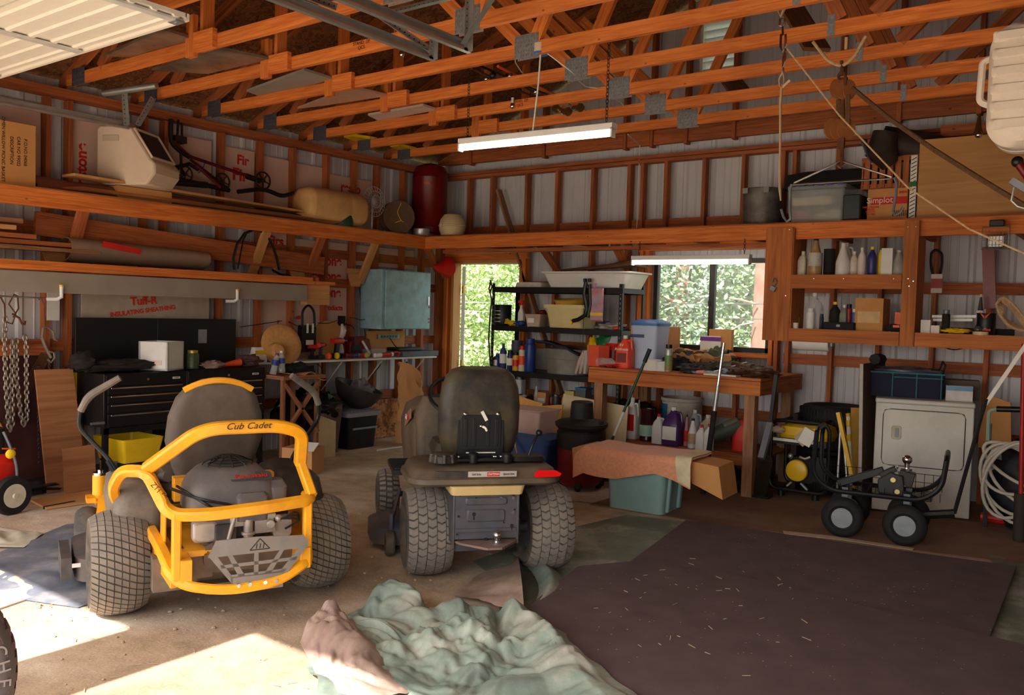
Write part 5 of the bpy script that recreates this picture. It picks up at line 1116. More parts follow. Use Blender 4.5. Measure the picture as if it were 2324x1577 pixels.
# corner floor things
c = fl(820, 1022); t = thing('storage_tote', 'black and grey lidded storage tote on the floor under the white shelf', 'tote', (-6.95, c.y, 0)); y0, y1 = fl(785, 1030).y+.05, 6.78
y0 = 6.0; y1 = 6.62; x0, x1 = -7.3, -6.85
a, b = onX(795, 1000, -6.85), onX(864, 960, -6.85); y0, y1 = a.y, b.y
TB = mat('tote_black', (34, 36, 42), .4, var=.08); TG = mat('tote_grey', (150, 154, 168), .45, var=.05)
MB().rr([(0, .40, y1-y0-.06, .04), (.36, .46, y1-y0, .05)], M=TR(-7.1, (y0+y1)/2, 0)).build('tub', TB, t)
g = MB(); g.rr([(.355, .5, y1-y0+.06, .05), (.40, .5, y1-y0+.06, .05), (.41, .46, y1-y0+.02, .05)], M=TR(-7.1, (y0+y1)/2, 0))
for k in range(9): g.box((-7.1, y0+.06+k*(y1-y0-.1)/8, .412), (.4, .02, .01))
g.build('lid', TG, t)
MB().box((-6.86, (y0+y1)/2, .225), (.01, (y1-y0)*.8, .02), M=YR(.0)).build('latch_strip', TG, t)
p = onX(755, 1000, -6.8); t = thing('waste_bin', 'mauve plastic bin with black bag left of the storage tote', 'bin', (-6.95, p.y, 0)); MB().rr([(0, .22, .2, .04), (.5, .3, .27, .05), (.52, .32, .29, .05)], M=TR(-6.98, p.y+.05, 0)).build('bin_body', mat('mauve_plastic', (116, 92, 96), .5, var=.08), t); MB().blob((-6.95, p.y-.0, .5), (.16, .18, .12), .4, 3, 7).build('bag', BLK, t); MB().sph((-6.92, p.y+.1, .53), .05, sc=(1, 1.2, .6)).build('orange_scrap', ORG, t)
p = onX(770, 920, -7.1); t = thing('basin_bag', 'dark basin in a clear plastic bag on top of the grey tote lid', 'basin', (-7.15, p.y, .42)); p = onX(795, 915, -7.1); MB().lathe([(.1, .03), (.2, .1), (.27, .22), (.28, .27), (.26, .27), (.18, .12), (.01, .05)], (-7.12, p.y+.04, .41), 28, M=XR(-.2) @ YR(.25)).build('basin', mat('dark_basin', (62, 56, 54), .45, var=.2), t); MB().blob((-7.12, p.y+.18, .56), (.14, .16, .16), .3, 3, 5).build('clear_bag', mat('hazy_bag', (176, 172, 186), .25, var=.2, alpha=.5), t)
p = onX(735, 980, -6.75); single(MB().prism([(-.13, 0), (.14, 0), (.14, .36), (-.13, .46)], .015, TR(-6.72, p.y-.02, 0) @ EAST), 'leaning_board', CRM, 'cream board leaning behind the trestle leg', 'board')
p = onX(707, 930, -6.95); g = MB(); g.blob((-7.12, p.y+.0, .45), (.14, .3, .22), .35, 3, 15, n=28); single(g, 'black_trash_bag', mat('shiny_black_bag', (20, 20, 22), .2, var=.1), 'shiny black trash bag bulging behind the trestle', 'bag')
p = onX(690, 900, -6.9); 
# brown bags and broom in the corner left of the doorway
c = onX(952, 905, -6.75); t = thing('paper_bag', 'tall brown paper feed bag standing behind the lawn tractor hood', 'bag', (c.x, c.y, 0))
g = MB(); g.sheet(lambda u, v: (-6.9+.12*math.sin(PI*u)+.05*mn.noise(Vector((u*5, v*6, 0))), c.y-.2+.42*u+.0, .25+.68*v-(.45*v*u*u)), 12, 14, th=.05); g.build('bag_body', PAPER, t)
MB().box((-6.85, c.y, .13), (.2, .35, .26)).build('bag_bottom', PAPER, t)
c = onX(924, 940, -7.15); t = thing('dust_mop', 'white-handled brush mop leaning on the wall left of the paper bag', 'mop', (c.x, c.y, .05)); MB().cyl((-7.15, c.y, .05), (-7.2, c.y+.02, .9), .012).build('handle', BLK, t); g = MB(); g.tube([(-7.14, c.y, .12), (-7.13, c.y, .3), (-7.16, c.y+.0, .45), (-7.17, c.y, .55)], [.04, .05, .025, .015], 10); g.build('head', WHT, t)
single(MB().cyl(fl(856, 1024)+Vector((0, 0, .01)), fl(912, 1016)+Vector((0, 0, .01)), .01), 'white_stick', WHT, 'thin white stick lying on the floor right of the tote', 'stick')

# ------------------------------------------------------------------ black steel shelving unit
SX0, SX1, SY0, SY1 = -6.03, -4.36, 7.72, 8.2
t = thing('shelving_unit', 'black steel shelving unit standing before the doorway', 'shelving', ((SX0+SX1)/2, 7.95, 0))
for x in (SX0, SX1):
    for y in (SY0, SY1):
        g = MB(); g.box((x+(.018 if x == SX0 else -.018), y, .925), (.036, .003, 1.85)); g.box((x, y+(.018 if y == SY0 else -.018), .925), (.003, .036, 1.85)); g.build('post', BLKM, t, smooth=False)
        g = MB()
        for k in range(36): g.box((x+(.018 if x == SX0 else -.018), y-.002, .05+k*.05), (.01, .002, .025))
        g.build('slot', mat('slot_grey', (120, 120, 118), .6, var=0), t, smooth=False) if y == SY0 else None
SHZ = (1.80, 1.37, .87, .50, .12)
for z in SHZ:
    g = MB(); g.box(((SX0+SX1)/2, (SY0+SY1)/2, z), (SX1-SX0, SY1-SY0-.01, .012)); g.box(((SX0+SX1)/2, SY0, z-.02), (SX1-SX0, .012, .06)); g.box(((SX0+SX1)/2, SY1, z-.02), (SX1-SX0, .012, .06)); g.box((SX0, (SY0+SY1)/2, z-.02), (.01, SY1-SY0, .05)); g.box((SX1, (SY0+SY1)/2, z-.02), (.01, SY1-SY0, .05)); g.build('shelf', BLKM, t, bev=.002)
g = MB(); g.tube([onY(x, y, 7.7) for x, y in ((1113, 640), (1110, 655), (1116, 680), (1112, 720), (1109, 770), (1113, 830))], .009, 6); g.tube([onY(x, y, 7.69) for x, y in ((1113, 636), (1117, 650), (1111, 665))], .01, 6); single(g, 'bungee', mat('olive_cord', (60, 64, 40), .7, var=.2), 'dark cord hanging down the left post of the black shelving', 'cord')
ZS = [z+.007 for z in SHZ]
t = thing('under_bed_bin', 'large grey-white shallow storage bin on top of the black shelving', 'storage bin', (-4.85, 7.95, ZS[0])); a, b = onY(1238, 645, 7.75), onY(1418, 645, 7.75)
MB().rr([(0, b.x-a.x-.04, .36, .04), (.15, b.x-a.x+.08, .46, .05), (.155, b.x-a.x+.14, .5, .05), (.172, b.x-a.x+.14, .5, .05)], M=TR((a.x+b.x)/2+.02, 7.95, ZS[0])).build('bin_body', WHT, t)
g = MB(); g.tube([(-5.3, 8.0, ZS[0]+.2), (-4.9, 7.98, ZS[0]+.22), (-4.6, 7.95, ZS[0]+.24), (-4.35, 7.93, ZS[0]+.27), (-4.2, 7.95, ZS[0]+.22)], [.02, .035, .05, .075, .03], 10, flat=.6); single(g, 'folded_tarp', mat('brown_leather', (100, 68, 48), .6, var=.25), 'brown folded leather-like roll on the white storage bin', 'cloth')
a, b = onY(1168, 640, 7.8), onY(1228, 640, 7.8); single(MB().rr([(0, b.x-a.x, .25, .02), (.06, b.x-a.x-.03, .22, .02)], M=TR((a.x+b.x)/2, 7.92, ZS[0])), 'flat_white_bin', mat('off_white', (206, 198, 188), .6), 'low off-white box left of the large storage bin', 'box')
# middle shelf
a = onY(1141, 730, 7.82); t = bottle('tin', Vector((onY(1141, 730, 7.88).x, 7.88, ZS[1])), .2, .235, mat('paint_tin_black', (26, 30, 34), .4, var=.1), WHT, 'paint_can', 'dark gallon paint can at the left of the middle shelf', cat='paint can')
g = MB(M=wm(t)); 
for k in range(4): g.sheet(lambda u, v: (.1015*math.cos(-2.1+.9*u), .1015*math.sin(-2.1+.9*u), .16-.04*k+.008*v), 6, 1)
g.build('label_print', LBL, t)
atY('spray', 1183, 728, 18, 60, 7.85, WHT, RED, 'spray_bottle', 'white spray bottle with red nozzle right of the paint can', zs=ZS[1])
t = thing('yellow_gloves', 'yellow and blue work gloves lying on the middle shelf', 'gloves', (onY(1165, 735, 7.8).x, 7.8, ZS[1]))
for i, (px, m_) in enumerate(((1162, YEL), (1182, BLU))):
    c = onY(px, 733, 7.82); g = MB(); g.blob((c.x, c.y, ZS[1]+.03), (.06, .05, .03), .2, 3, i); 
    for k in range(4): g.tube([(c.x-.02-.0*k, c.y-.02+.015*k, ZS[1]+.03), (c.x-.08-.01*k*(1 if i == 0 else -1), c.y-.03+.02*k, ZS[1]+.03+.02*k)], [.012, .008], 6)
    g.build('glove', m_, t)
c = onY(1219, 728, 7.82); t = thing('small_bin', 'small pinkish clear bin with a paper tag on the middle shelf', 'bin', (c.x, c.y, ZS[1])); MB().rr([(0, .15, .2, .02), (.13, .19, .25, .02), (.14, .2, .26, .02)], M=TR(c.x, c.y, ZS[1]) @ ZR(.15)).build('bin_body', mat('pinkish_plastic', (190, 164, 150), .4, var=.06), t); MB().box((c.x-.0, c.y-.122, ZS[1]+.07), (.08, .003, .05), rz=.15).build('tag', LBL, t)
c = onY(1231, 700, 7.9); single(MB().blob((c.x, c.y, ZS[1]+.155), (.05, .05, .03), .3, 3, 8), 'red_scrap', DRED, 'dark red cap heap resting on the small pinkish bin', 'cap')
a, b = onY(1240, 730, 7.8), onY(1324, 730, 7.8); cx = (a.x+b.x)/2; t = thing('dish_tub', 'cream square dish tub stacked with a yellow one on the middle shelf', 'tub', (cx, 7.95, ZS[1]))
MB().rr([(0, b.x-a.x-.06, .32, .05), (.21, b.x-a.x+.0, .38, .05), (.21, b.x-a.x+.04, .42, .05), (.25, b.x-a.x+.05, .42, .05), (.25, b.x-a.x+.0, .38, .05), (.2, b.x-a.x-.04, .34, .05)], M=TR(cx, 7.95, ZS[1])).build('tub_body', mat('cream_tub', (226, 208, 150), .45, var=.04), t)
MB().lathe([(.14, .2), (.165, .27), (.175, .31), (.185, .315), (.175, .3), (.15, .25), (.01, .23)], (cx-.01, 7.95, ZS[1]), 30, M=XR(.1)).build('yellow_bowl', mat('mustard', (204, 160, 64), .5, var=.06), t)
c = onY(1333, 700, 7.68); t = thing('ratchet_straps', 'black clamps and straps hooked on the front edge of the shelves', 'strap', (c.x, 7.66, 1.4))
for px in (1328, 1338): MB().cyl(onY(px, 640, 7.68), onY(px, 632, 7.68), .02).build('knob', BLK, t)
g = MB(); g.tube([onY(x, y, 7.66) for x, y in ((1330, 640), (1326, 665), (1332, 700), (1328, 715), (1312, 725), (1300, 728))], .022, 7); g.tube([onY(x, y, 7.66) for x, y in ((1338, 645), (1340, 690), (1334, 720))], .02, 7); g.tube([onY(x, y, 7.66) for x, y in ((1325, 700), (1323, 780), (1326, 830))], .003, 5); g.build('strap_web', BLK, t)
MB().box(onY(1296, 731, 7.66), (.04, .02, .03), M=YR(.6)).build('yellow_tip', YEL, t)
c = onY(1353, 690, 7.67); t = thing('snack_pouch', 'shiny blue and orange pouch clipped to the shelf front', 'pouch', (c.x, c.y, c.z-.15)); a, b = onY(1341, 652, 7.67), onY(1367, 730, 7.67)
MB().rr([(0, b.x-a.x, a.z-b.z, .01), (.02, b.x-a.x-.02, a.z-b.z-.03, .01)], M=TR((a.x+b.x)/2, 7.68, (a.z+b.z)/2) @ FRONT).build('pouch_body', mat('pouch_foil', (176, 170, 196), .25, metal=.2, var=.3, vs=10, dirt=(226, 108, 66), da=.9, ds=8), t); MB().box(((a.x+b.x)/2+.01, 7.655, (a.z+b.z)/2-.1), (b.x-a.x, .004, .03)).build('yellow_band', YEL, t); MB().box(onY(1352, 648, 7.655), (.012, .02, .05)).build('clip', mat('pink', (214, 130, 180), .5), t)
for i, (x, w, h, m_, l) in enumerate(((1377, 13, 20, BLU, 'small blue tub with red lid behind the pouch'),)): atY('tin', x, 730, w, h, 7.9, m_, RED, 'small_tub', l, zs=ZS[1], cat='tub')
c = onY(1385, 730, 7.85); g = MB(); g.blob((c.x+.02, c.y, ZS[1]+.03), (.17, .08, .035), .4, 4, 31); single(g, 'sandpaper_pack', mat('pack_clear', (160, 150, 146), .3, var=.4, vs=20), 'clear hardware packs in a flat heap right of the pouch', 'pack')
c = onY(1402, 733, 7.8); single(MB().sph((c.x, c.y, ZS[1]+.022), .05, sc=(1.2, .8, .4)), 'scraper', ORG, 'orange oval object at the right end of the middle shelf', 'tool')
# third shelf: bottles
for i, (x, w, h, k, m_, c_, l) in enumerate((
    (1127, 17, 36, 'oil', BLU, BLU, 'blue oil bottle leftmost on the third shelf'), (1141, 16, 60, 'round', mat('blue_label', (54, 58, 132), .4), GRN, 'blue spray can with green cap'),
    (1157, 14, 46, 'can', mat('navy', (38, 42, 96), .4), BLK, 'slim navy and white can'), (1170, 15, 42, 'can', mat('amber_pack', (222, 170, 50), .4, var=.3, vs=30), BLK, 'yellow and red bottle with black cap'),
    (1184, 15, 58, 'can', mat('cream_red', (216, 200, 180), .4), RED, 'cream and orange tall can'), (1202, 24, 76, 'can', mat('deep_blue', (34, 62, 132), .35), BLU, 'tall deep blue jug beside the galvanized tub'), (1172, 26, 66, 'tin', mat('grey_blue_tin', (70, 76, 90), .4), BLK, 'grey-blue tin behind the yellow bottle'))):
    atY(k, x, 843, w, h, 7.8 if i < 6 else 7.98, m_, c_, ['bottle', 'spray_can', 'spray_can', 'bottle', 'spray_can', 'jug', 'tin'][i], l+(' on the third shelf' if 'third' not in l else ''), zs=ZS[2], group='bottles on the third black shelf', cat='bottle', lm=[LBL, LBL, LBL, RED, ORG, None, None][i])
a, b = onY(1218, 845, 7.74), onY(1312, 845, 7.74); cx = (a.x+b.x)/2; GT = mat('old_galvanized', (142, 138, 130), .55, metal=.4, var=.15, vs=10)
t = thing('galvanized_tub', 'oval galvanized wash tub on the third shelf', 'tub', (cx, 7.95, ZS[2])); MB().lathe([(.24, 0), (.245, .02), (.285, .25), (.295, .27), (.285, .275), (.27, .26), (.235, .03), (.01, .02)], (cx, 7.95, ZS[2]), 36, sx=1.0, sy=.72).build('tub_body', GT, t); MB().lathe([(.272, .16), (.277, .165), (.275, .17)], (cx, 7.95, ZS[2]), 36, sy=.72).build('ridge', GT, t)
g = MB(); g.sheet(lambda u, v: (cx-.3+.56*u, 7.74+.4*v, ZS[2]+.36-.13*u*u-.05*v+.025*mn.noise(Vector((u*5, v*4, 2)))), 16, 8, th=.02); single(g, 'navy_tarp', mat('navy_tarp', (30, 36, 62), .5, var=.2), 'dark navy folded sheet lying over the galvanized tub', 'cloth')
g = MB(); 
for k in range(3):
    c = onY(1322+k*6, 815, 7.68); g.tube([onY(1326+k*3, 795, 7.68), onY(1318+k*7, 820, 7.67), onY(1308+k*10, 848, 7.66)], [.02, .045, .03], 8, flat=.6)
single(g, 'work_gloves', mat('pale_gloves', (192, 176, 164), .8, var=.1), 'pale leather work gloves hanging at the shelf corner', 'gloves')
c = onY(1375, 800, 7.85); 
for i, (x, y, r_, m_, l) in enumerate(((1345, 800, (.06, .06, .15), YEL, 'yellow chip bag left of the green bag on the third shelf'), (1375, 778, (.11, .07, .10), GRN, 'shiny green chip bag on the third shelf'), (1400, 775, (.10, .07, .09), mat('white_cloth', (196, 196, 206), .8), 'white and blue rag at the right end of the third shelf'), (1370, 812, (.12, .08, .09), mat('foil_brown', (120, 90, 70), .4), 'brown bag under the green chip bag'))):
    p = onY(x, y, 7.9); single(MB().blob(p, r_, .3, 3, i+40, n=20), 'snack_bag', m_, l, 'bag', 'bags on the right of the third shelf')
# lower shelves
p = onY(1168, 864, 7.85); t = thing('glass_jar', 'small jar catching bright daylight under the third shelf', 'jar', (p.x, 7.9, .83)); t.location = (p.x, 7.95, ZS[3])
MB().rr([(0, .11, .1, .02), (.26, .11, .1, .02)], M=TR(p.x, 7.95, ZS[3])).build('jar_body', MILK, t); MB().cyl((p.x, 7.95, ZS[3]+.26), (p.x, 7.95, ZS[3]+.29), .04).build('lid', STEEL, t)
LOW = ((1153, 22, 58, 'can', BLKF, BLK, 'dark tilted canister leftmost on the fourth shelf', 'canister'), (1181, 20, 22, 'round', mat('tan_dark', (150, 110, 60), .5), BLK, 'tan jar on the fourth shelf', 'jar'), (1187, 17, 20, 'tin', LBL, LBL, 'white round lid on the fourth shelf', 'lid'), (1203, 22, 24, 'round', BLKF, BLK, 'dark round tin on the fourth shelf', 'tin'), (1217, 12, 46, 'cone', MILK, mat('lime', (150, 170, 60), .5), 'clear glue bottle with lime cap on the fourth shelf', 'bottle'),
  (1235, 24, 32, 'box', CARD, CARD, 'small tan carton on the fourth shelf', 'box'), (1252, 14, 28, 'can', DRED, BLK, 'red spray can on the fourth shelf', 'can'), (1262, 14, 30, 'can', mat('slate_can', (60, 70, 90), .4), STEEL, 'slate blue can on the fourth shelf', 'can'), (1282, 14, 34, 'round', mat('peach', (214, 176, 146), .5), LBL, 'peach bottle on the fourth shelf', 'bottle'), (1298, 24, 42, 'box', mat('yellow_card', (196, 184, 110), .7), YEL, 'yellow-topped tool card on the fourth shelf', 'pack'), (1324, 26, 48, 'box', mat('smoke_bin', (92, 96, 90), .4), BLU, 'smoky clear bin with blue lid right on the fourth shelf', 'bin'))
for i, (x, w, h, k, m_, c_, l, cat_) in enumerate(LOW): atY(k, x, 905, w, h, 7.85, m_, c_, cat_, l, zs=ZS[3], cat=cat_, group='clutter on the fourth black shelf', lm=(LBL if i in (5, 10) else None))
p = onY(1324, 880, 7.84); single(MB().box((p.x, 7.85, ZS[3]+.235), (.14, .14, .02)), 'box_cover', mat('sky_lid', (50, 120, 180), .4), 'blue lid on the smoky bin of the fourth shelf', 'lid')

# ------------------------------------------------------------------ workbench
BX0, BX1, BY0, BY1, BZ = -4.36, -2.66, 7.12, 8.2, 1.03
t = thing('workbench', 'heavy timber workbench with plywood top under the window', 'workbench', ((BX0+BX1)/2, 7.6, 0))
MB().box(((BX0+BX1)/2, (BY0+BY1)/2, BZ-.01), (BX1-BX0, BY1-BY0, .022)).build('top', PLY, t)
for y in (BY0+.01, BY1-.02): MB().beam((BX0, y, BZ-.085), (BX1, y, BZ-.085), .03, .12).build('apron', PLY if y < 7.5 else WOODR, t)
MB().beam((BX1-.02, BY0, BZ-.085), (BX1-.02, BY1, BZ-.085), .03, .12).build('apron', WOODR, t); MB().beam((BX0+.02, BY0, BZ-.085), (BX0+.02, BY1, BZ-.085), .03, .12).build('apron', WOODR, t)
for x in (BX0+.1, BX1-.1):
    for y in (BY0+.07, BY1-.1): MB().beam((x, y, 0), (x, y, BZ-.03), .09, .09, (0, 1, 0)).build('leg', WOODG, t)
MB().box(((BX0+BX1)/2, 7.75, .32), (BX1-BX0-.1, .75, .02)).build('lower_shelf', WOODR, t); MB().beam((BX0+.1, 7.36, .28), (BX1-.1, 7.36, .28), .04, .09).build('stretcher', WOODR, t)
BT = BZ+.002
def onB(px, Y): return Vector((onY(px, 830, Y).x, Y, BT))
t = bottle('box', onB(1358, 7.3), .15, .2, mat('red_orange', (232, 92, 66), .5, var=.04), RED, 'red_box', 'plain red-orange box at the left end of the bench', cat='box', rz=-.3, d=.14)
p = onB(1376, 7.22); single(MB().lathe([(.035, -.1), (.045, -.05), (.04, 0), (.045, .05), (.02, .09), (.02, .11)], (p.x, p.y, BT+.045), 18, M=YR(PI/2)), 'water_bottle', CLEAR, 'clear empty bottle lying before the red box', 'bottle')
p = onB(1390, 7.25); g = MB(); g.blob((p.x, p.y, BT+.02), (.12, .08, .02), .4, 4, 3); single(g, 'red_wrapper', RED, 'flat red wrapper lying on the bench front', 'wrapper')
t = bottle('tin', onB(1392, 7.5), .17, .22, mat('red_tub', (206, 40, 30), .4, var=.15), CLEAR, 'coffee_tub', 'red plastic tub with black print behind the antifreeze jug', lm=DRED, lpos=(.2, .7))
t = bottle('jug', onB(1418, 7.28), .145, .31, mat('pink_antifreeze', (238, 78, 52), .3, var=.05), WHT, 'antifreeze_jug', 'orange-red antifreeze jug with white cap on the bench', cat='jug', d=.14)
text('RV\nAntifreeze', .038, wm(t) @ TR(0, -.074, .2) @ FRONT, LBL, t, 'label_print', xs=.9); g = MB(); g.box((0, -.073, .1), (.1, .003, .09)); g.build('label', mat('maroon_label', (120, 40, 30), .5), t, world=False)
a, b = onY(1433, 735, 7.35), onY(1494, 735, 7.35); wd = b.x-a.x; cx = (a.x+b.x)/2
t = thing('cereal_container', 'tall translucent pet food container with blue lid on the bench', 'container', (cx, 7.45, BT)); MB().rr([(0, wd*.8, .24, .03), (.42, wd, .28, .03)], M=TR(cx, 7.48, BT)).build('container_body', mat('frosted_blue', (190, 204, 232), .35, var=.03, alpha=.88), t)
MB().rr([(.41, wd*1.03, .3, .03), (.435, wd*1.03, .3, .03), (.45, wd*.9, .26, .03), (.47, wd*.6, .2, .03)], M=TR(cx, 7.48, BT)).build('lid', mat('lid_blue', (62, 110, 178), .4, var=.04), t); MB().box((cx-wd*.25, 7.34, BT+.31), (wd*.5, .012, .03)).build('latch', mat('latch_blue', (50, 70, 120), .4), t)
p = onY(1482, 760, 7.75); single(MB().box((p.x, 7.8, BT+.2), (.42, .25, .4)), 'cardboard_box', CARD, 'brown carton behind the translucent container', 'box')
for i, (x, r_, m_, l) in enumerate(((1481, .085, LBL, 'paper roll on its end before the container'), (1502, .07, WHT, 'white plastic tub next to the paper roll'))):
    p = onB(x, 7.22); single(MB().lathe([(r_, 0), (r_, .1), (r_*.35, .1), (r_*.35, .06)] if i == 0 else [(r_*.9, 0), (r_, .09), (r_*.93, .09), (r_*.85, .01), (.01, .01)], (p.x, p.y, BT), 24), ['paper_roll', 'white_tub'][i], m_, l, ['roll', 'tub'][i])
t = bottle('can', onB(1517, 7.2), .072, .25, mat('spray_green', (176, 180, 172), .3, metal=.3, var=.1), BLK, 'spray_can', 'tall aerosol can with green and red label and black cap', cat='spray can', lm=mat('green_label', (90, 150, 80), .4, dirt=(190, 50, 30), da=1, ds=9), lpos=(.05, .6))
# crumpled stuff heap
HEAP = ((1545, 7.55, .16, .14, .09, mat('dark_coat', (42, 40, 48), .7, var=.3), 'dark jacket heap behind the aerosol can', 'jacket'), (1503, 7.6, .09, .1, .08, BLKF, 'black boot-like lump left of the jacket heap', 'boot'), (1590, 7.25, .12, .07, .05, mat('dark_glove', (52, 44, 40), .7, var=.2), 'dark glove lying at the bench front', 'glove'), (1570, 7.22, .11, .09, .045, mat('black_boot', (40, 36, 34), .6), 'dark rolled glove left of the brush', 'glove'),
  (1683, 7.4, .18, .16, .06, mat('brown_trash_bag', (96, 60, 38), .45, var=.25), 'brown plastic bag heap on the right end of the bench', 'bag'), (1660, 7.45, .10, .1, .06, mat('grey_cap', (96, 90, 90), .7), 'grey cap beside the brown bag', 'cap'), (1628, 7.65, .16, .12, .11, mat('green_cap', (74, 84, 66), .7, var=.2), 'olive cap behind the silver pole', 'cap'), (1610, 7.62, .06, .06, .1, mat('white_sock', (204, 200, 196), .7), 'white cloth roll left of the olive cap', 'cloth'), (1708, 7.3, .22, .1, .05, mat('brown_bag2', (80, 52, 34), .5, var=.3), 'flattened brown bag hanging at the bench right end', 'bag'))
for i, (x, y, a_, b_, c_, m_, l, k_) in enumerate(HEAP):
    p = onB(x, y); single(MB().blob((p.x, p.y, BT+c_*.85), (a_, b_, c_), .38, 3.5, 50+i, n=30, m=18, flat=-c_*.85), k_ if k_ != 'cap' else 'ball_hat', m_, l, k_, 'clothes and bags heaped on the bench')
for i, (x, y, w, d, rz, l) in enumerate(((1585, 7.72, .42, .3, .3, 'open brown paper folder in the bench heap'), (1560, 7.5, .3, .2, -.4, 'torn brown envelope at the heap centre'), (1620, 7.55, .35, .22, .15, 'brown paper sheet right of the envelope'))):
    p = onB(x, y); g = MB(); g.sheet(lambda u, v: (p.x+(u-.5)*w*math.cos(rz)-(v-.5)*d*math.sin(rz), p.y+(u-.5)*w*math.sin(rz)+(v-.5)*d*math.cos(rz), BT+.09+.07*abs(v-.5)*2+.05*mn.noise(Vector((u*4+i, v*4, 0)))+.03*(i == 0)), 12, 10, th=.004); single(g, 'paper_folder', PAPER, l, 'paper', 'brown papers on the bench')
p = onY(1612, 770, 8.2); t = thing('letter_tray', 'card box with white and purple band on the window sill', 'box', (p.x, 8.22, WZ0)); a, b = onY(1592, 762, 8.22), onY(1645, 790, 8.22); MB().box(((a.x+b.x)/2+.06, 8.28, WZ0-.04+.13), (.24, .06, .26)).build('carton', CARD, t); MB().box(((a.x+b.x)/2-.03, 8.235, WZ0+.06), (.22, .02, .18)).build('card', LBL, t); MB().box(((a.x+b.x)/2-.03, 8.222, WZ0+.12), (.22, .004, .04)).build('purple_band', mat('purple', (120, 60, 150), .5), t)
t = thing('brush', 'clear-handled brush with orange label lying at the bench front', 'brush', onB(1600, 7.17)); p = onB(1595, 7.17); MB().cyl((p.x-.1, 7.17, BT+.02), (p.x+.18, 7.15, BT+.02), .018).build('handle', CLEAR, t); MB().cyl((p.x-.05, 7.17, BT+.02), (p.x+.02, 7.165, BT+.02), .019).build('label', ORG, t)
t = thing('safety_glasses', 'clear glasses and blue lens lying right on the bench', 'glasses', onB(1655, 7.25)); p = onB(1655, 7.25)
for s in (-1, 1): MB().sph((p.x+s*.04, 7.25, BT+.04), .035, sc=(1, .3, .8)).build('lens', mat('lens', (150, 170, 200), .1, alpha=.6), t)
MB().tube([(p.x-.12, 7.2, BT+.03), (p.x+.1, 7.4, BT+.12)], .006).build('arm', WHT, t)
single(MB().box(onB(1640, 7.2)+Vector((0, 0, .005)), (.3, .12, .01)), 'papers', LBL, 'flat white papers at the bench front edge', 'paper')
# ------------------------------------------------------------------ poles leaning on the bench
p0, p1 = fl(1362, 1110), onY(1475, 792, 7.0); t = thing('broom', 'green-handled push broom leaning on the bench front', 'broom', p0)
pa, pb = Vector((-3.95, 6.75, .03)), Vector(p1); pa = onY(1350, 1105, 6.7); pa.z = .04
MB().cyl(pa+(pb-pa)*.1, pa+(pb-pa)*.93, .012).build('handle', mat('dark_green_pole', (20, 76, 54), .4, var=.05), t); MB().cyl(pa+(pb-pa)*.9, pb, .019).build('grip', mat('grip_green', (24, 42, 36), .6), t); MB().cyl(pa+(pb-pa)*.34, pa+(pb-pa)*.52, .0135).build('label', LBL, t); MB().beam(pa+Vector((-.05, -.0, .02)), pa+Vector((.22, .12, .02)), .05, .05).build('brush_head', BLK, t)
p1 = onY(1643, 778, 7.05); pa = onY(1602, 1075, 6.95); t = thing('paint_pole', 'silver telescoping pole with black grip leaning on the bench', 'pole', (pa.x, pa.y, 0)); pa2 = Vector((pa.x-.02, 6.95, .02))
MB().cyl(pa2+(p1-pa2)*.55, p1, .0135).build('upper_tube', CHR, t); MB().cyl(pa2+(p1-pa2)*.35, pa2+(p1-pa2)*.72, .018).build('lower_tube', GAL, t); MB().cyl(pa2, pa2+(p1-pa2)*.55, .023).build('grip', BLKF, t)
# under bench goods
LS = .332
UB = ((1433, 7.5, 30, 86, 'jug', WHT, WHT, 'white detergent jug with red label, leftmost of the bench jugs', RED), (1447, 7.62, 10, 84, 'cone', WHT, RED, 'slim white bottle with red trigger behind the detergent jug', None), (1467, 7.5, 34, 66, 'tin', mat('dark_red_liquid', (70, 24, 30), .2, alpha=.85), CLEAR, 'jar of dark red liquid with pale green label', mat('mint_label', (170, 210, 190), .5)),
  (1494, 7.4, 26, 62, 'jug', WHT, RED, 'white jug with red cap and cut-out handle', None), (1527, 7.42, 42, 80, 'jug', mat('purple_cleaner', (84, 48, 108), .25, alpha=.9), WHT, 'purple cleaner gallon jug with white cap', LBL), (1557, 7.45, 12, 66, 'cone', mat('pale_pink', (190, 120, 120), .4), BLK, 'slim pale bottle with black cap', RED),
  (1571, 7.38, 22, 62, 'cone', WHT, BLK, 'white bottle with black cap and small label', mat('tan_label', (190, 150, 110), .5)), (1590, 7.36, 19, 52, 'oil', WHT, RED, 'narrow white bottle with red cap', None), (1608, 7.36, 19, 56, 'oil', WHT, RED, 'narrow white bottle with red cap, right of its twin', None), (1605, 7.7, 34, 62, 'jug', mat('beige_jug', (206, 190, 160), .5), LBL, 'beige gallon jug behind the two narrow bottles', None), (1575, 7.75, 30, 68, 'jug', MILK, WHT, 'milky gallon jug behind the white bottles', None))
for i, (x, Y, w, h, k, m_, c_, l, lm_) in enumerate(UB):
    p = Vector((onY(x, 1010, Y).x, Y, LS)); bottle(k, p, sz(w, p), sz(h, p)*1.08, m_, c_, 'jug' if k == 'jug' else 'bottle', l, cat='jug' if k == 'jug' else 'bottle', group='jugs under the bench', lm=lm_, lpos=(.15, .5) if i else (.2, .6))
p = Vector((onY(1540, 1000, 7.9).x, 7.95, LS)); t = thing('drum', 'large cream and blue drum at the back under the bench', 'drum', p)
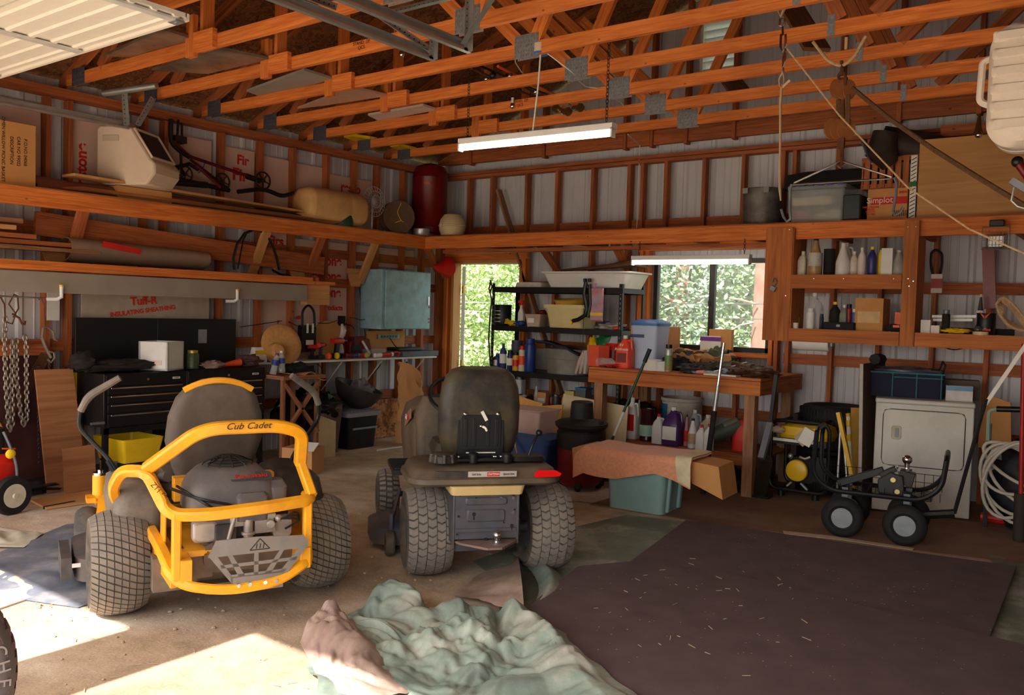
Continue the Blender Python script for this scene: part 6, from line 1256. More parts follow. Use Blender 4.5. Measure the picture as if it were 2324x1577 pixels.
MB().lathe([(.19, 0), (.2, .02), (.2, .36), (.21, .37), (.21, .4), (.19, .4), (.18, .3), (.01, .3)], p, 30).build('drum_body', mat('drum_cream', (190, 178, 160), .5, var=.1, dirt=(120, 100, 80), da=.5), t); g = MB(M=TR(p)); g.sheet(lambda u, v: (.203*math.cos(-2.6+.7*u), .203*math.sin(-2.6+.7*u), .12+.22*v), 8, 1); g.build('blue_panel', mat('teal_panel', (40, 110, 140), .5), t)
p = Vector((onY(1450, 1000, 7.9).x, 7.92, LS)); single(MB().blob((p.x-.1, p.y, LS+.15), (.28, .2, .17), .35, 3, 77, n=26, flat=-.15), 'black_bag', BLKF, 'dark bundle at the back left under the bench', 'bag')
p = onY(1640, 990, 7.5); t = thing('green_pipe_roll', 'dull green cylinder lying slanted under the bench right side', 'tube', (p.x, p.y, LS)); a, b = Vector((onY(1605, 1000, 7.45).x, 7.45, LS+.09)), Vector(onY(1680, 962, 7.6)); MB().cyl(a, b, .075, n=20).build('tube', mat('dull_green', (64, 78, 66), .5, var=.15), t); MB().cyl(a+(b-a)*.55+Vector((0, -.002, .012)), a+(b-a)*.95+Vector((0, -.002, .012)), .068, n=20).build('pale_wrap', mat('pale_wrap', (128, 124, 96), .5, var=.15), t)
p = Vector((onY(1680, 1000, 7.6).x+.02, 7.65, LS)); t = thing('gas_can', 'red fuel can standing at the right end of the bench shelf', 'gas can', p); MB().rr([(0, .16, .26, .04), (.2, .16, .26, .05), (.28, .1, .2, .05)], M=TR(p)).build('can_body', RED, t); MB().tube([p+Vector((0, 0, .26)), p+Vector((.02, .03, .4)), p+Vector((.0, .02, .5))], [.03, .02, .012]).build('spout', RED, t)
p = fl(1595, 1120); t = thing('floor_jack', 'greasy black steel jack on the floor under the bench', 'jack', p+Vector((.1, .3, 0))); q = p+Vector((.1, .3, 0))
g = MB(); g.box(q+Vector((0, 0, .1)), (.34, .14, .03)); g.box(q+Vector((0, 0, .02)), (.36, .16, .03)); g.box(q+Vector((-.15, 0, .1)), (.02, .14, .2)); g.box(q+Vector((.15, 0, .1)), (.02, .14, .2)); g.cyl(q+Vector((-.02, 0, .1)), q+Vector((-.02, 0, .24)), .014); g.build('jack_frame', BLKM, t); g = MB(); g.sph(q+Vector((0, -.03, .09)), .05); g.sph(q+Vector((.06, -.02, .08)), .04); g.build('jack_gear', STEEL, t)
q = fl(1680, 1110)+Vector((-.05, .5, 0)); single(MB().lathe([(.1, 0), (.16, .02), (.18, .09), (.14, .1), (.05, .05), (.01, .05)], q, 24), 'oil_pan', BLKM, 'round black drain pan deep under the bench', 'pan')
# shop vac, cream panel, orange panel, blue bin, clear bin
c = fl(1303, 1112)+Vector((-.02, .12, 0)); t = thing('shop_vacuum', 'red canister vacuum with black motor head between the bins', 'vacuum', c)
MB().lathe([(.17, .04), (.2, .08), (.21, .36), (.21, .37)], c, 32).build('canister', DRED, t); MB().lathe([(.215, .36), (.22, .38), (.215, .5), (.2, .52), (.23, .55), (.235, .58), (.2, .6), (.12, .61), (.105, .62), (.095, .76), (.08, .77), (.01, .765)], c, 32).build('motor_head', mat('vac_black', (34, 32, 30), .6, var=.15), t, ang=25)
for a in (0, 1.57, 3.14, 4.7):
    q = c+Vector((.17*math.cos(a+.5), .17*math.sin(a+.5), .03)); MB().box(q+Vector((0, 0, .03)), (.07, .05, .06)).build('foot', BLK, t); MB().sph(q+Vector((.0, -.01, 0)), .03).build('caster', BLK, t)
MB().box(c+Vector((.21, -.02, .58)), (.03, .04, .07)).build('latch', BLK, t)
a, b = onY(1312, 920, 7.4), onY(1440, 945, 7.3); g = MB(); g.prism([(0, 0), (.75, 0), (.75, .66), (0, .72)], .012, TR(-4.79, 7.3, 0) @ FRONT @ XR(-.08)); single(g, 'cream_board', CRM, 'flat cream board leaning between vacuum and bench', 'board')
OP = mat('ochre_board', (224, 164, 84), .7, var=.08)
g = MB(); g.prism([(0, 0), (.95, 0), (.98, .66), (.0, .52)], .012, TR(-5.52, 7.05, .0) @ ZR(-.12) @ FRONT @ XR(-.06)); single(g, 'ochre_board', OP, 'big ochre yellow board leaning in front of the black shelving', 'board')
g = MB(); g.prism([(0, 0), (.5, 0), (.5, .58), (0, .66)], .012, TR(-5.66, 7.5, 0) @ FRONT @ XR(-.04)); single(g, 'ochre_board', OP, 'second ochre board just behind the big one', 'board')
c = Vector((-4.72, 6.45, 0)); c = fl(1180, 1100); c = Vector((onY(1190, 1050, 6.35).x, 6.4, 0)); t = thing('blue_tote', 'open blue plastic tote on the floor behind the lawn tractor', 'tote', c, .12); BT2 = mat('tote_blue', (50, 74, 132), .45, var=.06)
MB().rr([(0, .5, .34, .05), (.38, .62, .42, .05), (.38, .67, .47, .05), (.43, .68, .48, .05), (.43, .62, .42, .05), (.03, .48, .32, .04)], M=wm(t), caps=False).build('tub', BT2, t); MB().box((0, 0, .01), (.48, .32, .02)).build('bottom', BT2, t, world=False); MB().box((.17, -.2, .25), (.13, .004, .07), M=XR(.09)).build('label', mat('blue_white_label', (150, 160, 190), .5), t, world=False)
p = onY(1185, 975, 6.75); t = thing('clear_bin', 'clear pinkish storage bin resting on the blue tote', 'bin', (p.x+.0, 6.5, .44)); a, b = onY(1155, 985, 6.5), onY(1240, 985, 6.5); MB().rr([(0, b.x-a.x+.05, .28, .03), (.2, b.x-a.x+.12, .34, .03), (.21, b.x-a.x+.15, .36, .03), (.215, b.x-a.x+.15, .36, .03)], M=TR((a.x+b.x)/2-.02, 6.5, .44)).build('bin_body', mat('clear_pink', (206, 182, 184), .3, var=.05, alpha=.55), t)
single(MB().cyl((onY(1160, 1000, 6.2).x, 6.15, .62), (onY(1185, 1050, 6.2).x, 6.12, .3), .008), 'yellow_stick', mat('tan_stick', (180, 150, 90), .7), 'thin tan stick standing in the blue tote', 'stick')
# teal tote with towel and cardboard
TE = mat('teal_tote', (142, 178, 174), .5, var=.04); c0 = fl(1380, 1152); c1 = fl(1502, 1172); c2 = fl(1548, 1150)
mid = (c0+c1)/2; ax = (c1-c0).normalized(); ang = math.atan2(ax.y, ax.x); nn = Vector((-ax.y, ax.x, 0)); W_ = (c1-c0).length; D_ = .42
cc = mid+nn*(D_/2); t = thing('teal_tote', 'teal plastic tote with lid and towel over it, before the bench', 'tote', cc, ang)
MB().rr([(0, W_, D_, .04), (.30, W_*1.08, D_*1.1, .05), (.36, W_*1.12, D_*1.12, .05)]).build('tub', TE, t, world=False); MB().rr([(.355, W_*1.16, D_*1.17, .05), (.385, W_*1.16, D_*1.17, .05), (.40, W_*1.08, D_*1.08, .05), (.405, W_*1.0, D_*1.0, .05)]).build('lid', TE, t, world=False)
for s in (-.12, .1): MB().rr([(.02, .045, .05, .015, W_*.5+.0, s), (.3, .045, .05, .015, W_*.54, s)]).build('side_rib', TE, t, world=False)
L2W = wm(t)
g = MB(); TW, TD = 1.02, .5
def cb_(u, v):
    x = -.5+1.0*u; y = -.22+.5*v; z = .462+.01*math.sin(u*6); 
    if u < .14: z -= (.14-u)*1.1
    if u > .82: z -= (u-.82)*.25
    return (x, y, z)
g.box((-.05, 0, .432), (.98, .36, .05)); g.prism([(.40, -.0), (.66, -.02), (.70, -.26), (.46, -.17)], .34, TR(.0, .14, .455) @ FRONT); g.prism([(-.50, 0), (-.60, -.02), (-.58, -.24), (-.51, -.22)], .28, TR(0, .12, .455) @ FRONT)
o = MB(M=L2W); o.v, o.f, o.uv = [L2W @ p for p in g.v], g.f, g.uv; single(o, 'flattened_carton', CARD, 'brown carton lying on the teal tote under the towel', 'box', smooth=False)
PEACH = mat('peach_terry', (240, 164, 124), .95, var=.08, vs=40, bump=.6, sheen=.3)
def tw(u, v):
    x = -.52+.99*u; y = .17-.76*v; z = .478
    fo = max(0, v-.55)/.45
    drop = .14+.09*abs(math.sin(u*3.6+.6))
    yy = y if v < .55 else .17-.76*.55-.035*min(1, fo*3)-.02*math.sin(u*14)*fo
    z = z+.012*mn.noise(Vector((u*4, v*3, 0))) - drop*fo**1.2
    if u < .08: z -= (.08-u)*.9
    return (x+.03*fo*math.sin(u*9), yy, z)
g = MB(M=L2W); g.sheet(tw, 60, 26, th=-.012); tw_ = single(g, 'towel', PEACH, 'peach terry towel draped over the teal tote', 'towel', ang=80)
g = MB(M=L2W); g.sheet(lambda u, v: tuple(Vector(tw(.86+.13*u, v))+Vector((.012, -.008, .010))), 8, 26, th=-.004); g.build('hem_band', mat('cream_band', (224, 208, 170), .8), tw_, ang=80)
# ------------------------------------------------------------------ shelf cabinet on the right
CY = 7.6
t = thing('open_cupboard', 'open plywood shelf cupboard hanging from the back ledge right of the window', 'cupboard', (-1.7, CY+.15, 1.36))
ZB, ZM, ZTt = 1.46, 1.93, 2.25
g = MB(); g.box((-2.72, CY-.0, 1.85), (.24, .02, 1.0)); g.build('side_panel', PLY, t)
MB().box((-1.63, CY, 1.86), (.11, .025, 1.02)).build('divider', PLY, t)
MB().box((-2.6, CY+.17, 1.86), (.02, .34, .96)).build('end_board', PLY, t); MB().box((-1.6, CY+.17, 1.86), (.02, .34, .96)).build('end_board', PLY, t)
for z, x0, x1, h in ((ZB, -2.6, -1.69, .115), (ZM, -2.6, -1.69, .12), (ZB-.0, -1.57, 1.2, .115)): MB().beam((x0, CY, z-h/2+.005), (x1, CY, z-h/2+.005), .022, h).build('face_board', PLY, t)
for z, x0, x1 in ((ZB-.012, -2.6, 1.2), (ZM-.012, -2.6, -1.6)): MB().box(((x0+x1)/2, CY+.18, z), (x1-x0, .34, .018)).build('shelf', WOODR, t)
g = MB()
for x, z in ((-2.63, 2.33), (-2.64, 1.75), (-1.66, 2.32), (-1.6, 2.32), (-1.64, 1.9), (-1.6, 1.88), (-1.63, 1.84), (-2.4, 1.9), (-2.15, 1.9), (-1.75, 1.9)): g.cyl((x, CY-.013, z), (x, CY-.017, z), .004, n=8)
g.build('screw', CHR, t)
p = onY(1755, 648, CY-.03); t = thing('padlock', 'small open padlock hanging on the cupboard side panel', 'padlock', p); MB().box(onY(1754, 655, CY-.03), (.05, .02, .045), M=YR(.5)).build('lock_body', STEEL, t, bev=.003); MB().tube(fillet([onY(1756, 648, CY-.03), onY(1762, 640, CY-.03), onY(1760, 632, CY-.03), onY(1754, 632, CY-.03), onY(1752, 640, CY-.03)], .02), .006).build('shackle', STEEL, t)
def cab(row, L):
    z = {0: ZM+.002, 1: ZB+.002}[row]
    for (k, x, w, h, m_, c_, n_, l, lm_, Y) in L:
        p = Vector((onY(x, 600, Y).x, Y, z)); bottle(k, p, sz(w, p), sz(h, p)*1.02, m_, c_, n_, l, cat=n_.split('_')[-1] if n_.split('_')[-1] in ('bottle', 'can', 'jar', 'jug', 'box', 'tin', 'bulb', 'roll') else 'bottle', group=['bottles on the upper cupboard shelf', 'goods on the lower cupboard shelf', ''][row], lm=lm_)
OFFW = mat('offwhite_bottle', (222, 214, 196), .45, var=.12, dirt=(150, 120, 90), da=.6, ds=14)
cab(0, (('box', 1807, 9, 38, mat('brown_pack', (120, 90, 66), .6), BLK, 'small_box', 'narrow brown pack at the far left of the upper cupboard shelf', None, 7.8), ('oil', 1821, 18, 54, OFFW, WHT, 'oil_bottle', 'stained white bottle leftmost on the upper cupboard shelf', None, 7.72),
 ('cone', 1850, 32, 84, mat('amber_syrup', (176, 140, 96), .3, var=.2), BLKM, 'syrup_bottle', 'big cone bottle with blue and white label', mat('blue_orange_label', (206, 200, 190), .5, dirt=(40, 100, 150), da=1, ds=7), 7.74), ('tin', 1882, 26, 60, BLKF, BLK, 'black_can', 'dark canister behind the cone bottle', None, 7.8), ('cone', 1913, 31, 72, WHT, WHT, 'white_jug', 'white long-necked funnel jug', None, 7.7), ('jug', 1920, 30, 74, WHT, WHT, 'handled_jug', 'white jug with rounded handle behind the funnel jug', None, 7.83),
 ('round', 1938, 17, 54, OFFW, WHT, 'small_bottle', 'white bottle in the middle of the upper cupboard shelf', None, 7.72), ('round', 1956, 18, 62, mat('pinkish_bottle', (224, 208, 200), .45, var=.05), WHT, 'pink_white_bottle', 'tall pinkish white bottle left of the blue one', None, 7.72), ('round', 1979, 20, 64, mat('cobalt', (44, 52, 120), .35), YEL, 'blue_bottle', 'cobalt blue bottle with yellow cap', None, 7.72), ('round', 1998, 12, 64, YEL, GRN, 'yellow_bottle', 'slim yellow bottle with green cap', None, 7.76), ('box', 2015, 24, 60, WHT, WHT, 'bulb_box', 'white box with a picture of a black power pack', None, 7.7), ('cone', 2040, 30, 56, mat('grey_shell', (168, 164, 156), .5), OFFW, 'grey_bottle', 'grey wide-based bottle at the right of the upper cupboard shelf', None, 7.72)))
p = Vector((onY(2015, 610, 7.64).x, 7.635, ZM+.05)); b_ = [o for o in bpy.data.objects if o.name.startswith('bulb_box')][0]; g = MB(); g.sph(p+Vector((0, .03, .02)), .022, sc=(1, .25, .8)); g.build('picture', BLK, b_)
cab(1, (('round', 1810, 20, 38, mat('yellow_green', (190, 176, 50), .5), BLK, 'yellow_jar', 'yellow rounded jar at the left of the lower cupboard shelf', None, 7.82), ('tin', 1812, 12, 13, LBL, LBL, 'small_tin', 'small white-lidded jar in the left front of the lower shelf', None, 7.67), ('jug', 1853, 36, 80, CLEAR, WHT, 'clear_jug', 'clear empty gallon jug behind the white spray can', None, 7.82), ('can', 1845, 18, 46, LBL, WHT, 'spray_can', 'white floral spray can on the lower cupboard shelf', None, 7.68),
 ('can', 1870, 10, 34, mat('dark_teal', (40, 60, 80), .4), BLU, 'small_can', 'small dark blue can behind the black case', None, 7.82), ('round', 1900, 24, 62, BLKF, YEL, 'dark_bottle', 'dark bottle with amber cap behind the black case', None, 7.8), ('oil', 1920, 16, 56, mat('grey_green', (130, 134, 120), .5), LBL, 'grey_bottle', 'grey-green bottle with pale cap', None, 7.8), ('can', 1932, 13, 58, mat('red_blue', (150, 40, 50), .4, var=.3, vs=30), BLK, 'red_can', 'red and black aerosol can', None, 7.82), ('can', 1945, 12, 48, mat('azure', (50, 100, 180), .4, var=.3, vs=30), WHT, 'azure_can', 'bright blue aerosol can left of the carton', None, 7.76),
 ('box', 1985, 60, 72, CARD, CARD, 'parts_box', 'brown carton with taped label on the lower cupboard shelf', mat('pale_tape', (216, 180, 130), .7), 7.8), ('box', 2045, 13, 44, mat('orange_card', (226, 96, 60), .5), RED, 'orange_box', 'orange and white slim box at the right of the lower shelf', None, 7.7)))
p = Vector((onY(1906, 740, 7.68).x, 7.68, ZB)); t = thing('tool_case', 'flat black case lying on the lower cupboard shelf', 'case', p); MB().box(p+Vector((0, 0, .035)), (.26, .1, .07)).build('case_body', BLKF, t, bev=.008); MB().box(p+Vector((0, -.052, .04)), (.03, .006, .02)).build('clasp', STEEL, t)
p = Vector((onY(2030, 745, 7.66).x, 7.67, ZB)); t = thing('glue_gun', 'small black and orange power tool on the lower cupboard shelf', 'tool', p); MB().blob(p+Vector((0, 0, .035)), (.07, .04, .032), .25, 3, 3).build('tool_body', BLKF, t); MB().box(p+Vector((.02, -.04, .05)), (.05, .01, .02)).build('orange_part', ORG, t)
# right bay
def bay(k, x, w, h, m_, c_, n_, l, cat_, lm=None, Y=7.72):
    p = Vector((onY(x, 745, Y).x, Y, ZB+.002)); return bottle(k, p, sz(w, p), sz(h, p), m_, c_, n_, l, cat=cat_, lm=lm, group='goods on the right bay shelf')
bay('box', 2102, 20, 30, LBL, WHT, 'bulb_box', 'small white house-shaped box at the left of the right bay', 'box'); bay('box', 2124, 18, 18, LBL, WHT, 'bulb_box', 'small white carton beside the house-shaped box', 'box'); bay('can', 2146, 17, 54, BLKF, STEEL, 'spray_can', 'black aerosol can standing in the right bay', 'can')
bay('cone', 2223, 16, 92, mat('dark_white', (60, 50, 52), .5), OFFW, 'glue_bottle', 'tall dark bottle with white label behind the coffee can', 'bottle', LBL, 7.82); t = bay('tin', 2237, 40, 50, BLK, BLK, 'coffee_can', 'black coffee can with an orange bird emblem', 'can')
g = MB(M=wm(t)); Rr = sz(40, t.location)/2+.003
for s in (-1, 1): g.sheet(lambda u, v: (Rr*math.sin(s*(.05+.55*u)), -Rr*math.cos(s*(.05+.55*u)), .13+.05*u+.02*v-.015*u*v), 8, 2)
g.build('emblem', ORG, t); text('Coffee', .034, wm(t) @ TR(0, -Rr-.002, .045) @ FRONT, ORG, t, 'print')
bay('tin', 2226, 34, 8, CRM, CRM, 'jar_cover', 'cream jar lid lying before the coffee can', 'lid', None, 7.64); p = Vector((onY(2221, 735, 7.66).x, 7.66, ZB+.045)); single(MB().sph(p+Vector((0, 0, 0)), .035), 'glass_bulb', mat('smoke_glass', (70, 66, 66), .1), 'round glass bulb lying behind the cream lid', 'bulb')
for i, (y, x0, x1) in enumerate(((718, 2116, 2225), (726, 2118, 2208))):
    a, b = onY(x0, y, 7.85), onY(x1, y, 7.85); single(MB().beam(a, b, .03, .022), 'light_strip', WHTM, ['upper white strip lying behind the aerosol can', 'lower white strip lying behind the aerosol can'][i], 'strip', 'white strips in the right bay')
single(MB().beam((-1.5, 7.85, ZB+.03), (-.9, 7.85, ZB+.03), .08, .05), 'wire_tray', BLKF, 'dark tray under the white strips in the right bay', 'tray'); p = Vector((onY(2172, 742, 7.68).x, 7.68, ZB+.01)); single(MB().blob(p+Vector((0, 0, .02)), (.1, .05, .02), .4, 4, 2), 'yellow_scraper', YEL, 'yellow handled scraper lying in the right bay', 'tool')
t = thing('rope_coil', 'thick coil of tan rope at the right edge of the bay', 'rope', onY(2295, 740, 7.65)); g = MB()
for k in range(7):
    o = k*.012; g.tube(fillet([onY(2262+k*3, 690-k*2, 7.66+o), onY(2275, 672+k*2, 7.62), onY(2300-k, 690+k, 7.62+o), onY(2335, 735+k*3, 7.64), onY(2330, 752, 7.66), onY(2290-k*2, 742-k*3, 7.64+o), onY(2268+k, 712, 7.64)], .12, 4), .013, 7, closed=True)
g.build('coil', ROPE, t)
# hanging belt, saw, basket
t = thing('drive_belt', 'black drive belt with red and white card sleeve hung on a stud', 'belt', onY(2124, 600, 7.9)); g = MB(); g.tube(fillet([onY(x, y, 7.95) for x, y in ((2121, 640), (2112, 600), (2114, 572), (2125, 566), (2138, 575), (2138, 600), (2130, 640))], .08), .011, 8); g.build('belt', BLK, t)
a, b = onY(2115, 622, 7.93), onY(2138, 665, 7.93); MB().box(((a.x+b.x)/2, 7.93, (a.z+b.z)/2), (b.x-a.x, .03, a.z-b.z)).build('sleeve', mat('white_sleeve', (200, 190, 190), .5), t); MB().box(((a.x+b.x)/2, 7.912, (a.z+b.z)/2), (b.x-a.x, .004, (a.z-b.z)*.5)).build('red_band', mat('band_red', (150, 40, 36), .5), t)
single(MB().beam(onY(2243, 560, 8.0), onY(2247, 700, 8.0), .09, .03, (0, 1, 0)), 'hanging_board', DRED, 'dark red painted board end hanging below the wire basket', 'board')
c = onY(2265, 535, 7.55); t = thing('wire_lamp', 'clip-on work light in a wire cage hung on the ledge edge', 'lamp', c); a, b = onY(2233, 508, 7.55), onY(2292, 566, 7.55); x0, x1, z1, z0 = a.x, b.x, a.z, b.z
g = MB(); g.tube([(x0, 7.5, z0), (x1, 7.5, z0), (x1, 7.5, z1-.03), (x0, 7.5, z1-.03)], .006, 6, closed=True)
for k in range(1, 8): g.tube([(x0+(x1-x0)*k/8, 7.5, z0), (x0+(x1-x0)*k/8, 7.5, z1-.05)], .0015, 4)
for k in range(1, 5): g.tube([(x0, 7.5, z0+(z1-z0)*k/6), (x1, 7.5, z0+(z1-z0)*k/6)], .0015, 4)
g.build('wire_cage', GAL, t); MB().rr([(0, x1-x0-.04, .12, .01), (.06, x1-x0-.08, .08, .01)], M=TR((x0+x1)/2, 7.57, z0+.06) @ FRONT).build('reflector', GAL, t); MB().box(((x0+x1)/2, 7.55, z1), (.1, .08, .05)).build('housing', BLK, t, bev=.006)
p = onY(1844, 775, 7.62); t = thing('paper_towel_roll', 'paper towel roll on a wall holder under the cupboard', 'paper towel', p); a, b = onY(1804, 776, 7.66), onY(1884, 776, 7.66); MB().lathe([(.07, 0), (.07, b.x-a.x), (.02, b.x-a.x)], (a.x, 7.66, a.z), 28, M=YR(PI/2)).build('roll', WHT, t); MB().lathe([(.07, 0), (.07, .001), (.001, .001)], (a.x-.002, 7.66, a.z), 28, M=YR(PI/2)).build('roll_end', LBL, t)
for x in (a.x-.015, b.x+.015): MB().box((x, 7.67, a.z+.03), (.012, .05, .11)).build('holder', MILK, t)
# ------------------------------------------------------------------ on top of the back ledge, right part
g0 = Vector((onY(1725, 500, 7.9).x, 7.95, LT)); t = thing('metal_bucket', 'old dented grey metal bucket on the back ledge', 'bucket', g0); r = .5*(onY(1768, 480, 7.95).x-onY(1683, 480, 7.95).x)
MB().lathe([(r*.92, 0), (r*.95, .01), (r*1.0, .33), (r*1.03, .34), (r*1.0, .345), (r*.96, .33), (r*.9, .02), (.01, .02)], g0, 32).build('bucket_body', mat('stained_zinc', (118, 112, 108), .55, metal=.5, var=.35, vs=8, dirt=(60, 54, 50), da=.8, ds=5), t)
for s in (-1, 1): MB().box(g0+Vector((s*.1, -r-.0, .315)), (.05, .02, .05)).build('ear', GT, t)
a, b = onY(1792, 500, 7.85), onY(1918, 500, 7.85); cx = (a.x+b.x)/2; w_ = b.x-a.x; t = thing('clear_tote', 'clear tote with purple latches full of papers on the back ledge', 'tote', (cx, 7.98, LT))
MB().rr([(0, w_*.94, .34, .03), (.29, w_*1.0, .38, .03), (.3, w_*1.06, .4, .03), (.33, w_*1.06, .4, .03)], M=TR(cx, 7.98, LT)).build('tub', mat('clear_tote_plastic', (190, 194, 192), .25, alpha=.42, var=.05), t); MB().box((cx-.05, 7.95, LT+.20), (w_*.7, .2, .07)).build('cream_carton', CRM, t); MB().blob((cx-.15, 7.9, LT+.07), (.08, .06, .06), .3, 3, 9).build('pink_cloth', mat('pinkcloth', (200, 110, 110), .8), t); MB().blob((cx+.12, 7.92, LT+.06), (.14, .08, .06), .3, 3, 19).build('pale_cloth', OFFW, t)
g = MB()
for k in range(6): g.box((cx-w_*.42+k*w_*.17, 7.775, LT+.33), (.05, .02, .014))
g.build('latch', mat('purple_latch', (70, 60, 150), .5), t)
single(MB().rr([(0, .95, .3, .08), (.13, .9, .24, .06), (.15, .6, .2, .05)], M=TR(cx+.1, 8.1, LT+.34)), 'dark_case', mat('case_black', (36, 40, 40), .5, var=.15), 'long black soft case lying behind and above the clear tote', 'case')
a, b = onY(1921, 500, 7.9), onY(1962, 460, 7.9); single(MB().box(((a.x+b.x)/2, 7.92, LT+.12), (b.x-a.x, .3, .22)), 'dark_green_box', mat('green_black', (34, 46, 44), .4, var=.1), 'small dark green ribbed box beside the clear tote', 'box', bev=.01)
a, b = onY(1967, 498, 7.85), onY(2060, 440, 7.85); t = thing('produce_box', 'brown potato carton with red stripe and printing on the back ledge', 'box', ((a.x+b.x)/2, 8.0, LT)); cx = (a.x+b.x)/2; w_ = b.x-a.x; MB().box((cx, 8.0, LT+.14), (w_, .3, .27)).build('carton', CARD, t, bev=.003); st_ = MB().box((cx+.015, 7.848, LT+.17), (w_*.92, .003, .06)).build('red_stripe', PEG, t); text('Simplot', .07, TR(cx-.06, 7.845, LT+.175) @ FRONT, LBL, st_, 'brand_print'); text('FRESH FROZEN\nPEELED\nPOTATO\nPATTIES', .02, TR(cx-.13, 7.846, LT+.09) @ FRONT, PEG, t, 'print'); text('84041', .03, TR(cx+.13, 7.846, LT+.235) @ FRONT, PEG, t, 'code_print')
g = MB()
for k in range(9): g.box((cx+.05+k*.014, 7.847, LT+.06), (.006, .002, .05))
g.build('bars', INK, t)
t = thing('slatted_crate', 'brown slatted wooden crate stacked on the potato carton', 'crate', (cx, 8.0, LT+.28)); 
for k in range(7): MB().box((cx-.18+k*.063, 7.87, LT+.41), (.045, .01, .25)).build('slat', WOODR, t)
for z in (LT+.3, LT+.53): MB().box((cx, 7.885, z), (.46, .015, .04)).build('rail', WOODR, t)
MB().box((cx, 8.1, LT+.29), (.46, .4, .015)).build('bottom', WOODR, t); MB().box((cx-.22, 8.08, LT+.41), (.012, .4, .25)).build('side', WOODR, t); MB().box((cx+.22, 8.08, LT+.41), (.012, .4, .25)).build('side', WOODR, t)
p = onY(2005, 330, 7.9); t = thing('stove_pipe', 'dark bent stove pipe elbow and sleeve lying above the crate', 'pipe', p); g = MB(); g.tube([onY(2010, 300, 7.8), onY(2000, 345, 7.8), onY(2020, 375, 7.85)], [.10, .13, .07], 20); g.tube([onY(2000, 320, 7.9), onY(2080, 335, 8.0), onY(2150, 350, 8.0), onY(2260, 345, 8.0)], [.13, .14, .13, .11], 20); g.build('pipe', mat('sooty_pipe', (58, 44, 38), .6, metal=.2, var=.25), t); g = MB(); g.tube([onY(1960, 318, 7.75), onY(1968, 345, 7.75), onY(1978, 368, 7.75)], [.08, .05, .03], 10, flat=.3); g.build('flap', STEEL, t)
a, b = onY(2078, 498, 7.8), onY(2324, 350, 7.8); single(MB().box(((a.x+.3+.2+a.x+1.3)/2-.25, 7.95, LT+.35), (1.6, .03, .66)), 'oak_board', LAM, 'large oak-grained laminate panel standing on the back ledge at right', 'panel') if False else single(MB().box((a.x+.8, 7.84, LT+.335), (1.6, .03, .64)), 'oak_board', LAM, 'large oak-grained laminate panel standing on the back ledge at right', 'panel')
a = onY(2071, 420, 7.84); t = thing('striped_book', 'white striped folder edge with green band left of the oak panel', 'folder', (a.x, 7.9, LT)); MB().box((a.x, 7.92, LT+.27), (.05, .12, .54)).build('folder_body', LBL, t); g = MB()
for k in range(16): g.box((a.x, 7.858, LT+.03+k*.032), (.045, .003, .006), M=YR(-.5))
g.build('stripe', INK, t); MB().box((a.x, 7.857, LT+.3), (.052, .004, .04)).build('green_band', GRN, t)
single(MB().beam((a.x+.15, 8.2, LT+.76), (a.x+1.7, 8.2, LT+.76), .25, .1), 'dark_planks', WOODR, 'dark planks stored behind above the oak panel', 'board')
t = thing('brass_lamp', 'old brass oil lamp part hanging beside the white case', 'lamp', onY(2222, 290, 7.7)); MB().tube([onY(2223, 258, 7.7), onY(2221, 285, 7.7), onY(2220, 305, 7.7)], [.01, .02, .035], 10).build('stem', mat('old_brass', (120, 90, 40), .4, metal=.8), t); MB().sph(onY(2221, 306, 7.66), .03).build('ball', CHR, t)
# ------------------------------------------------------------------ right side machines
a, b = fl(1976.7, 1160), fl(2198.9, 1184.7); ang = math.atan2(b.y-a.y, b.x-a.x); W_ = (b-a).length; n_ = Vector((-math.sin(ang), math.cos(ang), 0)); c = (a+b)/2+n_*.32
t = thing('clothes_dryer', 'white front-loading clothes dryer against the back wall', 'dryer', c, ang); EN_ = mat('dull_white_enamel', (212, 208, 198), .35, var=.06, vs=3, dirt=(150, 140, 130), da=.4, ds=2)
HD = .925
MB().box((0, 0, (HD-.03)/2+.01), (W_, .64, HD-.05)).build('cabinet', EN_, t, world=False, bev=.008); MB().box((0, -.005, HD-.015), (W_+.01, .66, .04)).build('top_panel', EN_, t, world=False, bev=.012)
d_ = MB().rr([(0, W_-.12, .45, .04, 0, .62), (.012, W_-.125, .445, .04, 0, .62)], M=TR(0, -.32, 0) @ FRONT).build('door', EN_, t, world=False, bev=.003)
g = MB(); R_ = [];
for k in range(40):
    aa = 2*PI*k/40; R_.append((max(-1, min(1, 1.35*math.cos(aa)))*(W_-.115)/2, -.322, .62+max(-1, min(1, 1.35*math.sin(aa)))*.2275))
g.tube(R_, .0025, 4, closed=True); g.build('door_seam', BLKF, d_, world=False)
MB().rr([(0, .075, .11, .02, -W_/2+.16, .66), (.008, .07, .105, .02, -W_/2+.16, .66)], M=TR(0, -.332, 0) @ FRONT).build('handle', mat('handle_beige', (190, 180, 150), .5), d_, world=False)
MB().rr([(0, .03, .075, .01, -W_/2+.165, .66), (.002, .03, .075, .01, -W_/2+.165, .66)], M=TR(0, -.3405, 0) @ FRONT).build('handle_recess', STEEL, d_, world=False)
NV = mat('navy_canvas', (28, 30, 56), .8, var=.12); TL = mat('teal_trim', (40, 110, 120), .7); M = wm(t)
o = thing('organizer_bag', 'navy pocket organizer bag with teal trim on top of the dryer', 'bag', M @ Vector((-.14, .0, HD+.006)), ang); MB().rr([(0, .56, .3, .04), (.2, .58, .32, .04)]).build('bag_body', NV, o, world=False)
for x in (-.1, .08, .26): MB().box((x, -.163, .1), (.008, .004, .2)).build('vertical_trim', TL, o, world=False)
